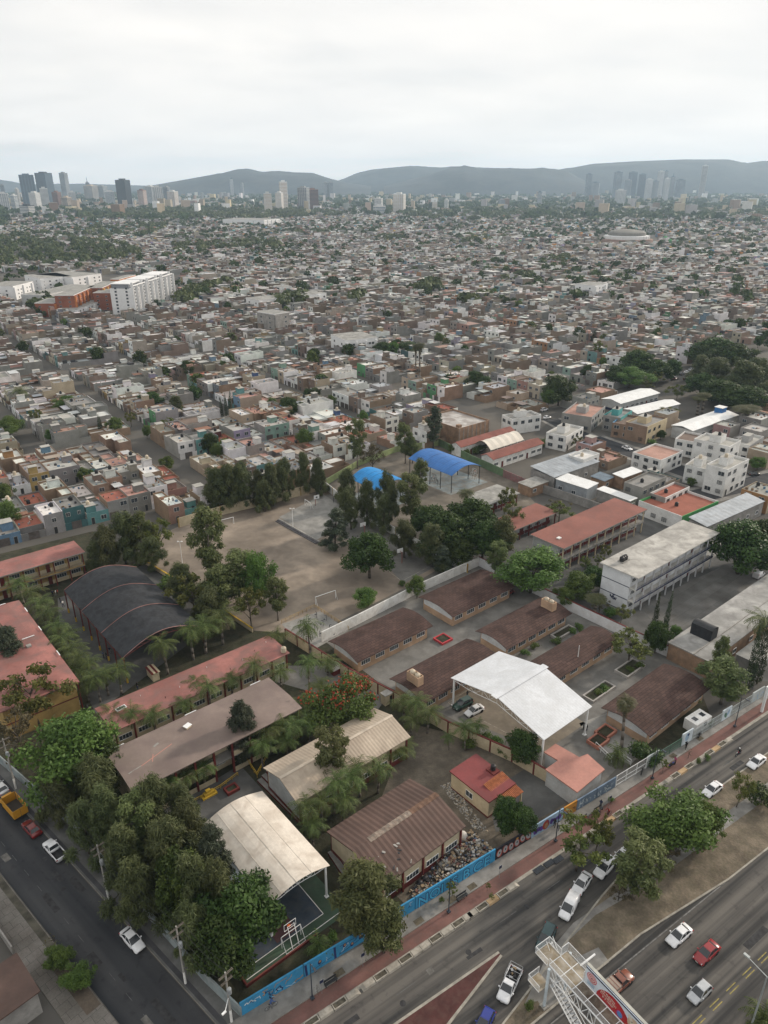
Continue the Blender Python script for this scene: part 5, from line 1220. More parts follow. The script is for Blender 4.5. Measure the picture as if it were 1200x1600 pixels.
for A, B_, C_, lb in (((970, 631), (1032, 614), (942, 622), 'long white roofed classroom, farther of the pair'), ((996, 647), (1064, 631), (977, 638), 'long white roofed classroom with blue tank house, nearer of the pair')):
 hall('white_roofed_school', lb, 'building', rect(A, B_, C_, 4.2), gable(4.2, 1.0), white_roof, palewall, palewall, navy, posts=False, group='white roofed schools')
o, a, Lr, Wr = rect((1083, 673), (1155, 648), (1042, 666), 5.0); root = thing('assembly_hall', 'big white roofed hall with blue tank house on its far corner', 'building', o, a)
b = MB(); b.box(.4, .4, 0, Lr - .4, Wr - .4, 4.8, palewall); b.build('wall', root); b = MB(); roof_profile(b, Lr, Wr, [(0, 4.9), (.5, 5.7), (1, 4.9)], white_roof, .15, 0, 0, navy, 3, .02); b.build('roof', root)
for k in range(6): put(W_BIG, 'window', root, 3 + k * (Lr - 6) / 5, .37, 1.6)
b = MB(); b.box(0, 0, 0, 3.6, 3.2, 2.4, mat('blue_tank_house', (.03, .13, .33), .7), white); b.box(-.2, -.2, 2.41, 3.8, 3.4, 2.6, white); b.build('tank_house', root, (Lr - 6, Wr - 5, 5.2))
# low grey school building and its black roof tank house
rc = rect((1048, 1006), (1194, 896), (1116, 1036), 4.2, 40); o, a, Lr, Wr = rc
root = thing('flat_roofed_school', 'low school building with stained grey flat roof beside the patio', 'building', o, a); W0 = Wr
b = MB(); b.box(.2, .2, 0, Lr - .2, Wr - .2, 4.0, brickw); b.build('wall', root); b = MB(); b.box(0, 0, 4.0, Lr, Wr, 4.25, concrete, mat('stained_roof_slab', (.36, .355, .34), .9, scale=.16, var=.28, dirt=(.16, .155, .15), dirt_amt=.65)); b.box(0, Wr * .62, 4.251, Lr, Wr * .64, 4.42, concrete); b.build('roof', root)
b = MB(); b.rbox(1.6, 1.5, 0, 4.6, 2.6, 2.6, R(90), black_mesh)
for i in range(6):
 t0, t1 = i / 6, (i + 1) / 6; f = lambda t: (1.6 - 1.3 + 2.6 * t, 2.6 + .5 * math.sin(math.pi * t))
 (x0, z0), (x1, z1) = f(t0), f(t1); b.face([(x0, -.8, z0), (x0, 3.8, z0), (x1, 3.8, z1), (x1, -.8, z1)][::-1], dark); b.face([(x0, -.8, 2.6), (x1, -.8, 2.6), (x1, -.8, z1), (x0, -.8, z0)], black_mesh)
b.build('tank_house', root, (Lr - 9.5, 2.0, 4.26))
for i in range(6): put(W_MID, 'window', root, 4 + i * (Lr - 8) / 5, Wr - .16, 1.2, math.pi); put(W_SM, 'window', root, .17, 2 + i * 1.2, 1.4, R(-90)) if i < 5 else None
shed((1150, 1022), (1190, 992), (1180, 1045), 3.2, grey_roof, greyw, 'small lean-to with stained roof beside the flat roofed school', .1, None)
# roof tanks on the schools
for k in range(3): tank(_tw.x + k * .75 * math.cos(CU), _tw.y + k * .75 * math.sin(CU), _tw.z - .02, True, ['leftmost', 'middle', 'rightmost'][k] + ' black tank on the white school roof')
tank(_tank_small.x, _tank_small.y, _tank_small.z, True, 'black tank on the small dark red roof', s=.8)
for (pp, w) in ((tA, 'left'), (tB, 'right')):
 for k in range(2): tank(pp[k].x, pp[k].y, 5.21, False, '%s white tank in the trough on the tiled roof %s' % (['first', 'second'][k], 'left of the white canopy' if w == 'left' else 'behind the white canopy'))
p = at(443, 1015, 5.0); tank(p.x, p.y, 4.45, False, 'white tank at the end of the long red roof')
# the brown-roofed shed at the picture's lower left corner
o, a, Lr, Wr = rect((26, 1488), (63, 1548), (3, 1598), 4.0); root = thing('street_shed', 'shed with plain brown roof at the side street corner', 'shed', o, a)
b = MB(); b.box(.3, .3, 0, Lr - .3, Wr + 6, 3.8, greyw); b.box(Lr - .29, .25, 0, Lr - .2, Wr, 3.5, ochre); b.build('wall', root); b = MB(); b.box(0, 0, 3.82, Lr, Wr + 6, 4.0, brown_roof); b.build('roof', root); put(DOORG, 'door', root, Lr * .5, .27, 0)
# further houses wherever the right-hand quarter is still free
ZONE = pxpoly([(795, 650), (850, 664), (905, 705), (965, 735), (1010, 765), (1085, 805), (1260, 790), (1260, 640), (1160, 650), (1060, 660), (940, 640), (905, 632), (868, 632), (850, 640)]); ZONE2 = pxpoly([(490, 758), (520, 742), (600, 704), (690, 689), (705, 660), (660, 640), (600, 650), (520, 690), (470, 720), (440, 745), (300, 790), (300, 806), (430, 776)]); ZONE3 = pxpoly([(770, 662), (800, 640), (870, 612), (985, 592), (935, 632), (860, 655)])
STREETS = [(at(925, 685), at(1140, 762), 6.5), (at(1090, 775), at(1260, 735), 6.0), (at(860, 655), at(930, 690), 5.0)]
def near_seg(p, a, b, r):
 d = (b - a); t = max(0, min(1, ((p[0] - a.x) * d.x + (p[1] - a.y) * d.y) / (d.x ** 2 + d.y ** 2))); return math.hypot(p[0] - a.x - d.x * t, p[1] - a.y - d.y * t) < r
for a_, b_, r_ in STREETS:
 d_ = (b_ - a_).normalized(); q_ = Vector((-d_.y, d_.x, 0)) * r_ * .72; flat('town_street', [a_ - q_, b_ - q_, b_ + q_, a_ + q_], .0045, asph_ls); q_ = q_ * 1.45; flat('town_pavement', [a_ - q_, b_ - q_, b_ + q_, a_ + q_], .0022, walk)
OB = [r for r in RECTS] + [(Vector((q[1][0], q[1][1], 0)), q[2], q[3], q[4]) for q in LOTS if q[0] < 430]; gz = random.Random(17); nz = 0
for _ in range(9000):
 if nz >= 70: break
 w, d = gz.uniform(6, 9.5), gz.uniform(10, 15); poly = gz.choice([ZONE, ZONE, ZONE2, ZONE2, ZONE3]); x, y = gz.uniform(-70, 190), gz.uniform(180, 420); fa = gz.choice([R(40), R(220), R(-50), R(130)])
 if not pip((x, y), poly) or not in_view(x, y, 3, 20): continue
 o = Vector((x, y, 0)) - Vector((math.cos(fa) * w / 2 - math.sin(fa) * d / 2, math.sin(fa) * w / 2 + math.cos(fa) * d / 2, 0)); M = frame_fn(o, fa); pts = [M(w * i / 3, d * j / 4) for i in range(4) for j in range(5)]
 if any(near_seg(p, a_, b_, r_) for p in pts for a_, b_, r_ in STREETS): continue
 def inside(p, r): dx, dy = p[0] - r[0].x, p[1] - r[0].y; c, s = math.cos(r[1]), math.sin(r[1]); return -.5 < c * dx + s * dy < r[2] + .5 and -.5 < -s * dx + c * dy < r[3] + .5
 if any(inside(p, r) for p in pts for r in OB): continue
 OB.append((o, fa, w, d)); gg = random.Random(9000 + nz); nz += 1
 build_house(o, fa, w, d, 2 if gg.random() < .6 else 1, pick(gg, WALLW), pick(gg, ROOFW), pick(gg, SIDE), gg, grp='houses right of the schools')
# poles along the town streets
b = MB(); b.tube((0, 0, 0), (0, 0, 9), .13, mat('pole_concrete', (.30, .29, .27), .9), 6, .08); b.box(-.05, -.9, 8.4, .05, .9, 8.5, steel); b.box(-.2, -.2, 6.6, .2, .2, 7.4, steel); UPM = b.mesh('town_pole')
for k in range(-6, 8):
 for v in (-300, -345, -395, -450):
  x, y = UV(92.6 + k * PITCH_U + 3.8, v + k * 7 % 20)
  if in_view(x, y, 4, -5) and not any(pip((x, y), q) for q in KEEP): o = link(UPM, 'town_pole', None, (x, y, 0), CA); o['category'] = 'utility pole'; o['group'] = 'poles of the town streets'; AUTO.append([o, 'grey utility pole in a town street', (x, y), None])
# ---------------------------------------------------------------- trees, one by one
# side-street corner
T('bright', 116, 1168, 15, 158, 'at the side street wall beside the mauve roof'); T('sparse', 50, 1085, 13, 120, 'left of the big bright green tree'); T('conifer', 8, 1012, 13, 70, 'in front of the broad red roof at the picture edge')
T('dry', 25, 1150, 11, 110, 'behind the street wall opposite the yellow truck')
for i, (x, y, h, w) in enumerate([(150, 1225, 12, 95), (95, 1245, 9, 80), (215, 1285, 13, 100), (190, 1340, 12, 100), (262, 1325, 14, 110), (300, 1300, 13, 85), (294, 1392, 13, 92), (305, 1385, 14, 105), (305, 1455, 11, 80), (130, 1290, 10, 80), (332, 1345, 14, 90), (175, 1275, 13, 95), (245, 1270, 14, 95), (290, 1262, 11, 70), (288, 1372, 14, 100), (215, 1390, 12, 95), (345, 1400, 14, 80), ]):
 T('casuarina' if i % 4 != 2 else ['eucalyptus', 'bright', 'conifer', 'ficus'][i // 4], x, y, h, w)
T('ficus', 378, 1425, 12, 150, 'at the corner of the green court'); T('ficus', 345, 1470, 10, 110, 'between the corner ficus and the street poles'); T('ficus', 160, 1190, 9, 70, None)
T('eucalyptus', 572, 1405, 13, 130, 'leaning over the blue mural wall', .6); T('eucalyptus', 600, 1445, 9, 90, 'hanging over the pavement by the blue mural')
T('palm_bush', 498, 1478, 2.6, 44, 'behind the blue mural wall'); T('bush', 520, 1462, 1.6, 20)
# palms and trees between the classroom rows
for x, y, h in [(478, 1275, 7), (502, 1262, 7), (520, 1238, 8), (545, 1228, 8), (562, 1215, 7), (590, 1212, 6.5), (610, 1178, 4), (628, 1172, 3.5), (535, 1258, 6), (488, 1300, 5)]: T('queen_palm', x, y, h, 52)
T('eucalyptus', 518, 1178, 12, 82, 'in front of the tan gabled hall'); T('conifer', 382, 1132, 13, 78, 'at the end of the mauve roof')
for x, y, h in [(420, 1150, 7), (438, 1132, 7), (455, 1145, 7), (470, 1118, 7), (482, 1138, 6), (448, 1165, 5), (408, 1175, 6), (495, 1115, 6)]: T('queen_palm', x, y, h, 52)
T('flamboyant', 538, 1100, 9, 118, 'with red blossom beside the tan gabled hall')
for x, y, h in [(484, 992, 9), (482, 1048, 8), (512, 1040, 4), (432, 1000, 5), (438, 1055, 4.5), (395, 1050, 7), (326, 1082, 7), (305, 1075, 5), (290, 1108, 5), (240, 1125, 6), (205, 1125, 5.5), (175, 1122, 5), (362, 1068, 5), (500, 1075, 3.5)]: T('queen_palm', x, y, h, 46)
for x, y, h in [(32, 920, 7), (52, 935, 7), (66, 952, 7.5), (78, 968, 7.5), (90, 990, 7.5), (98, 1010, 7), (112, 1025, 7), (125, 1038, 7.5), (140, 1048, 7), (152, 1070, 7), (165, 1062, 6.5), (135, 1075, 5.5), (185, 1058, 7), (118, 1055, 6), (108, 995, 5)]: T('queen_palm', x, y, h, 47)
for x, y, h in [(258, 1020, 9), (298, 998, 9), (318, 990, 8.5), (345, 975, 9)]: T('queen_palm', x, y, h, 58)
for x, y, h in [(262, 1232, 6), (292, 1222, 5), (236, 1250, 6), (318, 1208, 5)]: T('queen_palm', x, y, h, 46)
# round the sports field
T('eucalyptus', 322, 846, 22, 80, 'tallest beside the sports field');
for k, x, y, h, w in [('sparse', 300, 925, 12, 80), ('eucalyptus', 345, 918, 13, 90), ('eucalyptus', 372, 898, 13, 80), ('bright', 402, 900, 14, 64), ('eucalyptus', 432, 932, 11, 58), ('sparse', 390, 945, 11, 70), ('casuarina', 330, 950, 10, 80), ('casuarina', 285, 905, 10, 70),
     ('casuarina', 165, 852, 13, 62), ('casuarina', 190, 838, 14, 66), ('eucalyptus', 218, 832, 14, 66), ('sparse', 248, 835, 13, 56), ('casuarina', 150, 868, 9, 50), ('casuarina', 235, 862, 10, 55), ('bush', 262, 908, 3, 40), ('bush', 300, 985, 3, 40)]: T(k, x, y, h, w)
for i, (x, y, h, w) in enumerate([(338, 762, 14, 58), (358, 755, 15, 58), (380, 752, 15, 56), (402, 760, 12, 44), (425, 752, 14, 46), (445, 745, 14, 44), (472, 735, 14, 40), (494, 740, 12, 38), (330, 775, 10, 44), (412, 772, 10, 42), (500, 750, 9, 30)]): T('casuarina', x, y, h, w, 'along the back wall of the sports field' if i == 3 else None)
T('ficus', 577, 862, 13, 78, 'standing on the sports field'); T('conifer', 522, 822, 13, 56, 'beside the stepped court'); T('casuarina', 548, 790, 13, 50); T('casuarina', 540, 757, 12, 40); T('casuarina', 572, 778, 14, 44)
T('bright', 572, 932, 5, 54, 'small one near the goal of the sports field'); T('bright', 652, 915, 6, 34, 'small one against the white wall'); T('bush', 628, 910, 1.6, 14)
for k, x, y, h, w in [('casuarina', 608, 772, 17, 48), ('casuarina', 598, 800, 12, 46), ('eucalyptus', 645, 775, 17, 66), ('eucalyptus', 655, 745, 14, 40), ('ficus', 668, 815, 12, 70), ('ficus', 700, 832, 13, 84), ('ficus', 735, 808, 14, 80), ('ficus', 755, 838, 12, 72), ('casuarina', 680, 848, 12, 64), ('eucalyptus', 785, 838, 13, 60), ('sparse', 800, 800, 9, 40), ('sparse', 790, 778, 9, 36), ('conifer', 690, 870, 8, 50), ('casuarina', 632, 838, 11, 60), ('ficus', 720, 860, 8, 60), ('fan_palm', 731, 790, 11, 26), ('eucalyptus', 775, 868, 10, 50)]: T(k, x, y, h, w)
T('bright', 832, 890, 11, 118, 'big round one behind the tiled classrooms');
for k, x, y, h, w in [('bright', 905, 912, 7, 56), ('ficus', 930, 900, 6, 40), ('bright', 885, 930, 5, 34), ('dry', 938, 942, 5, 34), ('sparse', 972, 958, 5, 34), ('fan_palm', 930, 945, 5, 36), ('bush', 955, 955, 2.5, 28), ('sparse', 875, 798, 6, 50), ('sparse', 915, 880, 5, 26), ('sparse', 945, 862, 5, 24), ('sparse', 935, 875, 4, 20), ('dry', 870, 792, 5, 40)]: T(k, x, y, h, w)
T('poplar', 678, 662, 17, 36, 'behind the royal blue roof'); T('eucalyptus', 634, 688, 15, 38); T('eucalyptus', 645, 700, 10, 30); T('eucalyptus', 558, 688, 18, 40, 'left of the sky blue roof'); T('dry', 582, 712, 11, 40)
for x, y in [(742, 702), (728, 706), (750, 698), (845, 690), (860, 688)]: T('bush', x, y, 3.0, 22)
# right-hand schools and kindergarten
T('ficus', 1162, 852, 14, 112, 'large one behind the school patio'); T('ficus', 1190, 838, 12, 70); T('ficus', 1028, 992, 8, 44, 'clipped one below the two cypresses'); T('bright', 1056, 988, 4, 24)
T('cypress', 1026, 955, 12, 9, 'left of the pair by the white school'); T('cypress', 1043, 955, 12, 9, 'right of the pair by the white school'); T('cypress', 1184, 1020, 15, 13, 'at the right picture edge'); T('cypress', 1197, 1012, 15, 13)
T('date_palm', 1188, 985, 9, 60, 'beside the stained grey roof'); T('sparse', 986, 1010, 7, 76, 'spreading in the kindergarten planter'); T('eucalyptus', 1135, 1062, 10, 84, 'at the corner of the avenue fence'); T('eucalyptus', 1125, 1025, 11, 44)
T('fan_palm', 983, 1098, 10.5, 32, 'tall one in front of the tiled gable', .95); T('palm_bush', 965, 1178, 3.2, 42, 'beside the street gate'); T('darkbush', 1003, 1172, 3.4, 52); T('darkbush', 1022, 1180, 2.8, 40)
T('ficus', 818, 1165, 6.5, 56, 'clipped round one at the white canopy corner'); T('ficus', 792, 1268, 7, 48, 'beside the porch of the small red house'); T('ficus', 815, 1282, 5.5, 50); T('sparse', 812, 1155, 3, 20)
for x, y, h, w in [(632, 1105, 6, 52), (652, 1108, 6.5, 52), (668, 1122, 6, 50), (642, 1130, 5, 44), (728, 1148, 6, 46), (745, 1140, 4, 36), (702, 1158, 3.5, 28)]: T('queen_palm', x, y, h, w)
for x, y in [(760, 1150), (775, 1155), (745, 1152), (786, 1172), (732, 1162)]: T('bush', x, y, 2.0, 24)
for x, y in [(820, 1018), (835, 1008), (870, 1000), (895, 985), (905, 978)]: T('bush', x, y, 1.6, 17)
for x, y in [(935, 1080), (945, 1074), (985, 1045), (1000, 1038), (1025, 1005), (1085, 1092), (1108, 1128)]: T('bush', x, y, 1.2, 18)
# median and avenue
T('bright', 1062, 1285, 9.5, 150, 'biggest one on the median'); T('bright', 1105, 1285, 7, 70); T('eucalyptus', 998, 1358, 10.5, 104, 'grey-green one in the middle of the median'); T('sparse', 905, 1325, 8, 96, 'thin one leaning over the parked cars'); T('sparse', 935, 1300, 9, 50)
T('sparse', 1158, 1232, 7, 48, 'slim one by the white cars at the right'); T('darkbush', 1192, 1240, 3.2, 50); T('dry', 1045, 1335, 4, 60); T('dry', 968, 1395, 3, 44); T('dry', 1085, 1310, 4, 50); T('palm_bush', 1192, 1588, 3, 60, 'at the street lamp in the lower right corner'); T('bush', 828, 1570, 1.3, 20, 'beside the footbridge foot')
for k, x, y, h, w in [('sapling', 708, 1388, 2.8, 26), ('sapling', 630, 1448, 2.0, 16), ('sapling', 762, 1385, 1.6, 12), ('sapling', 768, 1400, 1.2, 12), ('sapling', 1038, 1195, 3.2, 16), ('bare', 1077, 1175, 2.4, 16), ('bush', 1092, 1188, 1.0, 11), ('bush', 1106, 1182, 1.0, 12), ('bush', 690, 1405, 1.0, 10), ('bare', 497, 1545, 2.2, 12), ('bare', 572, 1500, 2.0, 10), ('bush', 955, 1248, 1.0, 12)]: T(k, x, y, h, w)
T('bright', 90, 1495, 3.4, 52, 'left one in the side street tree pit'); T('bright', 122, 1525, 3.4, 60, 'right one in the side street tree pit'); T('bare', 82, 1468, 3.2, 30, 'in the side street tree pit')
# town trees that stand out
for k, x, y, h, w in [('ficus', 875, 606, 14, 62), ('ficus', 1000, 565, 14, 70), ('ficus', 1030, 578, 11, 50), ('bright', 985, 588, 10, 60), ('ficus', 965, 585, 10, 44), ('sparse', 1025, 590, 8, 30), ('sparse', 1012, 600, 6, 26), ('ficus', 1052, 575, 11, 36), ('ficus', 918, 580, 8, 26), ('casuarina', 1120, 585, 17, 70), ('casuarina', 1095, 575, 15, 60), ('casuarina', 1160, 590, 18, 76), ('ficus', 1125, 548, 16, 84), ('ficus', 1145, 555, 15, 70), ('ficus', 1105, 553, 14, 60), ('casuarina', 1185, 585, 17, 60), ('ficus', 1130, 610, 12, 90), ('ficus', 1165, 620, 12, 70), ('ficus', 1100, 600, 12, 60), ('fan_palm', 1100, 628, 9, 24), ('fan_palm', 1092, 632, 8, 22), ('fan_palm', 1168, 650, 9, 40), ('sparse', 1048, 645, 6, 34), ('sparse', 1060, 612, 8, 36), ('bright', 1185, 723, 5, 30),
     ('bright', 104, 628, 7, 46), ('ficus', 232, 624, 8, 36), ('ficus', 452, 634, 9, 40), ('bright', 425, 630, 6, 24), ('bright', 12, 800, 9, 44), ('bright', 5, 770, 8, 34), ('bright', 12, 665, 9, 44), ('date_palm', 33, 620, 10, 34), ('ficus', 328, 690, 8, 30), ('bright', 340, 705, 7, 26), ('bright', 260, 722, 5, 30), ('bright', 130, 740, 5, 24), ('bright', 78, 680, 6, 16), ('ficus', 292, 575, 9, 30), ('cypress', 352, 630, 10, 5), ('cypress', 358, 628, 11, 5), ('cypress', 346, 634, 9, 5), ('cypress', 153, 662, 9, 4), ('cypress', 158, 662, 8, 4), ('fan_palm', 656, 560, 18, 16), ('fan_palm', 650, 560, 17, 14), ('ficus', 742, 590, 8, 34), ('ficus', 760, 598, 8, 30), ('ficus', 640, 545, 9, 50), ('ficus', 600, 545, 9, 44), ('ficus', 620, 540, 9, 30), ('bright', 686, 528, 8, 22), ('casuarina', 275, 632, 9, 40), ('sparse', 265, 662, 7, 26), ('bright', 705, 700, 4, 14), ('sparse', 935, 545, 12, 22), ('ficus', 905, 520, 9, 20), ('cypress', 928, 525, 9, 10), ('bright', 1080, 752, 3, 16), ('bright', 1170, 778, 3, 22), ('bright', 1050, 786, 3, 22), ('bright', 925, 690, 4, 24), ('sparse', 905, 690, 5, 24), ('bush', 1020, 690, 2.5, 16), ('ficus', 1003, 676, 4, 14), ('ficus', 1033, 678, 4, 16)]: T(k, x, y, h, w, group='trees among the town houses')
# and the unnamed trees of the town's streets and yards
gt = random.Random(5); ntown = 0
def free_ground(x, y): return not any(pip((x, y), k) for k in KEEP[:1])
for _ in range(4000):
 if ntown >= 105: break
 d = 260 + 420 * gt.random() ** .8; a = gt.uniform(-.52, .52); x, y = d * math.sin(a), d * math.cos(a)
 if not in_view(x, y, 4, 10) or not free_ground(x, y): continue
 u = cu * x + su * y; fu = ((u - 92.6) % PITCH_U)
 if fu > 5.5 and fu < 34.5 and gt.random() < .8: continue
 s = gt.choice(['far_ficus', 'far_ficus', 'far_bright', 'far_euca'] if d > 330 else ['ficus', 'bright', 'sparse', 'ficus'])
 w = gt.uniform(4, 8.5); plant(s, x, y, w * gt.uniform(.8, 1.15) + 1, w, None, group='trees among the town houses'); ntown += 1
# past the nearest few hundred: woods and town trees as one mass
def far_mass(name, items, nq, m, seed, sz):
 r = np.random.default_rng(seed); A = np.array(items); n = len(A); k = np.repeat(np.arange(n), nq)
 d = r.normal(size=(n * nq, 3)); d /= np.linalg.norm(d, axis=1)[:, None]; d[:, 2] = np.abs(d[:, 2]) * 1.0 - .25
 w, h = A[k, 2], A[k, 3]; rr = .6 + .45 * r.random(n * nq)
 p = np.stack([A[k, 0] + d[:, 0] * w * .5 * rr, A[k, 1] + d[:, 1] * w * .5 * rr, h * (.52 + .46 * d[:, 2] * rr)], 1)
 nn = d + r.normal(size=d.shape) * .5; nn /= np.linalg.norm(nn, axis=1)[:, None]; a = r.normal(size=d.shape); a -= nn * (a * nn).sum(1)[:, None]; a /= np.linalg.norm(a, axis=1)[:, None]; b = np.cross(nn, a)
 s = (w * sz * (.7 + .6 * r.random(n * nq)))[:, None]
 q = np.stack([p - a * s, p - b * s * .8, p + a * s, p + b * s * .8], 1); t = np.clip(.65 * r.random(n)[k] + .35 * r.random(n * nq), 0, 1)
 return struct(link(leaf_mesh(name, [(q, t, m)]), name), 'stuff')
items = []; wood = []; far = []
for _ in range(6000):
 d = 640 + 1400 * gt.random() ** .75; a = gt.uniform(-.54, .54); x, y = d * math.sin(a), d * math.cos(a)
 if in_view(x, y, 4, 20) and free_ground(x, y):
  c = mnoise.noise((x * .006, y * .006, 1.7));
  if gt.random() < .22 + 1.1 * max(0, c) + (.35 if d > 1500 else 0): w = gt.uniform(5, 12); items.append((x, y, w, w * gt.uniform(.8, 1.2)))
def fill(poly, n, w0, w1, h0, h1, out, hf=1):
 P = [at(*p, 0) for p in poly]; Q = [(p.x, p.y) for p in P]; xs = [p[0] for p in Q]; ys = [p[1] for p in Q]; c = 0
 for _ in range(n * 12):
  x, y = gt.uniform(min(xs), max(xs)), gt.uniform(min(ys), max(ys))
  if pip((x, y), Q): out.append((x, y, gt.uniform(w0, w1), gt.uniform(h0, h1))); c += 1
  if c >= n: break
fill([(-40, 425), (-40, 372), (90, 368), (170, 382), (228, 402), (190, 414)], 230, 9, 17, 9, 16, wood)
fill([(268, 476), (300, 462), (360, 446), (345, 452), (285, 482)], 50, 8, 14, 8, 13, wood); fill([(110, 360), (260, 352), (250, 368), (120, 380)], 90, 10, 18, 9, 15, wood); fill([(420, 470), (480, 464), (480, 478), (430, 484)], 30, 8, 14, 8, 12, wood)
fill([(270, 385), (430, 378), (440, 392), (280, 398)], 70, 10, 17, 8, 14, wood); fill([(60, 470), (90, 478), (70, 492), (40, 486)], 16, 8, 12, 8, 12, wood)
for poly, n in (([(720, 372), (800, 368), (780, 382), (720, 384)], 20), ([(560, 368), (640, 374), (600, 382)], 22), ([(830, 410), (900, 404), (880, 416)], 16), ([(1040, 380), (1200, 376), (1200, 386), (1060, 388)], 30), ([(700, 478), (760, 468), (750, 480)], 10), ([(540, 472), (570, 466), (560, 480)], 8), ([(640, 462), (680, 446), (690, 460)], 14), ([(780, 440), (840, 436), (830, 448)], 12), ([(440, 365), (520, 362), (500, 372)], 26)): fill(poly, n, 9, 16, 8, 13, wood)
fill([(120, 334), (300, 328), (470, 330), (560, 338), (400, 345), (250, 346), (130, 345)], 520, 14, 26, 12, 20, wood); fill([(580, 334), (760, 328), (900, 330), (1200, 325), (1200, 340), (900, 346), (700, 348)], 480, 14, 26, 11, 18, wood)
for _ in range(5200):
 d = 2000 + 5200 * gt.random() ** .8; a = gt.uniform(-.54, .54); x, y = d * math.sin(a), d * math.cos(a)
 if mnoise.noise((x * .0013, y * .0013, 9)) > -.25: w = gt.uniform(16, 34); far.append((x, y, w, w * gt.uniform(.45, .7)))
far_mass('town_trees', items, 34, lf['ficus'], 1, .16); far_mass('woods', wood, 44, lf['casu'], 2, .15); far_mass('far_woods', far, 14, lf['ficus'], 3, .22)
# ---------------------------------------------------------------- condominiums, arena, skyline, hills
def slab_tower(name, label, o, a, w, d, h, wallm, glm, floors, bays, group, style='grid', top=None):
 root = thing(name, label, 'tower', o, a, group); b = MB(); b.box(0, 0, 0, w, d, h, wallm); b.build('body', root)
 fh = h / (floors + .6)
 for face in range(4):
  b = MB(); ln = w if face % 2 == 0 else d
  for f in range(floors):
   z = fh * (f + .35); n = bays if face % 2 == 0 else max(1, int(bays * d / w))
   if style == 'band': q = [(.6, ln - .6)]
   else: q = [(ln * (i + .2) / n, ln * (i + .8) / n) for i in range(n)]
   for x0, x1 in q:
    e = .06
    if face == 0: P = [(x0, -e, z), (x1, -e, z), (x1, -e, z + fh * .55), (x0, -e, z + fh * .55)]
    elif face == 1: P = [(w + e, x0, z), (w + e, x1, z), (w + e, x1, z + fh * .55), (w + e, x0, z + fh * .55)]
    elif face == 2: P = [(x1, d + e, z), (x0, d + e, z), (x0, d + e, z + fh * .55), (x1, d + e, z + fh * .55)]
    else: P = [(-e, x1, z), (-e, x0, z), (-e, x0, z + fh * .55), (-e, x1, z + fh * .55)]
    b.face(P, glm)
  struct(b.build('window_bands', root), 'stuff')
 b = MB(); b.box(w * .25, d * .25, h, w * .7, d * .75, h + fh * 1.1, wallm); b.build('roof_room', root)
 if top: b = MB(); b.tube((w / 2, d / 2, h + fh), (w / 2, d / 2, h + top), w * .12, wallm, 5, w * .02); b.build('spire', root)
 return root
bright = mat('bright_render', (.72, .72, .72), .8, scale=.1, var=.05); orange_r = mat('orange_render', (.42, .15, .05), .8, scale=.1); ochre_r = mat('golden_render', (.52, .28, .05), .8, scale=.1); brick_r = mat('red_brick_render', (.25, .09, .055), .85, scale=.1)
# white apartment tower in three stepped wings, each with its balconies and fins
pA = at(215, 494, 0); o, a, Lr, Wr = rect((214, 450), (278, 428), (186, 446), 24)
p0 = at(211, 492); p1 = at(275, 466); dd = p1 - p0; a = math.atan2(dd.y, dd.x); Lt = math.hypot(dd.x, dd.y); wing = Lt / 3; dp = 17.0
for k in range(3):
 h = 22.0; root = thing('apartment_tower', ['nearest wing of the white apartment tower, plain end wall facing the town', 'middle wing of the white apartment tower', 'farthest wing of the white apartment tower'][k], 'apartment block', loc2w(p0, a, k * wing, 0), a, 'white apartment tower')
 b = MB(); b.box(0, .6, 0, wing - 2.6, dp, h - 3, bright); b.box(wing - 2.59, 3.5, 0, wing - .01, dp - 2, h - 3, _M['cement_render']); b.box(1.0, 2.5, h - 2.99, wing - 3.5, dp - .8, h, mat('tower_grey_top', (.2, .21, .23), .6)); b.build('wall', root)
 b = MB(); b.box(.6, 1.6, h + .001, wing - 3.0, dp, h + .5, bright); b.build('roof', root)
 for i in range(3): b = MB(); x = (wing - 2.6) * (i + .5) / 3; b.box(x - 1.5, .53, .6, x + 1.5, .598, h - 4, mat('balcony_shade_wall', (.16, .165, .17), .7)); b.build('recess_shade_panel', root)  # flat dark panels: shade of a balcony recess put into the colour
 for f in range(8):
  z = .6 + f * (h - 4) / 7.4
  for i in range(2 if k == 0 else 1): put(W_DARK, 'window', root, -.02, 4.2 + i * 8.5, z + 1, R(-90))
  for i in range(3):
   x = (wing - 2.6) * (i + .5) / 3
   put(CW[3], 'window', root, x, .52, z + .8)
   b2 = BALC if 'BALC' in globals() else None
   if b2 is None:
    bb = MB(); bb.box(-1.5, -1.1, -.12, 1.5, 0, .0, bright); bb.box(-1.5, -1.1, .001, 1.5, -1.02, .95, mat('balcony_glass', (.12, .13, .14), .3)); BALC = bb.mesh('balcony')
   if i != 1: put(BALC, 'balcony', root, x, .59, z)
 for i in range(4):
  b = MB(); x = (wing - 2.9) * i / 3; b.box(x, -1.3, 0, x + .55, .58, h - (1.2 if i % 2 else -1.5), bright); b.build('fin', root)
 b = MB(); b.box(0, -1.35, h - 1.2, wing * .8, -.8, h - .5, bright); b.build('top_beam', root)
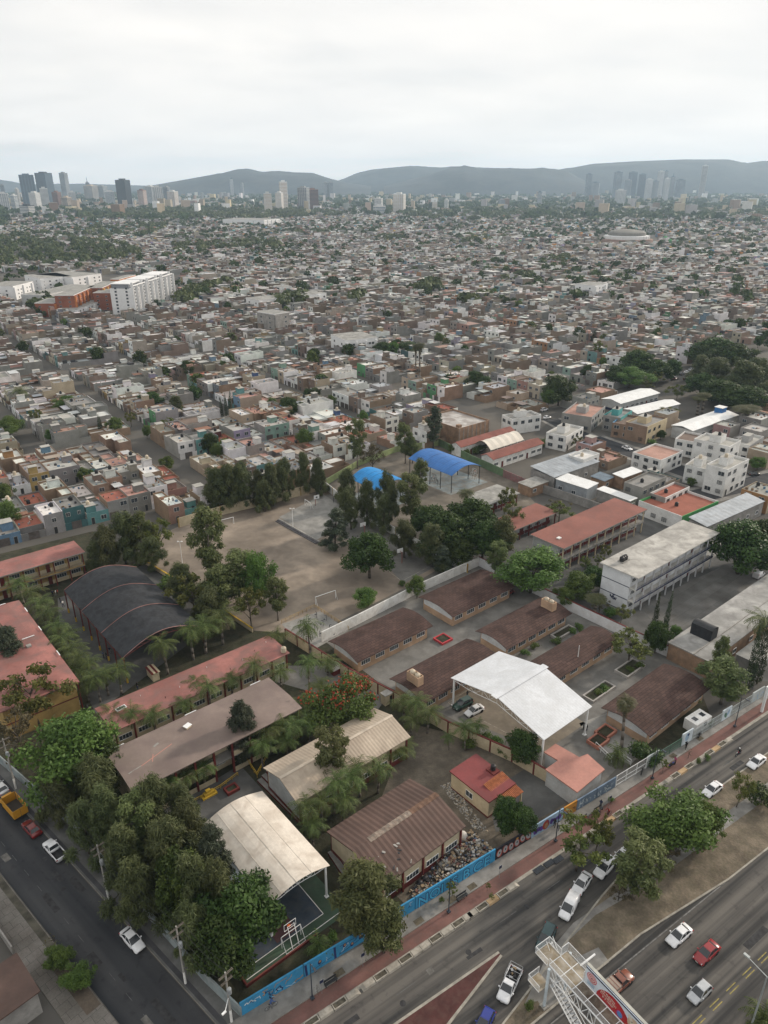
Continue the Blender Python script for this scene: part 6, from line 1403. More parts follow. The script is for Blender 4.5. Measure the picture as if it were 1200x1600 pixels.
def condo(A, B_, C_, h, m, lb, cat='apartment block', nm='apartment_block', win=CW[1], grp='low apartment blocks', acc=None, nb=None, bm=None):
 o, a, Lr, Wr = rect(A, B_, C_, h); root = thing(nm, lb, cat, o, a, grp); b = MB(); b.box(0, 0, 0, Lr, Wr, h, m); b.build('wall', root); b = MB(); b.box(-.1, -.1, h + .001, Lr + .1, Wr + .1, h + .4, acc or bright, grey_roof); b.build('roof', root)
 n = nb or max(2, int(Lr / 5)); st = max(1, int(h / 3))
 for s in range(st):
  for i in range(n): put(win, 'window', root, Lr * (i + .5) / n, -.01, s * 3 + .9)
  for i in range(2): put(win, 'window', root, -.01, Wr * (i + .5) / 2, s * 3 + .9, R(-90))
 for i in range(0, n, 2 if bm else 3):
  b = MB(); b.box(Lr * i / n + .2, -1.2, .1, Lr * (i + .5) / n, -.02, h - .6, bm or m); b.build('bay', root)
 return root
condo((115, 462), (148, 447), (88, 461), 15, brick_r, 'orange brick apartment block, front left one', acc=bright, bm=orange_r); condo((160, 450), (182, 440), (146, 446), 15, brick_r, 'dark red apartment block beside the white tower', acc=bright, bm=ochre_r); condo((186, 437), (212, 430), (175, 436), 13, orange_r, 'golden apartment block behind the white tower', acc=bright, bm=ochre_r)
condo((172, 458), (186, 452), (160, 452), 13, brick_r, 'orange apartment block squeezed against the white tower', acc=bright, bm=orange_r); condo((84, 474), (104, 466), (70, 468), 10, brick_r, 'small orange block left of the front one', acc=bright, bm=orange_r); condo((62, 436), (112, 432), (40, 430), 13, bright, 'long white apartment block, left one'); condo((112, 434), (158, 428), (98, 424), 13, bright, 'long white apartment block, right one'); condo((20, 448), (52, 440), (8, 440), 11, bright, 'low white apartment block at the left')
condo((70, 462), (145, 446), (60, 455), 8, palewall, 'long grey office block before the white condominiums'); condo((118, 485), (182, 462), (108, 478), 6, bright, 'row of white terraced houses at the foot of the white tower'); condo((405, 470), (510, 458), (400, 464), 7, bright, 'long white building in the middle of the town', nb=14)
condo((428, 492), (452, 488), (412, 486), 13, greyw, 'tall unpainted block in the middle of the town'); condo((540, 533), (590, 528), (530, 522), 10, bright, 'long white school block in the town', nb=10); condo((930, 447), (950, 443), (915, 441), 10, bright, 'white block on the right side of the town')
condo((412, 344), (438, 342), (412, 338), 14, bright, 'white and blue block in front of the skyline')
# round arena
p = at(978, 379); root = thing('arena', 'round terracotta arena with grey dome on the right of the town', 'arena', p); ter = mat('arena_brick', (.27, .18, .14), .85, scale=.05)
for nm, pr, m in (('lower_ring', [(42, 0), (42, 6), (35, 6.5)], ter), ('upper_ring', [(36, 6), (36, 11), (31, 11.5)], bright), ('dome', [(30, 11), (30, 16), (26, 18), (14, 20), (.5, 21)], mat('arena_roof', (.2, .19, .17), .8, scale=.05))):
 b = MB(); b.lathe(pr, m, 40); b.build(nm, root)
for i in range(30):
 t = 2 * math.pi * i / 30; b = MB(); b.box(-.7, -.5, 0, .6, .5, 5, bright); put(b.mesh('buttress'), 'buttress', root, 36.3 * math.cos(t), 36.3 * math.sin(t), 6.2, t)
# skyline towers: photo x of the two edges, photo y of top and base, distance
gls = mat('dark_tower_glass', (.035, .045, .055), .25, scale=.02, var=.2, spec=.5); gls2 = mat('blue_tower_glass', (.09, .13, .17), .25, scale=.02, var=.2, spec=.5); gls3 = mat('pale_tower_wall', (.55, .55, .54), .7, scale=.02, var=.08); tan_t = mat('tan_tower_wall', (.42, .35, .28), .8, scale=.02); red_t = mat('brown_tower_wall', (.22, .12, .09), .8, scale=.02); grey_t = mat('grey_tower_wall', (.27, .28, .29), .7, scale=.02)
def tower(x0, x1, ytop, dist, m, gm, lb, style='grid', grp='left group of skyline towers', ang=.3, top=None, dep=.8):
 xc = (x0 + x1) / 2; u = (xc - 600) / FPX; X = u * dist * (cP + 0) / 1.0; Y = dist
 f = cP * Y + sP * CAM_H; X = u * f; w = abs(x1 - x0) * f / FPX
 v = (800 - ytop) / FPX; h = CAM_H + Y * (-sP + cP * v) / (cP + sP * v)
 w2 = w / (math.cos(ang) + dep * math.sin(abs(ang))); o = Vector((X, Y, 0)) - Vector((math.cos(ang) * w2 / 2, math.sin(ang) * w2 / 2, 0))
 slab_tower('skyline_tower', lb, o, ang, w2, w2 * dep, h, m, gm, max(5, int(h / 4.2)), 5, grp, style, top)
TW = [(36, 62, 273, 3300, gls2, gls, 'wide dark glass tower with pale frame, far left'), (58, 82, 270, 3400, gls, gls2, 'dark glass tower behind the wide framed one'), (97, 109, 270, 3900, grey_t, gls2, 'slim grey tower standing alone left'), (137, 144, 285, 4300, grey_t, gls2, 'thin tower with a needle spire'), (182, 203, 281, 3000, gls, gls, 'plain black tower before the wooded park'), (29, 50, 321, 2300, gls, gls3, 'short black and white tower nearest at left'), (0, 18, 302, 2700, gls3, gls2, 'white tower at the left picture edge'), (18, 28, 305, 2700, gls3, gls2, 'white slab right of the edge tower'), (46, 62, 301, 2800, gls3, grey_t, 'grey and white slab before the framed tower'), (66, 80, 294, 3000, gls3, grey_t, 'white tower before the dark glass pair'), (82, 95, 300, 3100, red_t, gls, 'brown tower beside the white one'), (95, 110, 308, 3000, tan_t, gls, 'tan block right of the brown tower'), (110, 122, 300, 3200, gls3, gls2, 'pale narrow slab left of the thin spire'), (130, 150, 290, 4200, tan_t, gls2, 'tan tower group below the spire'), (150, 166, 291, 4300, grey_t, gls2, 'grey twin slabs behind the trees'), (165, 182, 299, 3500, gls3, gls2, 'pale block left of the plain black tower'), (215, 228, 297, 3300, red_t, gls3, 'brick red tower right of the plain black one'), (228, 242, 291, 3500, gls3, gls2, 'pale tower behind the brick red one'), (241, 258, 292, 3100, gls3, gls2, 'white tower with grey side, middle of three'), (256, 266, 292, 3400, grey_t, gls2, 'grey slab behind the white tower'), (261, 277, 299, 3000, gls3, red_t, 'stepped white tower, rightmost of the left group'), (5, 12, 289, 3600, grey_t, gls2, 'thin dark slab at the far left'), (26, 32, 295, 3400, gls3, gls, 'thin white slab at the far left')]
for i, (x0, x1, yt, ds, m, gm, lb) in enumerate(TW): tower(x0, x1, yt, ds, m, gm, lb, 'band' if i % 2 else 'grid', ang=(-.35 if i % 3 else .4), top=30 if 'spire' in lb and 'needle' in lb else None)
TW2 = [(361, 367, 279, 5200, gls2, gls3, 'lone blue tower on the slope of the hill'), (376, 381, 286, 5200, grey_t, gls2, 'small tower beside the lone blue one'), (414, 427, 302, 2500, gls3, tan_t, 'cream tower left of the twin white towers'), (430, 442, 301, 2600, gls3, tan_t, 'left one of the twin white towers'), (439, 452, 284, 2650, bright, tan_t, 'tallest white tower in the middle'), (464, 482, 293, 2700, grey_t, gls, 'dark tower right of the white ones'), (482, 500, 296, 2800, red_t, gls, 'brown tower pair right of the white ones'), (505, 512, 285, 4500, grey_t, gls2, 'left twin slab before the hill saddle'), (514, 522, 285, 4500, grey_t, gls2, 'right twin slab before the hill saddle'), (583, 597, 310, 2400, gls3, gls2, 'white office block in the centre'), (585, 605, 322, 2350, gls3, gls2, 'low white office block in the centre'), (612, 632, 303, 2500, gls3, tan_t, 'cream broad tower in the centre'), (676, 684, 315, 2600, gls3, tan_t, 'small white tower right of centre'), (693, 700, 312, 2600, gls3, gls2, 'white slab right of centre'), (780, 790, 312, 3000, grey_t, gls2, 'grey twin blocks right of centre'), (838, 846, 300, 3400, gls2, gls3, 'pale blue slab right of centre')]
for i, (x0, x1, yt, ds, m, gm, lb) in enumerate(TW2): tower(x0, x1, yt, ds, m, gm, lb, 'grid' if i % 2 else 'band', 'middle group of skyline towers', ang=(-.3 if i % 2 else .35))
TW3 = [(914, 923, 272, 4600, gls2, grey_t, 'slim dark tower, leftmost of the right group'), (920, 935, 285, 4600, gls2, grey_t, 'broad dark block behind the leftmost slim tower'), (958, 970, 269, 4500, gls2, grey_t, 'tall dark tower, second of the right group'), (972, 984, 281, 4600, grey_t, gls2, 'grey block beside the tall dark tower'), (981, 993, 269, 4700, gls2, gls, 'left half of the twin blue towers'), (993, 1006, 272, 4700, gls2, gls, 'right half of the twin blue towers'), (1008, 1018, 280, 4400, gls3, gls2, 'pale tower in the middle of the right group'), (1016, 1026, 283, 4300, gls2, grey_t, 'dark slab in the middle of the right group'), (1025, 1034, 268, 4600, gls3, gls2, 'white slab with dark neighbour'), (1032, 1039, 267, 4700, gls2, grey_t, 'dark slab behind the white one'), (1036, 1044, 279, 4300, gls3, gls2, 'pale slab before the dark one'), (1043, 1051, 276, 4500, gls2, grey_t, 'dark tower with a stepped spire'), (1056, 1069, 281, 4400, gls2, grey_t, 'broad grey tower right of the stepped one'), (1089, 1099, 259, 4500, gls3, gls, 'tallest tower, white with dark edge, at the right'), (963, 978, 297, 3400, gls3, gls2, 'white and dark block before the right group')]
for i, (x0, x1, yt, ds, m, gm, lb) in enumerate(TW3): tower(x0, x1, yt, ds, m, gm, lb, 'band' if i % 2 else 'grid', 'right group of skyline towers', ang=(-.35 if i % 2 else .3), top=22 if 'stepped spire' in lb else None)
# town blocks below the skyline, as one mass
C = CB(); gg = random.Random(31)
for _ in range(2600):
 ds = 2300 + 4200 * gg.random() ** .9; aa = gg.uniform(-.54, .54); x, y = ds * math.sin(aa), ds * math.cos(aa)
 if mnoise.noise((x * .0013, y * .0013, 9)) > .35: continue
 h = gg.choice([5, 7, 9, 12, 16, 22, 34]) if gg.random() < .35 else gg.uniform(4, 9); w, d = gg.uniform(9, 30), gg.uniform(9, 24)
 C.box(frame_fn((x, y), gg.uniform(-.6, .6)), 0, 0, 0, w, d, h, jit(gg, gg.choice([WALLC['white'], WALLC['beige'], WALLC['grey'], WALLC['cream'], WALLC['brick']]), .2), ct=jit(gg, ROOFC[pick(gg, ROOFW)], .2))
struct(link(C.mesh('far_town', far_m), 'far_town'), 'stuff')
# hills: ridges read off the photo, built as rising ground with a back slope
def hill(name, pts, dist, depth, seed):
 m = _M.get('hill_woods') or mat('hill_woods', (.032, .042, .048), .95, scale=.004, var=.35, fine=.3, dirt=(.075, .075, .06), dirt_amt=.35)
 xs = [p[0] for p in pts]; n = 110; m_ = 22; V = []; F = []
 for j in range(m_ + 1):
  t = j / m_
  for i in range(n + 1):
   px_ = xs[0] + (xs[-1] - xs[0]) * i / n; py_ = float(np.interp(px_, xs, [p[1] for p in pts]))
   Y0 = dist + depth * (t - .5); v = (800 - py_) / FPX; top = CAM_H + dist * (-sP + cP * v) / (cP + sP * v)
   X = (px_ - 600) / FPX * (cP * Y0 + sP * CAM_H)
   k = math.sin(math.pi * t) ** .8 if t < .5 else math.sin(math.pi * t) ** 1.2
   nz = mnoise.fractal((X * .0022, Y0 * .0022, seed), 1.0, 2.0, 6) * 26 * math.sin(math.pi * t) * (0 if abs(t - .5) < .03 else 1)
   V.append((X, Y0, max(-3, (top + 3) * k - 3 + nz * (min(1, top / 150)))))
 for j in range(m_):
  for i in range(n): q = j * (n + 1) + i; F.append((q, q + 1, q + n + 2, q + n + 1))
 me = bpy.data.meshes.new(name); me.from_pydata(V, [], F); me.materials.append(m); me.polygons.foreach_set('use_smooth', [True] * len(F)); me.update()
 return struct(link(me, name))
hill('hill_far_left', [(-60, 276), (0, 281), (40, 288), (130, 287), (260, 291)], 8060, 1860, 1)
hill('hill_left', [(225, 292), (260, 286), (300, 279), (345, 271), (390, 267), (420, 270), (455, 269), (490, 270), (510, 277), (540, 286), (580, 291)], 6510, 1984, 2)
hill('hill_middle_far', [(500, 290), (540, 279), (580, 265), (640, 259), (690, 262), (760, 262), (860, 266), (960, 290)], 7750, 1860, 3)
hill('hill_middle', [(600, 291), (660, 276), (700, 264), (725, 262), (750, 267), (790, 264), (845, 263), (880, 270), (930, 290)], 6324, 1612, 4)
hill('hill_right', [(800, 292), (860, 268), (920, 256), (985, 252), (1060, 249), (1130, 249), (1160, 256), (1215, 254), (1300, 262)], 7130, 1984, 5)
# ---------------------------------------------------------------- walls and fences
def wall_px(name, pix, h, m, label, t=.2, cap=None, post=None, step=3.4, capm=None, cat='wall', group=None, z0=0.0):
 P = [at(*p, 0) for p in pix]; b = MB(); root = thing(name, label, cat, P[0], 0, group)
 for i, (p, q) in enumerate(zip(P, P[1:])):
  d = q - p; a = math.atan2(d.y, d.x); l = d.length; o = p - P[0]
  w = MB(); w.box(0, -t / 2, 0, l, t / 2, h, m); w.build('wall_panel', root, o, a)
  if capm: w = MB(); w.box(-.05, -t / 2 - .06, h + .002, l + .05, t / 2 + .06, h + .14, capm); w.build('coping', root, o, a)
  if post:
   n = max(1, int(l / step)); pm = MB(); pm.box(-.16, -t / 2 - .05, 0, .16, t / 2 + .05, h + (.13 if capm else .02), post); pme = pm.mesh('pier')
   for k in range(n + 1): x = l * k / n; put(pme, 'pier', root, o.x + math.cos(a) * x, o.y + math.sin(a) * x, .003, a)
 return root
wall_px('boundary_wall', [(447, 998), (545, 1060), (640, 1110), (700, 1145), (800, 1190), (905, 1252)], 2.5, cream, 'cream wall with maroon piers between the two schools', post=maroon, capm=maroon)
wall_px('boundary_wall', [(503, 1003), (560, 975), (650, 928), (748, 884)], 2.6, white, 'long flaking white wall between sports field and kindergarten')
wall_px('boundary_wall', [(748, 884), (860, 940), (990, 1002), (1105, 1055)], 2.6, mat('smooth_white_wall', (.66, .67, .69), .8, scale=.3, var=.06, dirt=(.45, .43, .4), dirt_amt=.4), 'smooth white wall between kindergarten and white school', capm=maroon)
wall_px('boundary_wall', [(280, 824), (345, 805), (430, 785), (508, 764)], 3.0, cream, 'cream back wall of the sports field', post=ochre, step=9)
wall_px('boundary_wall', [(508, 764), (560, 805), (640, 850), (730, 895)], 2.6, white, 'white panel wall between sports field and blue roofed courts', post=ochre, step=5)
wall_px('boundary_wall', [(222, 878), (300, 925), (395, 988)], 1.0, cream, 'low cream wall along the near side of the sports field', capm=yellow, post=None)
wall_px('boundary_wall', [(510, 758), (560, 728), (620, 706), (685, 696)], 2.2, mat('pale_green_wall', (.27, .33, .15), .85, scale=.3, dirt=(.2, .2, .13), dirt_amt=.4), 'pale green wall behind the sky blue roof')
wall_px('boundary_wall', [(685, 696), (735, 722), (786, 745)], 2.8, mat('mid_green_wall', (.12, .19, .10), .85, scale=.3, dirt=(.1, .12, .08), dirt_amt=.4), 'mid green wall beside the royal blue roof')
wall_px('boundary_wall', [(786, 745), (835, 766)], 2.6, mat('faded_pink_wall', (.25, .12, .12), .85, scale=.5, dirt=(.2, .18, .16), dirt_amt=.7), 'faded pink stretch of wall beside the dirt yard')
wall_px('boundary_wall', [(835, 766), (885, 782), (960, 808)], 2.8, greyw, 'grey block wall with tags behind the brick red school')
wall_px('boundary_wall', [(0, 1192), (115, 1294), (210, 1409), (320, 1534), (378, 1590)], 2.0, mat('tagged_teal_grey_wall', (.20, .235, .24), .85, scale=.4, var=.3, dirt=(.32, .33, .33), dirt_amt=.6), 'teal grey tagged wall along the side street')
wall_px('boundary_wall', [(-20, 1430), (22, 1492)], 1.6, greyw, 'low grey wall on the near side of the side street')
# painted avenue wall: one thing per stretch, with its lettering
skyblue = mat('mural_blue', (.035, .235, .44), .8, scale=.6, var=.14, dirt=(.1, .3, .45), dirt_amt=.3); navyp = mat('mural_navy', (.02, .03, .11), .8); whitep = mat('mural_white', (.55, .62, .66), .8)
def tw(s): return 48.55 - (s - 15.2) * .0172
def text_mesh(txt, size, m, off=0.0, ext=.004):
 c = bpy.data.curves.new('lettering', 'FONT'); c.body = txt; c.size = size; c.offset = off; c.extrude = ext; c.resolution_u = 3; c.space_character = 1.05
 o = bpy.data.objects.new('lettering', c); COL.objects.link(o); dg = bpy.context.evaluated_depsgraph_get(); me = bpy.data.meshes.new_from_object(o.evaluated_get(dg)); bpy.data.objects.remove(o); bpy.data.curves.remove(c)
 me.materials.clear(); me.materials.append(m); return me
def put_text(root, txt, x, z, size, m, y, off=0.0, sx=1.0, name='lettering'):
 me = text_mesh(txt, size, m, off); o = link(me, name, root, (x, y, z)); o.rotation_euler = (R(90), 0, 0); o.scale = (sx, 1, 1); return o
def stroke(b, pts, w, y, m):
 for (x0, z0), (x1, z1) in zip(pts, pts[1:]):
  d = Vector((x1 - x0, 0, z1 - z0));
  if d.length < 1e-4: continue
  d.normalize(); q = Vector((-d.z, 0, d.x)) * w; e = d * w * .5
  P = [Vector((x0, y, z0)) - q - e, Vector((x1, y, z1)) - q + e, Vector((x1, y, z1)) + q + e, Vector((x0, y, z0)) + q - e]; b.face(P, m)
def av_wall(s0, s1, h, m, name, label, cat='wall', group='painted wall stretches on the avenue'):
 p, q = AV(s0, tw(s0)), AV(s1, tw(s1)); d = q - p; a = math.atan2(d.y, d.x); l = d.length; root = thing(name, label, cat, p, a, group)
 b = MB(); b.box(0, 0, 0, l - .01, .2, h, m); b.build('wall_panel', root); return root, l
gr = random.Random(8)
def scribble(root, l, h, n, cols, seed, sz=.5, y0=-.006, nm='graffiti'):
 g = random.Random(seed); b = MB()
 for i in range(n):
  x, z = g.uniform(.3, l - .5), g.uniform(.5, h - .5); pts = [(x, z)]
  for _ in range(g.randrange(3, 7)): x += g.uniform(-.25, .5) * sz * 1.6; z += g.uniform(-.9, .9) * sz; pts.append((min(max(x, .1), l - .1), min(max(z, .15), h - .15)))
  stroke(b, pts, g.uniform(.03, .08) * sz * 2, y0 - .0004 * i, g.choice(cols))
 return b.build(nm, root)
def blob(b, cx, cz, rx, rz, y, m, n=12, rot=0.0):
 b.face([(cx + rx * math.cos(2 * math.pi * i / n) * math.cos(rot) - rz * math.sin(2 * math.pi * i / n) * math.sin(rot), y, cz + rx * math.cos(2 * math.pi * i / n) * math.sin(rot) + rz * math.sin(2 * math.pi * i / n) * math.cos(rot)) for i in range(n)], m)
cols = dict(pur=mat('graffiti_purple', (.10, .05, .26), .8), red=mat('graffiti_red', (.32, .05, .03), .8), gry=mat('graffiti_grey', (.30, .31, .32), .8), blk=mat('graffiti_black', (.015, .015, .02), .8), org=mat('graffiti_orange', (.45, .21, .04), .8), lbl=mat('graffiti_pale_blue', (.30, .42, .55), .8), tan=mat('graffiti_tan', (.35, .22, .12), .8))
# corner to first lettering
root, l = av_wall(15.2, 22.6, 2.5, skyblue, 'mural_wall', 'sky blue mural wall at the street corner, with white scrawl'); scribble(root, l, 2.3, 16, [whitep, navyp, cols['tan']], 1, .6)
root, l = av_wall(22.7, 31.0, 2.5, skyblue, 'mural_wall', 'sky blue mural wall with navy bands and small portraits, left of the leaning tree')
b = MB(); stroke(b, [(.2, 2.2), (.3, .3)], .16, -.006, navyp); stroke(b, [(4.4, 2.3), (4.5, .25)], .16, -.006, navyp); stroke(b, [(.8, .55), (3.9, .9)], .04, -.006, navyp); stroke(b, [(5.0, .5), (8.8, 1.1)], .05, -.006, navyp); stroke(b, [(5.2, 1.9), (9.2, 1.9)], .05, -.006, navyp)
for x, z in ((2.2, 1.3), (5.9, 1.6), (7.0, 1.0), (8.3, 1.4)): blob(b, x, z, .28, .42, -.007, navyp); blob(b, x + .04, z + .1, .17, .22, -.008, cols['tan'])
b.build('mural_figure', root); scribble(root, l, 2.2, 8, [whitep, navyp], 2, .3, -.01, 'mural_highlight')
root, l = av_wall(31.1, 37.6, 2.5, skyblue, 'mural_wall', 'sky blue mural wall half hidden by the leaning tree'); scribble(root, l, 2.3, 12, [navyp, whitep, cols['lbl']], 3, .5)
root, l = av_wall(37.7, 50.3, 2.5, skyblue, 'mural_wall', 'sky blue mural wall with huge bubble lettering in front of the rubbish heap')
L_ = 'NOISBCE'; adv = (l - .6) / len(L_)
for i, ch in enumerate(L_):
 put_text(root, ch, .35 + i * adv, .18, 2.65, navyp, -.006, .15, .92, 'letter_outline'); put_text(root, ch, .35 + i * adv, .18, 2.65, mat('mural_letter_blue', (.06, .36, .60), .8, scale=.6, var=.1), -.018, .03, .92, 'letter')
scribble(root, l, 2.3, 10, [whitep], 4, .12, -.026, 'mural_highlight')
root, l = av_wall(50.4, 56.6, 2.4, cols['blk'], 'graffiti_wall', 'black and red graffiti wall with puffy grey letters'); b = MB()
for i in range(6):
 x = .7 + i * (l - 1.3) / 5; blob(b, x, 1.15 + .12 * math.sin(i * 2), .55, .85, -.006, cols['red'], 12, .3); blob(b, x, 1.2 + .12 * math.sin(i * 2), .42, .7, -.007, cols['gry'], 12, -.2 + .15 * i); blob(b, x + .03, 1.25, .13, .22, -.008, cols['blk'], 8)
 if i == 3: blob(b, x, 2.0, .25, .2, -.009, cols['org'])
b.build('graffiti', root)
root, l = av_wall(56.7, 62.6, 2.4, cols['lbl'], 'graffiti_wall', 'pale blue graffiti wall with purple lettering and a brown figure'); b = MB()
for i in range(3): blob(b, .8 + i * .6, 1.0 + .2 * (i % 2), .45, .55, -.006, cols['pur'], 10, .5);
blob(b, 3.0, 1.2, .75, .95, -.007, cols['red']); blob(b, 3.1, 1.0, .4, .55, -.008, cols['tan']);
for i in range(4): blob(b, 4.2 + i * .6, 1.2, .35, .6, -.006, cols['pur'], 9, i);
b.build('graffiti', root); scribble(root, l, 2.2, 10, [whitep, cols['pur'], cols['blk']], 5, .35, -.01, 'graffiti_tag')
root, l = av_wall(62.7, 65.2, 2.4, cols['org'], 'graffiti_wall', 'narrow orange graffiti wall where two people pass'); scribble(root, l, 2.2, 7, [cols['blk'], cols['gry']], 6, .4)
root, l = av_wall(65.3, 69.2, 2.3, mat('blue_grey_wall', (.16, .22, .30), .85, scale=.5), 'graffiti_wall', 'blue grey wall with white tags, left part'); scribble(root, l, 2.1, 16, [whitep], 7, .4)
root, l = av_wall(69.3, 73.2, 2.3, _M['blue_grey_wall'], 'graffiti_wall', 'blue grey wall with white tags beside the white gate'); scribble(root, l, 2.1, 18, [whitep], 9, .4)
# white street gate and the barred fence with painted panels
def bar_fence(s0, s1, h, m, label, name='street_fence', cat='fence', lean=0, dense=.16, rails=(0.15, .5, .98)):
 p, q = AV(s0, tw(s0)), AV(s1, tw(s1)); d = q - p; a = math.atan2(d.y, d.x); l = d.length; root = thing(name, label, cat, p, a, 'barred fence stretches along the avenue')
 n = max(2, int(l / 2.2)); b = MB(); b.box(-.05, -.05, 0, .05, .05, h, m); pm = b.mesh('post')
 for i in range(n + 1): put(pm, 'post', root, l * i / n, 0, 0)
 for r in rails: b = MB(); b.box(0, -.03, h * r - .03, l, .03, h * r + .03, m); b.build('rail', root)
 b = MB(); k = int(l / dense)
 for i in range(k): x = l * (i + .5) / k; b.box(x - .014, -.014, h * rails[0], x + .014, .014, h * rails[-1], m)
 struct(b.build('bars', root), 'stuff'); return root
palem = mat('pale_fence_paint', (.42, .46, .46), .7)
bar_fence(73.3, 80.0, 2.6, whitem, 'tall white barred gate of the kindergarten', 'street_gate', 'gate', dense=.3); bar_fence(83.0, 88.2, 2.2, greenp, 'dark green barred fence behind the parked scooter')
root, l = av_wall(80.2, 82.8, 2.5, _M['pale_fence_paint'], 'mural_panel', 'pale painted panel right of the white gate'); scribble(root, l, 2.3, 10, [cols['lbl'], whitep, cols['tan'], greenp], 10, .5)
root, l = av_wall(88.4, 91.0, 2.8, whitep, 'mural_panel', 'white mural panel with blue figure between two fences'); b = MB(); blob(b, 1.4, 1.6, .6, .9, -.006, cols['lbl']); blob(b, 1.7, 2.0, .3, .3, -.007, navyp); b.build('graffiti', root)
bar_fence(91.2, 98.6, 2.3, palem, 'pale barred fence before the dry lawn')
root, l = av_wall(98.8, 101.2, 2.6, whitep, 'mural_panel', 'white mural panel with green leaves beside the dark motorcycle'); b = MB(); blob(b, 1, 1.2, .4, .7, -.006, greenp, 9, .4); blob(b, 1.8, 1.5, .4, .7, -.006, cols['lbl'], 9, -.4); b.build('graffiti', root)
bar_fence(101.4, 107.0, 2.3, palem, 'pale barred fence at the white guard hut'); root, l = av_wall(107.1, 110.5, 2.5, palem, 'mural_panel', 'pale mural panel with blue tags, first after the guard hut'); scribble(root, l, 2.3, 9, [cols['lbl'], whitep], 11, .5)
bar_fence(110.7, 117, 2.3, palem, 'pale barred fence under the corner trees'); root, l = av_wall(117.2, 120.5, 2.6, whitep, 'mural_panel', 'white mural panel with turquoise shape farthest up the avenue'); b = MB(); blob(b, 1.6, 1.3, .9, .9, -.006, mat('mural_teal', (.05, .3, .32), .8)); b.build('graffiti', root)
bar_fence(120.7, 150, 2.3, palem, 'pale barred fence leaving the picture at the right')
# white guard hut with two dark skylights
p = at(1088, 1135); root = thing('guard_hut', 'small white hut with two dark roof windows inside the avenue fence', 'hut', p, AVA)
b = MB(); b.box(-2.3, -1.3, 0, 2.3, 1.3, 2.2, white); b.build('wall', root)
for x in (-1.1, 1.1): b = MB(); b.box(x - .6, -.6, 2.201, x + .6, .6, 2.28, whitem); b.box(x - .5, -.5, 2.281, x + .5, .5, 2.3, glass); b.build('roof_window', root)
put(W_SM, 'window', root, .4, -1.33, .9)
# street gate lattice, planters and benches in the yards
def planter_box(px_, py_, lx, ly, h, m, inner, label, a=CU, grp='planters in the school yards', cat='planter', nm='planter'):
 p = at(px_, py_); root = thing(nm, label, cat, p, a, grp)
 for x0, y0, x1, y1 in ((-lx / 2, -ly / 2, lx / 2, -ly / 2 + .3), (-lx / 2, ly / 2 - .3, lx / 2, ly / 2), (-lx / 2, -ly / 2 + .301, -lx / 2 + .3, ly / 2 - .301), (lx / 2 - .3, -ly / 2 + .301, lx / 2, ly / 2 - .301)): b = MB(); b.box(x0, y0, 0, x1, y1, h, m); b.build('kerb', root)
 b = MB(); b.box(-lx / 2 + .3, -ly / 2 + .3, 0, lx / 2 - .3, ly / 2 - .3, h * .6, inner); b.build('soil', root); return root
salmonp = mat('salmon_planter', (.40, .17, .12), .8, scale=.5); redp = mat('red_planter', (.42, .05, .06), .8)
planter_box(946, 1146, 3.4, 2.6, .7, salmonp, garden, 'salmon square planter at the front yard, upper one'); planter_box(934, 1160, 3.4, 2.6, .7, salmonp, garden, 'salmon square planter at the front yard, lower one')
planter_box(692, 1000, 3.2, 3.0, .5, redp, garden, 'red square planter between the tiled classrooms'); planter_box(880, 990, 6.5, 2.2, .6, mat('pale_planter', (.36, .34, .32), .85), garden, 'long pale planter between the tiled classrooms'); planter_box(936, 1082, 7.5, 2.6, .5, _M['pale_planter'], garden, 'long grassy planter right of the white canopy'); planter_box(984, 1046, 6.5, 3.2, .6, _M['pale_planter'], garden, 'grassy planter under the spreading tree')
planter_box(362, 1235, 2.2, 1.7, .6, maroon, garden, 'maroon planter behind the cream arched roof')
# white rails of the field, rows of dark exercise machines, stepped kerb, floodlights
def goal(px_, py_, a, label, w=5.5):
 p = at(px_, py_); root = thing('football_goal', label, 'goal', p, a, 'goals on the sports field');
 for s in (-1, 1): b = MB(); b.tube((0, s * w / 2, 0), (0, s * w / 2, 2.2), .07, whitem, 6); b.build('goal_post', root); b = MB(); b.tube((0, s * w / 2, 2.2), (.9, s * w / 2, 0), .04, whitem, 5); b.build('goal_stay', root)
 b = MB(); b.tube((0, -w / 2, 2.2), (0, w / 2, 2.2), .07, whitem, 6); b.build('crossbar', root)
goal(509, 940, R(-55), 'white football goal at the near end of the sports field'); goal(352, 822, R(125), 'white football goal under the eucalyptus at the left'); goal(481, 793, R(35), 'small white goal with net frame beside the stepped court', 3.5)
def basket(px_, py_, a, label):
 p = at(px_, py_); root = thing('basketball_hoop', label, 'basketball hoop', p, a, 'basketball hoops')
 b = MB(); b.tube((0, 0, 0), (0, 0, 3.2), .1, mat('rust_red_post', (.22, .07, .05), .7), 6); b.tube((0, 0, 3.0), (1.0, 0, 3.2), .06, _M['rust_red_post'], 5); b.build('post', root); b = MB(); b.box(1.0, -.9, 2.7, 1.06, .9, 3.9, whitem); b.box(1.061, -.3, 3.0, 1.07, .3, 3.45, dark); b.build('backboard', root)
basket(493, 790, R(-60), 'basketball hoop with white board beside the stepped court'); basket(570, 838, R(120), 'basketball hoop in the shade of the court casuarinas'); basket(628, 880, R(120), 'basketball hoop at the concrete court edge')
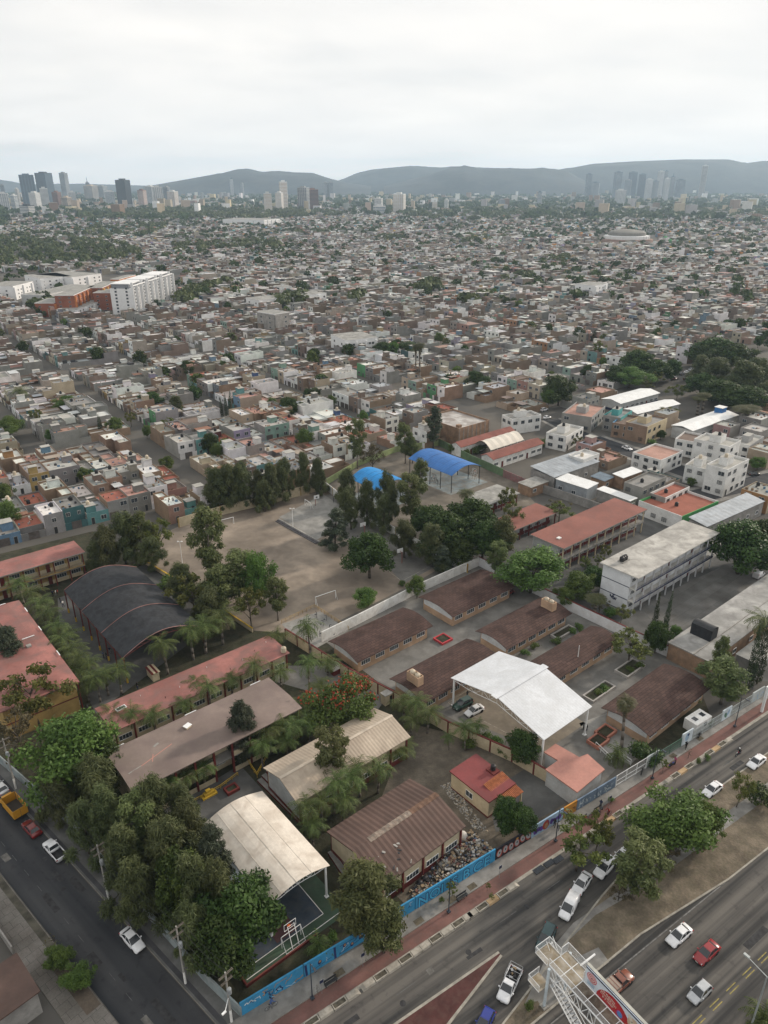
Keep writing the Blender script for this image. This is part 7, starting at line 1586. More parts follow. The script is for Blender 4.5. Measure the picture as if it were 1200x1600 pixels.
for (x, y, lb) in ((458, 826, 'white floodlight pole on the stepped court edge'), (285, 880, 'grey lamp pole at the edge of the sports field'), (900, 1050, 'white flagpole beside the white canopy')):
 p = at(x, y); root = thing('lamp_pole', lb, 'pole', p); b = MB(); b.tube((0, 0, 0), (0, 0, 6.5), .09, whitem, 6, .06); b.build('pole', root)
 if 'flag' not in lb:
  for s in (-1, 1): b = MB(); b.tube((0, 0, 6.3), (s * .5, 0, 6.4), .04, whitem, 5); b.box(s * .5 - .18, -.15, 6.3, s * .5 + .18, .15, 6.5, whitem); b.build('lamp_head', root)
p, q = at(437, 813), at(500, 848); d = q - p; a = math.atan2(d.y, d.x); root = thing('stepped_kerb', 'dark stepped kerb along the court on the sports field', 'steps', p, a)
for i in range(3): b = MB(); b.box(0, -.5 * i - .5, 0, d.length, -.5 * i, .6 - .18 * i, mat('dark_step', (.10, .095, .10), .9) if i else concrete); b.build('step', root)
gm = MB(); gm.tube((0, 0, 0), (0, 0, 1.5), .06, dark, 5); gm.tube((0, 0, 1.4), (.5, 0, 1.5), .05, dark, 5); gm.box(.3, -.2, .5, .7, .2, .58, dark); gm.tube((0, 0, .5), (.5, 0, .5), .05, steel, 5); gme = gm.mesh('exercise_machine')
for i in range(12):
 c = [(470, 978), (482, 972), (495, 965), (505, 978), (492, 985), (478, 990), (515, 985), (500, 995), (485, 1000), (510, 970), (522, 992), (468, 988)][i]; p = at(*c); o = link(gme, 'exercise_machine', None, p + Vector((0, 0, .025)), i * 1.1); tag(o, '%s dark exercise machine on the gym pad, counted from the far left corner' % ['first', 'second', 'third', 'fourth', 'fifth', 'sixth', 'seventh', 'eighth', 'ninth', 'tenth', 'eleventh', 'twelfth'][i], 'exercise machine', 'exercise machines on the gym pad')
# ochre rails and yard furniture
def rail_px(pix, h, m, label, name='railing', grp='yard railings'):
 P = [at(*p) for p in pix]; root = thing(name, label, 'railing', P[0], 0, grp)
 for p, q in zip(P, P[1:]):
  d = q - p; a = math.atan2(d.y, d.x); o = p - P[0]; b = MB(); l = d.length; n = max(2, int(l / 1.2))
  b.box(0, -.04, h - .06, l, .04, h, m); b.box(0, -.03, h * .5, l, .03, h * .5 + .05, m)
  for i in range(n + 1): b.box(l * i / n - .03, -.03, 0, l * i / n + .03, .03, h - .061, m)
  b.build('rail_section', root, o, a)
rail_px([(418, 1185), (402, 1215), (365, 1160)], 1.1, yellow, 'yellow railing at the foot of the grey-green conifer'); rail_px([(303, 1255), (345, 1232), (372, 1212)], .8, yellow, 'yellow railing along the play terrace'); rail_px([(440, 975), (492, 950), (545, 985)], 1.0, ochre, 'ochre railing round the gym pad'); rail_px([(205, 1190), (260, 1165), (330, 1120)], .7, maroon, 'maroon railing between the two long classroom rows'); rail_px([(175, 1118), (230, 1080)], .35, yellow, 'yellow kerb rail before the long red roof')
rail_px([(962, 1180), (985, 1196)], 1.3, whitem, 'white railing inside the street gate'); rail_px([(930, 1168), (955, 1192)], 1.3, whitem, 'white railing beside the salmon planters'); rail_px([(1000, 940), (960, 962)], 1.0, navy, 'navy railing at the end of the white school')
b = MB(); b.box(0, 0, 0, 2.6, 1.1, .3, yellow); b.box(.4, .2, .3, 2.2, .9, .8, yellow); b.box(.8, .3, .8, 1.6, .8, 1.3, yellow); o = b.build('play_block', None, at(318, 1252), CU); tag(o, 'yellow stepped play block on the play terrace', 'play block')
b = MB(); b.box(-1, -.6, 0, 1, .6, 1.2, maroon); b.box(-1, -.6, 1.201, 1, .6, 2.4, white); b.box(-1.05, -.65, 2.401, 1.05, .65, 2.5, concrete); o = b.build('utility_hut', None, at(525, 1052), CU); tag(o, 'small white and maroon hut at the cream boundary wall', 'hut'); struct(o, 'thing')
b = MB(); b.box(-.9, -.7, 0, .9, .7, 2.3, cream); b.box(-1, -.8, 2.301, 1, .8, 2.42, concrete); b.box(.2, -.72, 0, .8, -.701, 1.9, dark); o = b.build('utility_hut', None, at(604, 1098), CU); tag(o, 'small cream hut beside the flame tree', 'hut')
for px_, py_, lb in ((566, 1072, 'white tank on the ground by the flame tree'), (240, 1052, None)):
 if lb: p = at(px_, py_); tank(p.x, p.y, .02, False, lb)
p = at(240, 1058); root = thing('kiosk', 'small striped roof kiosk in the assembly yard', 'kiosk', p, CU + R(90)); b = MB(); b.box(-1.5, -.7, 0, 1.5, .7, 1.8, cream); b.build('wall', root)
for i in range(4): b = MB(); b.box(-1.7, -.9 + i * .46, 1.85 + .05 * min(i, 3 - i), 1.7, -.9 + i * .46 + .42, 1.95 + .05 * min(i, 3 - i), maroon if i % 2 else cream); b.build('roof_strip', root)
# ---------------------------------------------------------------- rubbish heap
g = random.Random(12); pal = [mat('litter_%s' % n, c, .8) for n, c in (('cardboard', (.30, .22, .14)), ('white', (.42, .41, .385)), ('grey', (.24, .235, .22)), ('dark', (.03, .03, .032)), ('blue', (.09, .12, .18)), ('red', (.18, .09, .075)), ('tan', (.36, .30, .22)))]
poly = pxpoly([(640, 1395), (662, 1372), (735, 1300), (760, 1318), (775, 1335), (700, 1388), (650, 1412)]); xs = [p[0] for p in poly]; ys = [p[1] for p in poly]; b = MB(); n = 0
while n < 1000:
 x, y = g.uniform(min(xs), max(xs)), g.uniform(min(ys), max(ys))
 if not pip((x, y), poly): continue
 s = g.uniform(.12, .5); z = .9 * math.exp(-((x - np.mean(xs)) / 5) ** 2) * g.random(); b.rbox(x, y, z + .0, s, s * g.uniform(.4, 1), s * g.uniform(.15, .7), g.uniform(0, 3), g.choice(pal + [pal[0], pal[6], pal[1], pal[2]])); n += 1
struct(b.build('rubbish_heap'), 'stuff')
def bag(x, y, r, m, label):
 b = MB(); k = [.75, 1.0, .98, .8, .5, .18]; zz = [0, .3, .7, 1.1, 1.4, 1.55]; b.lathe([(r * a, r * z) for a, z in zip(k, zz)], m, 9); o = b.build('rubbish_bag', None, (x, y, .02), g.uniform(0, 6), True); o.rotation_euler = (g.uniform(-.25, .25), g.uniform(-.25, .25), g.uniform(0, 6)); tag(o, label, 'rubbish bag', 'big rubbish bags beside the workshop')
wb = mat('white_sack', (.50, .48, .45), .7); kb = mat('black_sack', (.03, .03, .034), .5)
for px_, py_, r, m, lb in ((722, 1306, .85, wb, 'big pale round sack at the workshop corner'), (712, 1312, .75, kb, 'black sack behind the pale round one'), (716, 1318, .6, wb, 'pale sack in front of the black ones'), (704, 1318, .7, kb, 'black sack second from the workshop corner'), (707, 1326, .55, mat('blue_sack', (.05, .09, .22), .6), 'blue sack in the row of sacks'), (697, 1332, .6, wb, 'grey white sack on the rubbish heap top'), (690, 1337, .7, kb, 'black sack on the upper rubbish heap'), (655, 1378, .5, kb, 'black sack low on the rubbish heap'), (663, 1372, .5, kb, 'black sack in the middle of the rubbish heap')): p = at(px_, py_, .5); bag(p.x, p.y, r, m, lb)
p = at(700, 1350); root = thing('rubbish_skip', 'open box full of litter on the rubbish heap', 'skip', p, R(30))
for x0, y0, x1, y1 in ((-1.8, -1.1, 1.8, -1), (-1.8, 1, 1.8, 1.1), (-1.8, -.99, -1.7, .99), (1.7, -.99, 1.8, .99)): b = MB(); b.box(x0, y0, 0, x1, y1, 1.1, woodpole); b.build('side_board', root)
b = MB(); [b.rbox(g.uniform(-1.5, 1.5), g.uniform(-.8, .8), .5 + g.uniform(0, .4), g.uniform(.2, .7), g.uniform(.2, .5), .25, g.uniform(0, 3), g.choice(pal)) for _ in range(60)]; struct(b.build('litter', root), 'stuff')
poly = pxpoly([(688, 1228), (705, 1222), (745, 1275), (765, 1300), (740, 1295)]); xs = [p[0] for p in poly]; ys = [p[1] for p in poly]; b = MB(); n = 0
while n < 420:
 x, y = g.uniform(min(xs), max(xs)), g.uniform(min(ys), max(ys))
 if pip((x, y), poly): s = g.uniform(.08, .3); b.rbox(x, y, .0, s, s * .7, s * .4, g.uniform(0, 3), g.choice([pal[1], pal[2], pal[6], concrete])); n += 1
struct(b.build('rubble'), 'stuff')
# ---------------------------------------------------------------- avenue furniture
# kerb-side islands: concrete blocks with planting boxes between them
blockm = mat('pale_kerb_block', (.36, .335, .29), .9, scale=.9, var=.2, dirt=(.2, .18, .15), dirt_amt=.5)
def island(s0, n, label):
 tt = 43.95 if s0 > 60 else 43.85; p = AV(s0, tt); root = thing('kerb_island', label, 'planter', p, AVA, 'kerb islands along the cycle path'); x = 0
 for i in range(n):
  ln = 1.9
  if i % 2:
   for x0, y0, x1, y1 in ((x, -.45, x + ln, -.32), (x, .32, x + ln, .45), (x, -.319, x + .13, .319), (x + ln - .13, -.319, x + ln, .319)): b = MB(); b.box(x0, y0, .0, x1, y1, .34, blockm); b.build('box_side', root)
   b = MB(); b.box(x + .131, -.318, .0, x + ln - .131, .318, .24, mat('planter_soil', (.095, .085, .065), .95, var=.4, scale=2)); b.build('soil', root)
  else:
   b = MB(); e = .35 if i == 0 else 0; f = .5 if i == n - 1 else 0; b.hexa([(x, -.45, 0), (x + ln, -.45, 0), (x + ln, .45, 0), (x, .45, 0)], [(x + .06 + e, -.36, .33), (x + ln - .06 - f, -.36, .33), (x + ln - .06 - f, .36, .33), (x + .06 + e, .36, .33)], blockm if i != 2 or s0 < 35 else mat('tan_kerb_block', (.40, .28, .16), .9)); b.build('block', root)
  x += ln + .04
for s0, n, lb in ((18.5, 5, 'kerb island nearest the street corner'), (27.2, 5, 'kerb island in front of the first bench'), (34.9, 5, 'kerb island below the leaning tree'), (42.0, 5, 'kerb island in front of the second bench, with young trees'), (63.6, 5, 'kerb island behind the passing cyclist'), (79.8, 5, 'kerb island opposite the white gate'), (88.2, 5, 'kerb island with two green shrubs')): island(s0, n, lb)
def tree_pit(s, t):
 P = [AV(s, t), AV(s + 1.2, t), AV(s + 1.2, t + .75), AV(s, t + .75)]; flat('pavement_pit', [(p.x, p.y) for p in P], .146, mat('pit_soil', (.10, .085, .06), .95, var=.3, scale=2))
for s in (25.5, 31.5, 36.5, 41.6, 44.8, 85.0, 91.8): tree_pit(s, 46.35)
lampm = mat('dark_lamp_paint', (.035, .045, .06), .5)
def lamp_post(px_, py_, h, label, a=0.0):
 p = at(px_, py_, .14); root = thing('lamp_post', label, 'lamp post', p, AVA + a, 'dark lamp posts on the avenue pavement')
 b = MB(); b.box(-.22, -.22, 0, .22, .22, .25, lampm); b.tube((0, 0, .2), (0, 0, h), .085, lampm, 7, .055); b.build('post', root); b = MB(); b.tube((0, 0, h), (0, -.9, h + .25), .045, lampm, 5); b.build('arm', root); b = MB(); b.box(-.14, -1.45, h + .2, .14, -.85, h + .33, lampm); b.build('lamp_head', root)
for px_, py_, h, lb in ((488, 1560, 6.5, 'dark lamp post beside the first bench'), (701, 1425, 6.5, 'dark lamp post in front of the rubbish heap'), (868, 1314, 6.5, 'dark lamp post beside the two walkers'), (1019, 1216, 6.5, 'dark lamp post beside the white gate'), (1148, 1135, 6.5, 'dark lamp post at the far end of the pavement')): lamp_post(px_, py_, h, lb)
def street_sign(px_, py_, label, h=2.6, grp='small street signs'):
 p = at(px_, py_, .14); root = thing('street_sign', label, 'sign', p, AVA, grp); b = MB(); b.tube((0, 0, 0), (0, 0, h), .035, steel, 6); b.build('post', root); b = MB(); b.box(-.3, -.06, h - .62, .3, -.04, h, steel); b.box(-.26, -.065, h - .58, .26, -.061, h - .04, navy); b.build('plate', root)
street_sign(780, 1372, 'small blue street sign at the end of the blue mural'); street_sign(503, 1552, 'small sign beside the first bench'); street_sign(567, 1510, 'small sign in a pavement pit near the leaning tree'); street_sign(951, 1262, 'small sign behind the passing cyclist')
def bench(px_, py_, label, a=0.0):
 p = at(px_, py_, .14); root = thing('street_bench', label, 'bench', p, AVA + a, 'dark benches on the avenue pavement')
 for i in range(4): b = MB(); b.box(-.9, -.22 + i * .11, .43, .9, -.13 + i * .11, .47, dark); b.build('seat_slat', root)
 for i in range(3): b = MB(); b.box(-.9, .24, .55 + i * .13, .9, .27, .65 + i * .13, dark); b.build('back_slat', root)
 for s in (-.75, .75): b = MB(); b.box(s - .04, -.2, 0, s + .04, .24, .429, dark); b.box(s - .04, .271, 0, s + .04, .31, .92, dark); b.build('leg', root)
bench(517, 1537, 'dark bench beside the blue mural with portraits'); bench(722, 1404, 'dark bench opposite the rubbish heap'); bench(912, 1283, 'dark bench where a person sits beside the cycle path'); bench(935, 1268, 'dark bench with two seated people')
for i, (px_, py_) in enumerate(((842, 1359), (858, 1349), (872, 1343))):
 p = at(px_, py_, .06); b = MB(); b.box(-.9, -.45, 0, .9, .45, .05, dark)
 for k in range(10): b.box(-.85 + k * .18, -.42, .051, -.77 + k * .18, .42, .075, lampm)
 o = b.build('drain_grating', None, p, AVA); tag(o, ['left', 'middle', 'right'][i] + ' dark drain grating on the kerb of the cycle path', 'grating', 'drain gratings')
# white gateway post at the right edge
p = at(1190, 1112, .14); root = thing('footbridge_column', 'white column of the next footbridge at the right picture edge', 'column', p, AVA); b = MB(); b.box(-.2, -.2, 0, .2, .2, 5.5, whitem); b.build('post', root); b = MB(); b.box(-.2, -.2, 5.501, 6, .2, 5.8, whitem); b.build('beam', root)
# utility poles with cross-arms, wires between them
POLES = []
def util_pole(px_, py_, h, label, band=True):
 p = at(px_, py_, .13); root = thing('utility_pole', label, 'utility pole', p, LSA, 'utility poles of the side street'); b = MB(); b.tube((0, 0, 0), (0, 0, h), .16, mat('pole_concrete', (.30, .29, .27), .9), 8, .10)
 b.tube((0, 0, .0), (0, 0, 2.2), .165, white, 8, .152); b.build('pole', root)
 for z, w in ((h - .3, 1.0), (h - 1.5, .8)):
  for y in (-.14, .14): b = MB(); b.box(-.03, -w, z, .03, w, z + .07, woodpole) if y < 0 else b.box(.12, -w, z, .18, w, z + .07, woodpole); b.build('cross_arm', root)
  for k in (-.85, -.3, .3, .85): b = MB(); b.lathe([(.03, 0), (.04, .05), (.03, .1), (.015, .15)], woodpole, 6); put(b.mesh('insulator'), 'insulator', root, 0, w * k, z + .1)
 b = MB(); b.lathe([(.26, 0), (.28, .1), (.28, .8), (.2, .9), (.02, .92)], mat('transformer_grey', (.30, .32, .33), .5), 9); b.build('transformer', root, (.36, 0, h - 3.4)); POLES.append((p, h)); return root
util_pole(170, 1405, 10.5, 'utility pole opposite the white pickup'); util_pole(290, 1536, 10.5, 'utility pole with transformer opposite the white sedan'); r = util_pole(362, 1596, 9.0, 'utility pole with a street lamp at the corner of the blue mural'); util_pole(25, 1232, 10.5, 'utility pole behind the yellow truck')
b = MB(); b.tube((0, 0, 4.5), (1.4, -1.5, 5.2), .05, whitem, 5); b.box(1.3, -1.95, 5.12, 1.55, -1.4, 5.28, whitem); b.build('street_lamp', r)
order = [3, 0, 1, 2]; arm = Vector((math.cos(LSA + R(90)), math.sin(LSA + R(90)), 0))
for i, j in zip(order, order[1:]):
 for k, zz in ((-.9, -.1), (-.3, -.1), (.3, -.1), (.9, -.1), (.75, -1.3), (-.75, -1.3)):
  b = MB(); p, q = POLES[i][0] + arm * k + Vector((0, 0, POLES[i][1] + zz)), POLES[j][0] + arm * k + Vector((0, 0, POLES[j][1] + zz)); n = 8
  for s in range(n): u0, u1 = s / n, (s + 1) / n; f = lambda u: p.lerp(q, u) - Vector((0, 0, 1.0 * 4 * u * (1 - u))); b.tube(f(u0), f(u1), .014, dark, 3)
  o = b.build('power_line'); tag(o, 'thin dark power line between utility poles of the side street', 'power line', 'power lines of the side street')
# double-armed street lamp in the lower right corner
p = at(1172, 1608, 0); root = thing('street_lamp', 'tall grey street lamp with two long arms in the lower right corner', 'street lamp', p, R(-55.5)); h = 9.5
b = MB(); b.tube((0, 0, 0), (0, 0, h), .13, mat('lamp_grey', (.38, .41, .41), .5, .3), 8, .08); b.build('pole', root)
for s in (-1, 1): b = MB(); b.tube((0, 0, h), (s * 2.6, 0, h + .55), .06, _M['lamp_grey'], 6, .045); b.build('arm', root); b = MB(); b.box(s * 2.6 - .35, -.16, h + .48, s * 2.6 + .35, .16, h + .66, _M['lamp_grey']); b.build('lamp_head', root)
# ---------------------------------------------------------------- footbridge with its advertising board
O = Vector((19.66, 57.7, 0)); BA = R(-56.0); DZ = 7.0; DW = 1.9; DP = 3.1; DL = 26
root = thing('footbridge', 'white steel lattice footbridge over the main carriageway', 'footbridge', O, BA)
def part(nm, fn, lab=None): b = MB(); fn(b); o = b.build(nm, root); return o
dirt_plate = mat('stained_deck_plate', (.36, .32, .26), .8, scale=.5, var=.3, dirt=(.20, .15, .08), dirt_amt=.8); brown_plate = mat('brown_deck_plate', (.13, .10, .075), .8, scale=.6, var=.4, dirt=(.3, .27, .22), dirt_amt=.5)
for i in range(12):
 x0 = i * 1.8; wd = DP if i < 2 else DW; part('deck_panel', lambda b: b.box(x0 + .04, .1, DZ - .06, x0 + 1.76, wd - .1, DZ, dirt_plate if i < 2 else brown_plate)); part('cross_beam', lambda b: b.box(x0 - .05, 0, DZ - .2, x0 + .039, wd, DZ + .02, whitem))
for y in (0, DW):
 part('chord', lambda b: [b.tube((0, y, DZ - .05), (DL, y, DZ - .05), .09, whitem, 5), b.tube((.2, y, DZ - 1.9), (DL, y, DZ - 1.9), .09, whitem, 5)])
 def lat(b):
  n = 26; dx = (DL - .2) / n
  for k in range(n): x = .2 + k * dx; b.tube((x, y, DZ - 1.9 if k % 2 else DZ - .05), (x + dx, y, DZ - .05 if k % 2 else DZ - 1.9), .05, whitem, 4); b.tube((x, y, DZ - 1.9), (x, y, DZ - .05), .035, whitem, 4)
 part('lattice', lat)
meshm = mat('white_fence_mesh', (.62, .64, .65), .6)
def panel(x0, y0, x1, y1, z0, h, nm='mesh_panel'):
 def f(b):
  d = Vector((x1 - x0, y1 - y0, 0)); l = d.length; n = max(2, int(l / .16));
  for z in (z0 + .04, z0 + h): b.tube((x0, y0, z), (x1, y1, z), .04, whitem, 4)
  for e in (0, 1): b.tube((x0 + d.x * e, y0 + d.y * e, z0), (x0 + d.x * e, y0 + d.y * e, z0 + h), .045, whitem, 4)
  for k in range(1, n): t = k / n; b.tube((x0 + d.x * t, y0 + d.y * t, z0), (x0 + d.x * t, y0 + d.y * t, z0 + h), .013, meshm, 3)
  for k in range(1, 6): b.tube((x0, y0, z0 + h * k / 6), (x1, y1, z0 + h * k / 6), .011, meshm, 3)
 part(nm, f)
panel(0, DP, 3.5, DP, DZ, 1.5); panel(0, 2.0, 0, DP, DZ, 1.5); panel(3.55, DW, 3.55, DP, DZ, 1.5); panel(0, 0, 6, 0, DZ, 1.1); panel(6, 0, 12, 0, DZ, 1.1); panel(12, 0, 18, 0, DZ, 1.1)
# stair landings at the near end
part('stair_landing', lambda b: b.box(-2.0, -.3, DZ - .1, -.06, 2.0, DZ - .02, dirt_plate)); panel(-2.0, -.3, -2.0, 2.0, DZ, 1.1); panel(-2.0, 2.0, -.05, 2.0, DZ, 1.1); panel(-2.0, -.3, 0, -.3, DZ, 1.1)
part('stair_landing', lambda b: b.box(-1.6, -1.5, 3.3, .2, 0.3, 3.4, dirt_plate)); panel(-1.6, -1.5, .2, -1.5, 3.4, 1.1); panel(-1.6, -1.5, -1.6, .3, 3.4, 1.1)
def stairs(x0, y0, x1, y1, z0, z1, n, w):
 d = Vector((x1 - x0, y1 - y0, 0)); u = d.normalized(); q = Vector((-u.y, u.x, 0)) * w / 2
 for k in range(n):
  t0 = k / n; p = Vector((x0, y0, 0)) + d * t0; e = d / n; z = z0 + (z1 - z0) * (k + 1) / n
  part('stair_tread', lambda b: b.hexa([(*(p - q)[:2], z - .05), (*(p + e - q)[:2], z - .05), (*(p + e + q)[:2], z - .05), (*(p + q)[:2], z - .05)], [(*(p - q)[:2], z), (*(p + e - q)[:2], z), (*(p + e + q)[:2], z), (*(p + q)[:2], z)], steel))
 for s in (-1, 1):
  a, c = Vector((x0, y0, z0)) + q * s, Vector((x1, y1, z1)) + q * s; part('stringer', lambda b: [b.tube(a, c, .07, whitem, 4), b.tube(a + Vector((0, 0, 1)), c + Vector((0, 0, 1)), .04, whitem, 4)])
stairs(.25, .95, 5.2, .95, 3.35, .14, 12, 1.2); stairs(.6, 1.9, -1.9, 1.9, 3.4, DZ - .1, 12, 1.1)
for (x, y) in ((.4, -.4), (.4, DP + .1)): part('leg', lambda b: [b.tube((x, y, 0), (x, y, DZ), .2, mat('pale_blue_leg', (.55, .62, .66), .5), 8, .17), b.box(x - .4, y - .4, 0.05, x + .4, y + .4, .25, concrete)])
part('side_beam', lambda b: b.tube((1.6, DP, DZ - 1.4), (1.6, DP + 3.3, DZ - 1.4), .13, whitem, 6))
AD = O
ad = thing('advertising_board', 'long advertising board with red circle and dog picture on the footbridge', 'billboard', loc2w(O, BA, 3.65, DW + .08, DZ), BA)
ad.scale = (.84, 1, .84)
BLN, BH = 18.0, 3.1
def adp(nm, fn): b = MB(); fn(b); return b.build(nm, ad)
bw = mat('board_white', (.62, .68, .74), .5, var=.05); br = mat('board_red', (.42, .025, .03), .5, var=.08); bpk = mat('board_pink', (.52, .10, .16), .5); bbl = mat('board_blue', (.10, .24, .50), .5); bnv = mat('board_navy', (.02, .025, .06), .5); btan = mat('board_tan', (.55, .42, .30), .5, var=.1); bpu = mat('board_purple', (.36, .08, .30), .5); bcr = mat('board_cream', (.66, .60, .50), .5)
adp('panel', lambda b: b.box(0, 0, 0, BLN, .12, BH, bw)); adp('top_frame', lambda b: b.box(-.1, .13, 0, BLN, .5, BH + .12, bnv, mat('board_back_sheet', (.42, .42, .38), .7))); adp('top_band', lambda b: b.box(0, -.012, BH - .28, BLN, -.002, BH, bnv))
def ring(b, cx, cz, r0, r1, y, m, n=28, sz=1.0):
 for i in range(n): a0, a1 = 2 * math.pi * i / n, 2 * math.pi * (i + 1) / n; b.face([(cx + r0 * math.cos(a0), y, cz + r0 * sz * math.sin(a0)), (cx + r1 * math.cos(a0), y, cz + r1 * sz * math.sin(a0)), (cx + r1 * math.cos(a1), y, cz + r1 * sz * math.sin(a1)), (cx + r0 * math.cos(a1), y, cz + r0 * sz * math.sin(a1))][::-1], m)
def ring_logo(b): blob(b, 1.15, 1.85, .85, .85, -.013, bpk, 28); ring(b, 1.15, 1.85, .62, .72, -.015, bcr); ring(b, 1.15, 1.85, .36, .46, -.015, bcr); ring(b, 1.15, 1.85, .16, .24, -.015, bcr); blob(b, 1.15, 1.85, .09, .09, -.016, bnv)
adp('ring_logo', ring_logo)
def smallprint(b):
 g = random.Random(2)
 for r, z in enumerate((.75, .5, .26)):
  x = .55
  while x < 1.7: w = g.uniform(.05, .12); b.box(x, -.015, z, x + w, -.011, z + g.uniform(.12, .18), mat('board_pale_blue', (.22, .36, .50), .5)); x += w + .04
adp('small_print', smallprint)
def redshape(b):
 n = 24; P = []
 for i in range(n + 1): t = math.pi * (1 - i / n) ; P.append((4.9 + 2.75 * math.cos(t), .02 + 2.55 * math.sin(t)))
 P += [(8.0, .02)]; b.face([(x, -.013, z) for x, z in P][::-1], br)
adp('red_shape', redshape)
def glyphs(b):
 g = random.Random(4)
 for z, x0, x1 in ((1.55, 2.9, 5.1), (1.05, 2.8, 5.3), (.55, 3.2, 5.0)):
  x = x0
  while x < x1:
   w = .26; k = g.randrange(4); stroke(b, [(x, z), (x, z + .38)], .035, -.018, bcr);
   if k != 1: stroke(b, [(x, z + .38), (x + w * .8, z + .38)], .035, -.0185, bcr)
   if k > 1: stroke(b, [(x, z + .19), (x + w * .8, z + .19)], .035, -.019, bcr)
   if k != 2: stroke(b, [(x + w * .8, z), (x + w * .8, z + .38)], .035, -.0195, bcr)
   x += w + .13
adp('white_lettering', glyphs); adp('blue_label', lambda b: (blob(b, 6.0, .75, .5, .62, -.017, bpu, 16), blob(b, 6.05, .72, .42, .52, -.019, bbl, 16)))
def dog(b):
 blob(b, 8.2, 1.35, 1.0, 1.15, -.02, btan, 18); blob(b, 7.6, 2.05, .3, .62, -.021, bcr, 12, .5); blob(b, 8.9, 2.1, .3, .6, -.021, bcr, 12, -.5); blob(b, 8.25, 1.1, .62, .6, -.022, bcr, 14)
 blob(b, 7.9, 1.65, .1, .1, -.024, bnv, 8); blob(b, 8.6, 1.65, .1, .1, -.024, bnv, 8); blob(b, 8.25, 1.25, .17, .13, -.025, bnv, 8); blob(b, 8.0, .25, 1.0, .22, -.023, mat('board_orange', (.5, .2, .06), .5), 12)
adp('dog_picture', dog); adp('purple_swoosh', lambda b: (stroke(b, [(10.2, 2.5), (10.7, 1.7), (11.6, 1.2), (13, 1.6), (14.5, 2.4)], .3, -.016, bpu), stroke(b, [(10.0, 1.4), (10.5, .6), (11.5, .3)], .14, -.018, mat('board_green', (.2, .35, .12), .5)))); adp('red_letters', lambda b: [stroke(b, [(10.6 + i * .5, .3), (10.7 + i * .5, 1.1), (11.0 + i * .5, .5)], .07, -.02, br) for i in range(4)]); adp('blue_dot', lambda b: blob(b, 12.6, .7, .5, .45, -.021, bbl, 14))
# ---------------------------------------------------------------- vehicles
PC = dict(white=paint('car_white', (.72, .73, .75)), silver=paint('car_silver', (.45, .47, .49), .3, .3), red=paint('car_red', (.25, .018, .022)), darkred=paint('car_dark_red', (.16, .015, .015)), dgreen=paint('car_dark_green', (.012, .045, .05)), blue=paint('car_blue', (.015, .03, .22)), black=paint('car_black', (.015, .016, .018)), grey=paint('car_grey', (.14, .15, .16)), brown=paint('car_brown', (.20, .07, .045)), green=paint('car_green', (.02, .06, .045)))
trimm = mat('car_trim', (.025, .025, .027), .6); lampw = mat('headlight_glass', (.6, .62, .62), .2); lampr = mat('tail_light_glass', (.35, .02, .02), .3); platem = mat('number_plate', (.55, .55, .5), .6)
def wheel_meshes(r, w):
 t = MB(); prof = [(r * .62, -w / 2), (r * .93, -w / 2), (r, -w * .3), (r, w * .3), (r * .93, w / 2), (r * .62, w / 2)]; t.lathe(prof, rubber, 14); tm = t.mesh('tyre')
 q = MB(); q.lathe([(.02, -w * .42), (r * .6, -w * .36), (r * .63, w * .36), (.02, w * .42)], steel, 12)
 for i in range(5): a = 2 * math.pi * i / 5; q.rbox(r * .38 * math.cos(a), r * .38 * math.sin(a), w * .43, r * .22, r * .16, .012, a, dark)
 return tm, q.mesh('rim')
WH = {}
def loft(b, st, m, ncap=True):
 """stations: (x, z low, z high, half width low, half width high) joined into a closed body with softened edges"""
 rows = []
 for x, z0, z1, w0, w1 in st:
  e = .10; rows.append([(x, -w0 + e, z0), (x, -w0, z0 + e * 1.2), (x, -w0, (z0 + z1) * .5), (x, -w1, z1 - e * .8), (x, -w1 + e * 1.3, z1), (x, w1 - e * 1.3, z1), (x, w1, z1 - e * .8), (x, w0, (z0 + z1) * .5), (x, w0, z0 + e * 1.2), (x, w0 - e, z0)])
 k = len(b.v); n = len(rows[0]); i = b.mi(m)
 for r in rows: b.v.extend(r)
 for a in range(len(rows) - 1):
  for j in range(n): c = (j + 1) % n; b.f.append((k + a * n + j, k + a * n + c, k + a * n + n + c, k + a * n + n + j)[::-1]); b.m.append(i)
 b.f.append(tuple(range(k, k + n))); b.m.append(i); q = k + (len(rows) - 1) * n; b.f.append(tuple(range(q + n - 1, q - 1, -1))); b.m.append(i)
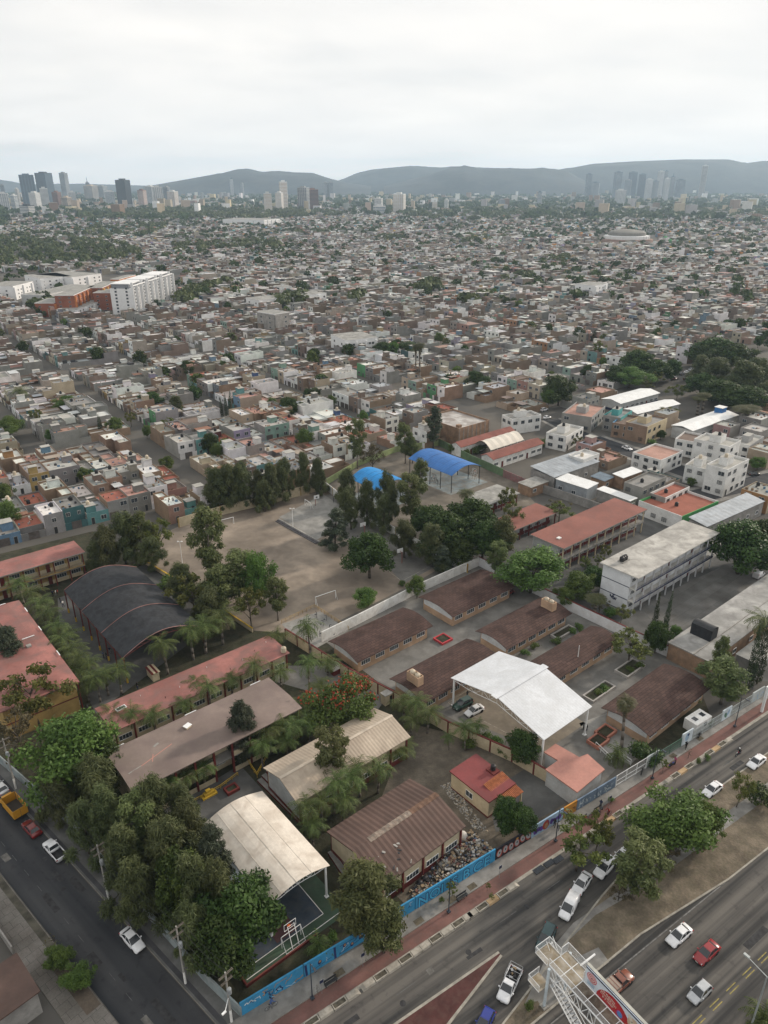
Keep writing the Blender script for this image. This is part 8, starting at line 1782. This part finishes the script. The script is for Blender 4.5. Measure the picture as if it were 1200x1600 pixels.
SHAPES = dict(
 sedan=dict(L=4.45, W=.87, st=[(-2.2, .42, .80, .70, .62), (-2.12, .28, .98, .82, .72), (-1.5, .24, 1.02, .86, .78), (-.6, .22, .98, .87, .80), (.7, .22, .96, .87, .80), (1.0, .22, .93, .87, .79), (1.8, .24, .82, .84, .72), (2.12, .28, .68, .78, .64), (2.22, .40, .58, .66, .55)], cab=[(-1.75, 1.00, .76), (-1.05, 1.42, .60), (.15, 1.45, .61), (1.05, .94, .76)], wb=(-1.32, 1.35), r=.32),
 hatch=dict(L=3.8, W=.84, st=[(-1.85, .42, .85, .72, .66), (-1.78, .28, 1.0, .80, .72), (-1.2, .24, 1.02, .83, .77), (.5, .22, .98, .84, .78), (.8, .22, .95, .84, .77), (1.5, .24, .84, .80, .70), (1.8, .28, .70, .74, .60), (1.9, .40, .6, .62, .5)], cab=[(-1.72, 1.0, .74), (-1.35, 1.46, .60), (.10, 1.50, .60), (.95, .95, .74)], wb=(-1.15, 1.2), r=.31),
 suv=dict(L=4.6, W=.92, st=[(-2.28, .5, .95, .76, .70), (-2.2, .34, 1.10, .86, .80), (-1.5, .3, 1.12, .91, .85), (.8, .3, 1.10, .92, .85), (1.1, .3, 1.06, .91, .83), (1.95, .32, .96, .88, .78), (2.2, .36, .84, .82, .70), (2.3, .48, .72, .70, .6)], cab=[(-2.15, 1.10, .80), (-1.85, 1.68, .68), (.2, 1.72, .68), (1.15, 1.08, .80)], wb=(-1.4, 1.42), r=.37),
 van=dict(L=4.4, W=.90, st=[(-2.15, .4, 1.70, .82, .74), (-2.08, .28, 1.82, .87, .77), (-.5, .26, 1.86, .90, .78), (.25, .26, 1.84, .90, .76), (.35, .26, 1.1, .90, .82), (1.2, .26, 1.05, .89, .80), (1.85, .28, .88, .84, .72), (2.12, .32, .76, .78, .66), (2.22, .44, .62, .66, .55)], cab=[(.0, 1.06, .80), (.1, 1.80, .70), (.35, 1.78, .70), (1.35, 1.02, .79)], wb=(-1.3, 1.38), r=.32),
 pickup=dict(L=5.1, W=.92, st=[(.1 - .28, .36, 1.02, .90, .86), (1.2, .34, 1.04, .91, .84), (1.45, .34, 1.02, .90, .82), (2.25, .36, .94, .87, .76), (2.5, .4, .82, .80, .68), (2.58, .5, .7, .68, .58)], cab=[(-.15, 1.02, .82), (.05, 1.66, .68), (.75, 1.68, .68), (1.5, 1.02, .80)], wb=(-1.55, 1.6), r=.37))
CARS = {}
def car_meshes(kind, col):
 key = (kind, col)
 if key in CARS: return CARS[key]
 S = SHAPES[kind]; pm = PC[col]; b = MB(); loft(b, S['st'], pm)
 for x in S['wb']:
  for s in (-1, 1): b.tube((x, s * (S['W'] - .02), S['r'] + .01), (x, s * (S['W'] + .012), S['r'] + .01), S['r'] + .07, trimm, 12)
 if kind == 'pickup':
  x0, x1 = -2.5, -.2
  for A in ((x0, -.9, .42, x1, -.82, 1.05), (x0, .82, .42, x1, .9, 1.05), (x0, -.819, .42, x0 + .08, .819, 1.02), (x1 - .09, -.819, .42, x1 - .01, .819, 1.1)): b.box(*A, pm)
  b.box(x0 + .081, -.819, .5, x1 - .091, .819, .6, trimm); b.box(-2.62, -.8, .42, -2.505, .8, .58, steel)
 b.box(S['st'][-1][0] - .06, -.6, .33, S['st'][-1][0] + .03, .6, .46, trimm)
 body = b.mesh('body', True)
 for p_ in body.polygons: p_.use_smooth = len(p_.vertices) == 4
 c = S['cab']; g_ = MB(); P = c
 (xa, za, wa), (xb, zb, wb_), (xc, zc, wc_), (xd, zd, wd) = P
 lo = [(xa, -wa, za - .05), (xd, -wd, zd - .05), (xd, wd, zd - .05), (xa, wa, za - .05)]; hi = [(xb, -wb_, zb), (xc, -wc_, zc), (xc, wc_, zc), (xb, wb_, zb)]
 g_.hexa(lo, hi, glass); gl = g_.mesh('windows')
 r_ = MB(); e = .035; r_.hexa([(xb - .06, -wb_ - .02, zb - .03), (xc + .05, -wc_ - .02, zc - .03), (xc + .05, wc_ + .02, zc - .03), (xb - .06, wb_ + .02, zb - .03)], [(xb + .06, -wb_ + .08, zb + e), (xc - .06, -wc_ + .08, zc + e), (xc - .06, wc_ - .08, zc + e), (xb + .06, wb_ - .08, zb + e)], pm)
 for s in (-1, 1):
  r_.tube((xd, s * wd, zd - .02), (xc, s * wc_, zc), .035, pm, 5); r_.tube((xa, s * wa, za - .02), (xb, s * wb_, zb), .06, pm, 5); xm = (xb + xc) / 2 - .05; r_.tube((xm + .06, s * (wa + .005), za - .02), (xm, s * (wb_ + .005), zb), .035, pm, 5)
 rf = r_.mesh('roof')
 hl = MB(); xf = S['st'][-2][0]; zf = S['st'][-2][2]; hl.hexa([(xf - .22, -.16, zf - .15), (xf + .05, -.12, zf - .17), (xf + .05, .12, zf - .17), (xf - .22, .12, zf - .15)], [(xf - .25, -.16, zf + .015), (xf + .01, -.12, zf - .04), (xf + .01, .12, zf - .04), (xf - .25, .12, zf + .015)], lampw); hm_ = hl.mesh('headlight')
 xr = -2.5 if kind == 'pickup' else S['st'][1][0]; zr = .95 if kind == 'pickup' else S['st'][1][2] - .12
 tl_ = MB(); tl_.box(xr - .06, -.12, zr - .18, xr + .12, .12, zr, lampr); tm_ = tl_.mesh('tail_light')
 mr_ = MB(); mr_.box(-.09, -.1, -.06, .06, .1, .06, pm); mm_ = mr_.mesh('wing_mirror')
 CARS[key] = (body, gl, rf, hm_, tm_, mm_); return CARS[key]
def car(kind, col, label, loc, rz, grp=None, parts=True):
 S = SHAPES[kind]; body, gl, rf, hm_, tm_, mm_ = car_meshes(kind, col); nm = dict(sedan='car', hatch='car', suv='suv', van='van', pickup='pickup_truck')[kind]
 root = thing(nm, label, {'suv': 'car', 'van': 'van', 'pickup_truck': 'pickup'}.get(nm, 'car'), loc, rz, grp)
 root.scale = (.94, .94, .94); link(body, 'body', root); link(gl, 'windows', root); link(rf, 'roof', root)
 k = S['r']
 if k not in WH: WH[k] = wheel_meshes(k, .2)
 t, q = WH[k]
 for x in S['wb']:
  for s in (-1, 1):
   w = link(t, 'wheel', root, (x, s * (S['W'] - .1), k)); w.rotation_euler = (R(-90 * s), 0, 0); link(q, 'rim', w)
 if parts:
  wf = S['st'][-2][4]; wr = S['st'][1][4] if kind != 'pickup' else .82
  for s in (-1, 1): put(hm_, 'headlight', root, 0, s * (wf - .08), 0); put(tm_, 'tail_light', root, 0, s * (wr - .02), 0); put(mm_, 'wing_mirror', root, S['cab'][3][0] - .28, s * (S['W'] + .06), S['cab'][3][1] + .06)
  b = MB(); x = S['st'][-1][0] + .045; b.box(x, -.2, .48, x + .015, .2, .6, platem); put(b.mesh('number_plate'), 'number_plate', root, 0, 0, 0)
 return root
def carpx(kind, col, px_, py_, deg, label, grp=None, z=.004, h=.6): p = at(px_, py_, h); return car(kind, col, label, Vector((p.x, p.y, z)), R(deg), grp)
AVG = 'vehicles driving on the avenue'; A0 = 34.5 + 180
carpx('sedan', 'white', 1061, 1461, A0, 'white sedan on the main carriageway beside the median', AVG); carpx('sedan', 'red', 1104, 1488, A0, 'red sedan with sunroof on the main carriageway', AVG); carpx('hatch', 'silver', 1093, 1550, A0, 'silver hatchback nearest the yellow lane dashes', AVG)
r = carpx('pickup', 'brown', 965, 1537, A0 + 180, 'brownish red pickup with covered load behind the advertising board', AVG)
b = MB(); b.box(-2.4, -.85, .6, -.3, .85, 1.6, mat('load_cover', (.30, .24, .2), .8)); [b.box(-2.35 + i * .5, -.86, 1.601, -2.28 + i * .5, .86, 1.63, PC['brown']) for i in range(5)]; b.build('load_cover', r)
carpx('sedan', 'white', 1113, 1233, A0 + 1, 'white sedan beside the big median tree', AVG); carpx('sedan', 'white', 1182, 1190, A0 + 1, 'white sedan farthest up the avenue', AVG)
QG = 'queue of vehicles leaving the avenue'
carpx('sedan', 'black', 1012, 1303, A0 + 2, 'black car mostly hidden under the big median tree', QG); carpx('sedan', 'white', 973, 1336, A0 + 6, 'white car second to last in the queue, half under the trees', QG); carpx('suv', 'white', 945, 1355, A0 + 10, 'white car behind the thin leaning tree', QG); carpx('sedan', 'white', 909, 1380, A0 + 16, 'white sedan just behind the white van', QG); carpx('van', 'white', 889, 1417, A0 + 20, 'white windowless delivery van', QG)
carpx('suv', 'dgreen', 853, 1466, A0 + 24, 'dark green SUV with dusty roof beside the footbridge', QG)
r = carpx('pickup', 'white', 796, 1538, A0 + 24, 'white pickup with tubular rack over its bed', QG)
b = MB()
for x in (-2.4, -1.3, -.25):
 for s in (-1, 1): b.tube((x, s * .86, .9), (x, s * .86, 1.75), .03, steel, 4)
 b.tube((x, -.86, 1.75), (x, .86, 1.75), .03, steel, 4)
for s in (-1, 1): b.tube((-2.4, s * .86, 1.75), (-.25, s * .86, 1.75), .03, steel, 4)
b.build('rack', r); b = MB(); [b.rbox(rnd.uniform(-2.2, -.6), rnd.uniform(-.5, .5), .62, .5, .4, .35, rnd.uniform(0, 3), [trimm, steel, pal[0]][i % 3]) for i in range(7)]; struct(b.build('load', r), 'stuff')
carpx('hatch', 'blue', 757, 1597, A0 + 24, 'deep blue car cut by the bottom edge', QG)
SG = 'vehicles on the side street'; S0 = 139
carpx('pickup', 'white', 85, 1328, S0, 'white pickup with empty black bed on the side street', SG, .008); carpx('sedan', 'darkred', 49, 1294, S0, 'dark red sedan parked behind the yellow truck', SG, .008); carpx('sedan', 'white', 207, 1468, S0 + 180, 'white sedan driving down the side street', SG, .008); carpx('sedan', 'silver', 0, 1230, S0, 'silver car cut by the left picture edge', SG, .008)
# yellow stake truck
p = at(20, 1258, 1.2); root = thing('stake_truck', 'yellow open stake bed truck on the side street', 'truck', (p.x, p.y, .008), R(S0), SG); ym = paint('truck_yellow', (.50, .25, .02), .5)
b = MB(); b.box(-2.9, -.45, .55, 2.9, .45, .75, trimm); b.build('chassis', root)
b = MB(); loft(b, [(1.3, .5, 1.5, .95, .92), (2.2, .45, 1.5, .97, .92), (2.9, .45, 1.25, .95, .85), (3.1, .5, 1.1, .85, .75)], ym); b.hexa([(1.35, -.88, 1.45), (2.5, -.86, 1.45), (2.5, .86, 1.45), (1.35, .88, 1.45)], [(1.4, -.8, 2.1), (2.1, -.78, 2.1), (2.1, .78, 2.1), (1.4, .8, 2.1)], glass, ym); b.build('cab', root)
b = MB(); b.box(-2.95, -1.1, .9, 1.2, 1.1, 1.0, mat('truck_bed_floor', (.05, .045, .04), .9)); b.build('bed_floor', root)
for s in (-1, 1):
 for k in range(6): b = MB(); b.box(-2.95, s * 1.1 - .025, 1.02 + k * .26, 1.2, s * 1.1 + .025, 1.22 + k * .26, ym); b.build('side_board', root)
 b = MB(); [b.box(-2.9 + i * 1.0, s * 1.06 - .03, 1.0, -2.82 + i * 1.0, s * 1.06 + .03, 2.6, woodpole) for i in range(5)]; b.build('stake_frame', root)
for s in (-1, 1): b = MB(); b.box(-3.0, .03 if s > 0 else -1.09, 1.0, -2.955, 1.09 if s > 0 else -.03, 2.55, ym); b.build('tail_gate', root)
b = MB(); b.box(1.21, -1.1, 1.0, 1.26, 1.1, 2.5, ym); b.build('head_board', root)
t, q = wheel_meshes(.45, .28)
for x in (-1.9, 2.1):
 for s in (-1, 1): w = link(t, 'wheel', root, (x, s * .9, .45)); w.rotation_euler = (R(-90 * s), 0, 0); link(q, 'rim', w)
# cars in the school yards and town streets
KGp = 'cars parked at the schools'
carpx('sedan', 'grey', 712, 964, 28, 'dark grey car, nearest of the three beside the tiled roof', KGp, .02); carpx('suv', 'silver', 739, 950, 28, 'silver SUV, middle of the three beside the tiled roof', KGp, .02); carpx('sedan', 'black', 762, 938, 28, 'black car, farthest of the three beside the tiled roof', KGp, .02); carpx('sedan', 'darkred', 792, 925, 28, 'dark red car in the shade of the big round tree', KGp, .02)
carpx('sedan', 'white', 741, 1110, 215, 'white sedan under the white canopy', KGp, .026); carpx('suv', 'green', 723, 1100, 215, 'dark green car under the white canopy', KGp, .026); carpx('van', 'white', 1186, 898, 40, 'white van at the far end of the school patio', KGp, .02)
for kd, cl, x, y, dg, lb in (('suv', 'brown', 90, 819, 37, 'brown car in front of the grey and teal houses'), ('sedan', 'dgreen', 118, 821, 37, 'dark green car beside the brown one'), ('van', 'white', 246, 648, -53, 'white van at the bright green house'), ('sedan', 'white', 268, 649, -53, 'white car across the street from the white van'), ('sedan', 'white', 18, 617, -53, 'white car by the date palm street'), ('sedan', 'silver', 20, 638, -53, 'silver car lower in the date palm street'), ('sedan', 'white', 980, 700, -55, 'white car on the street below the turquoise houses'), ('sedan', 'dgreen', 1028, 702, -55, 'dark car beside the dry garden walls'), ('sedan', 'black', 1178, 740, 10, 'black car beside the three storey white house'), ('sedan', 'white', 1180, 712, 20, 'white car in the carport of the grey fronted house'), ('sedan', 'white', 855, 652, 40, 'white car before the grey house at the empty lot'), ('suv', 'white', 850, 640, 40, 'white pickup like car at the corner lot'), ('sedan', 'black', 1065, 584, 45, 'black car under the plaza trees'), ('sedan', 'white', 1073, 581, 45, 'white car under the plaza trees'), ('sedan', 'silver', 1080, 577, 45, 'silver car by the plaza trees'), ('sedan', 'brown', 1055, 591, 45, 'orange brown car on the plaza street'), ('sedan', 'darkred', 1074, 593, -45, 'red car at the dark wood'), ('sedan', 'white', 483, 712, 37, 'white car before the black and white modern house'), ('hatch', 'white', 492, 714, 37, 'second white car before the modern house'), ('suv', 'grey', 905, 662, 40, 'dark car on the empty lot')):
 carpx(kd, cl, x, y, dg, lb, 'cars parked in the town streets', .006)
g = random.Random(21); nst = 0; CARAUTO = []
for _ in range(900):
 if nst >= 46: break
 k = g.randrange(-9, 16); u = 92.6 + k * PITCH_U + g.choice([-3.0, 3.0]); v = g.uniform(-640, -285); x, y = UV(u, v)
 if not in_view(x, y, 1, 0) or any(pip((x, y), q) for q in KEEP) or any((x - c[0]) ** 2 + (y - c[1]) ** 2 < 40 for c in CARAUTO): continue
 cl = g.choice(['white', 'white', 'silver', 'grey', 'black', 'red', 'darkred', 'blue']); kd = g.choice(['sedan', 'hatch', 'suv']); r = car(kd, cl, '', (x, y, .005), R(-53 + (180 if g.random() < .5 else 0)), 'cars parked in the town streets', False); CARAUTO.append((x, y)); nst += 1
 AUTO.append([r, {'white': 'white', 'silver': 'silver', 'grey': 'dark grey', 'black': 'black', 'red': 'red', 'darkred': 'dark red', 'blue': 'blue'}[cl] + ' car parked in a town street', (x, y), None])
# ---------------------------------------------------------------- two-wheelers and people
skin = mat('skin', (.30, .17, .11), .6); hair = mat('dark_hair', (.02, .016, .014), .7)
CL = {n: mat('cloth_' + n, c, .85) for n, c in (('black', (.02, .02, .022)), ('white', (.55, .55, .54)), ('red', (.28, .03, .03)), ('blue', (.05, .09, .22)), ('grey', (.16, .16, .17)), ('pink', (.42, .10, .20)), ('beige', (.36, .29, .21)), ('navy', (.02, .03, .07)))}
def person(loc, rz, label, shirt, legs, pose='stand', grp=None, helmet=None):
 """one continuous skinned body grown round a posed skeleton; colours by where each face lies"""
 J = {}
 hip = {'sit': .52, 'ride': .80, 'bike': .95}.get(pose, .92); lean = {'ride': .18, 'bike': .30, 'sit': -.03}.get(pose, .02)
 V = [('pel', (0, 0, hip), .135), ('waist', (lean * .4, 0, hip + .2), .125), ('chest', (lean * .9, 0, hip + .42), .15), ('neck', (lean * 1.1, 0, hip + .58), .055), ('head', (lean * 1.2 + .02, 0, hip + .70), .095), ('crown', (lean * 1.2, 0, hip + .80), .085)]
 E = [('pel', 'waist'), ('waist', 'chest'), ('chest', 'neck'), ('neck', 'head'), ('head', 'crown')]
 for s, n in ((1, 'l'), (-1, 'r')):
  if pose == 'walk': kx, fx, kz, fz = (.16, .05, .48, .07) if s > 0 else (-.02, -.30, .47, .09)
  elif pose == 'sit': kx, fx, kz, fz = .42, .44, .50, .06
  elif pose == 'ride': kx, fx, kz, fz = .38, .12, .62, .25
  elif pose == 'bike': kx, fx, kz, fz = (.34, .16, .68, .26) if s > 0 else (.22, .10, .48, .08)
  else: kx, fx, kz, fz = .02, .0, .48, .07
  V += [(n + 'hip', (.0, s * .10, hip - .06), .095), (n + 'knee', (kx, s * .12, kz), .065), (n + 'ank', (fx, s * .11, fz), .045), (n + 'toe', (fx + .17, s * .12, fz - .03), .035), (n + 'sho', (lean * .95, s * .19, hip + .50), .07)]
  E += [('pel', n + 'hip'), (n + 'hip', n + 'knee'), (n + 'knee', n + 'ank'), (n + 'ank', n + 'toe'), ('chest', n + 'sho')]
  if pose in ('ride', 'bike'): el, ha = (lean + .22, s * .27, hip + .28), (lean + .46, s * .27, hip + .22)
  elif pose == 'sit': el, ha = (.05, s * .25, hip + .25), (.28, s * .14, hip + .12)
  else: el, ha = (lean - .03 + (.08 * s if pose == 'walk' else 0), s * .25, hip + .25), (lean + .04 + (.16 * s if pose == 'walk' else 0), s * .25, hip + .02)
  V += [(n + 'elb', el, .048), (n + 'hand', ha, .036)]; E += [(n + 'sho', n + 'elb'), (n + 'elb', n + 'hand')]
 ix = {v[0]: i for i, v in enumerate(V)}; me = bpy.data.meshes.new('sk'); me.from_pydata([v[1] for v in V], [(ix[a], ix[b]) for a, b in E], [])
 o = bpy.data.objects.new('sk', me); COL.objects.link(o); md = o.modifiers.new('s', 'SKIN'); md.use_smooth_shade = True; o.modifiers.new('u', 'SUBSURF').levels = 1; o.modifiers['u'].render_levels = 1
 for i, v in enumerate(V): me.skin_vertices[0].data[i].radius = (v[2], v[2]); me.skin_vertices[0].data[i].use_root = (i == 0)
 dg = bpy.context.evaluated_depsgraph_get(); bm_ = bpy.data.meshes.new_from_object(o.evaluated_get(dg)); bpy.data.objects.remove(o); bpy.data.meshes.remove(me); bm_.name = 'person'
 for m in (CL[shirt], CL[legs], skin, hair, CL['black']): bm_.materials.append(m)
 hx = lean * 1.2
 for p_ in bm_.polygons:
  c = p_.center; k = 0
  if c.z > hip + .60: k = 3 if (c.z > hip + .74 or c.x < hx - .01) else 2
  elif abs(c.y) > .215 and c.z < hip + .30 and pose != 'x': k = 2 if c.z < hip + .26 else 0
  elif c.z < hip + .06: k = 1
  if c.z < .13 and pose in ('stand', 'walk', 'sit'): k = 4
  p_.material_index = k; p_.use_smooth = True
 ob = link(bm_, 'person', None, loc, rz); tag(ob, label, 'person', grp)
 if helmet: b = MB(); b.lathe([(.10, -.1), (.14, 0), (.13, .08), (.08, .15), (.01, .17)], CL[helmet], 10, (hx, 0, hip + .74)); b.build('helmet', ob)
 return ob
def motorbike(loc, rz, label, col, grp='motorcycles'):
 root = thing('motorcycle', label, 'motorcycle', loc, rz, grp); t, q = WH.setdefault('bike', wheel_meshes(.29, .11))
 for x in (-.62, .64): w = link(t, 'wheel', root, (x, 0, .29)); w.rotation_euler = (R(90), 0, 0); link(q, 'rim', w)
 b = MB(); b.tube((.64, 0, .29), (.42, 0, .98), .04, steel, 6); b.tube((.42, -.33, 1.0), (.42, .33, 1.0), .02, dark, 5); b.build('fork', root)
 b = MB(); loft(b, [(-.1, .62, .78, .10, .10), (.12, .6, .9, .15, .13), (.36, .62, .86, .10, .08)], PC[col]); b.box(-.35, -.12, .3, .3, .12, .6, dark); b.build('fuel_tank', root); b = MB(); b.box(-.8, -.12, .68, -.08, .12, .78, rubber); b.box(-.95, -.09, .58, -.6, .09, .66, PC[col]); b.build('saddle', root); b = MB(); b.lathe([(.09, 0), (.1, .05), (.05, .1)], lampw, 8, (0, 0, 0)); o = b.build('headlight', root, (.5, 0, .86)); o.rotation_euler = (0, R(90), 0); return root
def bicycle(loc, rz, label, col='black'):
 root = thing('bicycle', label, 'bicycle', loc, rz, 'bicycles'); m = PC[col]
 for x in (-.52, .52):
  b = MB(); n = 18
  for i in range(n): a0, a1 = 2 * math.pi * i / n, 2 * math.pi * (i + 1) / n; b.tube((.33 * math.cos(a0), 0, .33 * math.sin(a0)), (.33 * math.cos(a1), 0, .33 * math.sin(a1)), .02, rubber, 4)
  for i in range(6): a0 = math.pi * i / 6; b.tube((.32 * math.cos(a0), 0, .32 * math.sin(a0)), (-.32 * math.cos(a0), 0, -.32 * math.sin(a0)), .004, steel, 3)
  b.build('wheel', root, (x, 0, .34))
 b = MB()
 for p_, q_ in (((-.52, 0, .34), (-.15, 0, .8)), ((-.52, 0, .34), (0, 0, .32)), ((0, 0, .32), (-.17, 0, .85)), ((0, 0, .32), (.38, 0, .8)), ((-.15, 0, .78), (.38, 0, .8)), ((.52, 0, .34), (.36, 0, .98))): b.tube(p_, q_, .02, m, 5)
 b.tube((.36, -.25, 1.0), (.36, .25, 1.0), .016, dark, 5); b.build('frame', root); b = MB(); b.box(-.3, -.07, .86, -.05, .07, .91, rubber); b.build('saddle', root); return root
PG = 'people on the avenue pavement'
def gp(px_, py_, z=.14): p = at(px_, py_, z); return Vector((p.x, p.y, z))
p = gp(1153, 1180, .004); motorbike(p, R(A0), 'red and black motorcycle ridden on the avenue', 'red'); person(p + Vector((.25 * math.cos(AVA), .25 * math.sin(AVA), 0)), R(A0), 'motorcyclist in black with pale helmet on the avenue', 'black', 'navy', 'ride', None, 'white')
p = gp(950, 1274, .02); bicycle(p, R(A0), 'bicycle ridden along the red cycle path', 'darkred'); person(p + Vector((.12 * math.cos(AVA), .12 * math.sin(AVA), 0)), R(A0), 'cyclist in dark red on the cycle path', 'red', 'black', 'bike')
p = gp(424, 1575); bicycle(p, R(34), 'bicycle at the corner of the blue mural'); person(p + Vector((-.1, -.06, 0)), R(34), 'cyclist in blue and white at the corner mural', 'blue', 'grey', 'bike')
person(gp(866, 1292), R(60), 'person in black walking past the orange graffiti', 'black', 'black', 'walk', PG); person(gp(872, 1296), R(60), 'person in white shirt walking past the orange graffiti', 'white', 'navy', 'walk', PG)
person(gp(1071, 1170), R(40), 'person in black walking past the pale fence', 'black', 'black', 'walk', PG)
person(gp(914, 1283), R(-55), 'person in red seated on the dark bench', 'red', 'black', 'sit', PG); person(gp(933, 1270), R(-55), 'person in beige seated on the second bench', 'beige', 'navy', 'sit', PG); person(gp(928, 1273), R(-55), 'person in grey seated on the second bench', 'grey', 'black', 'sit', PG); person(gp(938, 1262), R(60), 'person in dark blue standing behind the second bench', 'navy', 'grey', 'stand', PG)
motorbike(gp(1050, 1197), R(34), 'blue and white scooter parked at the young tree', 'blue'); person(gp(1054, 1194), R(210), 'person in pink beside the parked scooter', 'pink', 'black', 'stand', PG)
motorbike(gp(1003, 1207), R(60), 'dark motorcycle parked at the green fence', 'black'); motorbike(gp(1093, 1150), R(50), 'dark motorcycle parked at the guard hut fence', 'grey')
for x, y, lb, c1, c2 in ((99, 948, 'pupil in white shirt, left end of the assembly yard row', 'white', 'navy'), (83, 932, 'pupil in dark jacket under the gallery block', 'navy', 'black'), (88, 931, 'pupil in white under the gallery block', 'white', 'grey'), (91, 930, 'pupil in red near the gallery block', 'red', 'black'), (95, 943, 'pupil in dark clothes at the yard edge', 'black', 'navy'), (162, 1028, 'pupil in pale blue by the black canopy', 'blue', 'black'), (167, 1030, 'pupil in black by the black canopy', 'black', 'black'), (172, 1021, 'pupil in dark blue by the black canopy', 'navy', 'grey'), (117, 1086, 'person in black and white at the ochre block door', 'white', 'black'), (128, 1080, 'person in white at the ochre block corner', 'white', 'navy'), (215, 1077, 'person in dark clothes at the long red roof', 'black', 'navy'), (730, 1090, 'person in black under the white canopy', 'black', 'black'), (521, 785, 'person in dark clothes at the back of the stepped court', 'navy', 'black')):
 person(gp(x, y, .02), rnd.uniform(0, 6), lb, c1, c2, rnd.choice(['stand', 'walk']), 'people in the school yards')
for i, (x, y) in enumerate(((138, 1110), (142, 1116), (277, 1118), (290, 1112))): motorbike(gp(x, y, .02), R(120 + 20 * i), ['dark motorcycle at the corner of the long red roof, left', 'dark motorcycle at the corner of the long red roof, right', 'white motorcycle under the red roof eave', 'dark motorcycle under the red roof eave'][i], ['black', 'grey', 'white', 'black'][i], 'motorcycles at the school')
b = MB(); b.box(-.35, -.3, 0, .35, .3, .95, dark); b.box(-.38, -.33, .951, .38, .33, 1.05, rubber); o = b.build('rubbish_bin', None, at(914, 1140, .03)); tag(o, 'black rubbish bin at the white canopy column', 'bin')
# ---------------------------------------------------------------- haze
b = MB(); hm = bpy.data.materials.new('haze'); hm.use_nodes = True; nt = hm.node_tree
nt.nodes.remove(nt.nodes['Principled BSDF']); pv = nt.nodes.new('ShaderNodeVolumePrincipled'); pv.inputs['Color'].default_value = (.62, .81, 1.0, 1); pv.inputs['Density'].default_value = 7.6e-5; pv.inputs['Anisotropy'].default_value = .25
nt.links.new(pv.outputs[0], nt.nodes['Material Output'].inputs['Volume'])
b.box(-8500, -400, -4, 8500, 9900, 345, hm); struct(b.build('haze'), 'stuff')
# ---------------------------------------------------------------- labels: every one its own
LM = [('the cream arched court roof', at(415, 1310)), ('the tan gabled hall', at(530, 1170)), ('the brown corrugated workshop', at(620, 1300)), ('the mauve roof', at(330, 1150)), ('the long red roof', at(300, 1060)), ('the black arched canopy', at(200, 950)), ('the broad red roof', at(60, 1020)), ('the ochre gallery block', at(70, 870)), ('the flame tree', at(538, 1105)), ('the sports field goal', at(509, 940)), ('the stepped court', at(495, 800)), ('the sky blue roof', at(590, 755)), ('the royal blue roof', at(690, 725)), ('the brick warehouse', at(715, 665)), ('the white canopy', at(815, 1095)), ('the white school', at(1030, 880)), ('the red gallery school', at(920, 830)), ('the pink office roof', at(900, 1205)), ('the small dark red roof', at(760, 1220)), ('the blue mural lettering', at(710, 1375)), ('the white gate', at(960, 1230)), ('the gym pad', at(495, 980)), ('the flat grey school roof', at(1120, 960)), ('the white assembly hall', at(1100, 655)), ('the three storey white house', at(1140, 745)), ('the metal sheds', at(885, 730)), ('the dark wood', at(1130, 600)), ('the white classrooms', at(1000, 625)), ('the bright green house', at(215, 668)), ('the cream three storey house', at(265, 600)), ('the date palm', at(33, 625)), ('the white apartment tower', at(230, 495)), ('the white school block', at(565, 535)), ('the tall fan palms', at(653, 575)), ('the middle town white building', at(455, 470)), ('the median path', at(1000, 1400)), ('the side street poles', at(230, 1450)), ('the corner fence', at(1130, 1120)), ('the back wall of the field', at(420, 790)), ('the orange house', at(20, 755))]
ORD = ['nearest', 'second nearest', 'third nearest', 'fourth nearest', 'fifth nearest', 'sixth nearest', 'seventh nearest', 'eighth nearest', 'ninth nearest', 'tenth nearest', 'eleventh nearest', 'twelfth nearest', 'thirteenth nearest', 'fourteenth nearest', 'fifteenth nearest']
ORD += ['%dth nearest' % k for k in range(16, 40)]
used = set(o['label'] for o in SC.objects if o.get('label') and o.parent is None)
byb = {}
for i, (o, base, xy, place) in enumerate(AUTO): byb.setdefault(base, []).append(i)
final = {}
for base, ids in byb.items():
 done = set()
 for i in ids:
  if AUTO[i][3]:
   t = base + ' ' + AUTO[i][3]
   if t not in used: final[i] = t; used.add(t); done.add(i)
 rest = [i for i in ids if i not in done]
 own = {}
 for i in rest:
  xy = AUTO[i][2]; k = min(range(len(LM)), key=lambda q: (LM[q][1].x - xy[0]) ** 2 + (LM[q][1].y - xy[1]) ** 2); own.setdefault(k, []).append(i)
 for k, lst in own.items():
  # count every one of the same look by its distance from that landmark, so that the ordinal is true
  rank = sorted(ids, key=lambda i: (LM[k][1].x - AUTO[i][2][0]) ** 2 + (LM[k][1].y - AUTO[i][2][1]) ** 2)
  for i in lst:
   n = rank.index(i); t = '%s, %s to %s' % (base, ORD[n] if n < len(ORD) else 'farther %d from' % n, LM[k][0]) if len(ids) > 1 else '%s near %s' % (base, LM[k][0])
   final[i] = t
for i, t in final.items(): AUTO[i][0]['label'] = t
for t, black, ref in TANKS:
 if isinstance(ref, int): hl = final[ref].replace(' storey', '-storey').replace('with ', '').replace(' near ', ', near ')
 else: hl = ref
 w = ('%s tank on ' % ('black' if black else 'beige') + hl).split(); t['label'] = ' '.join(w[:16]).rstrip(',')
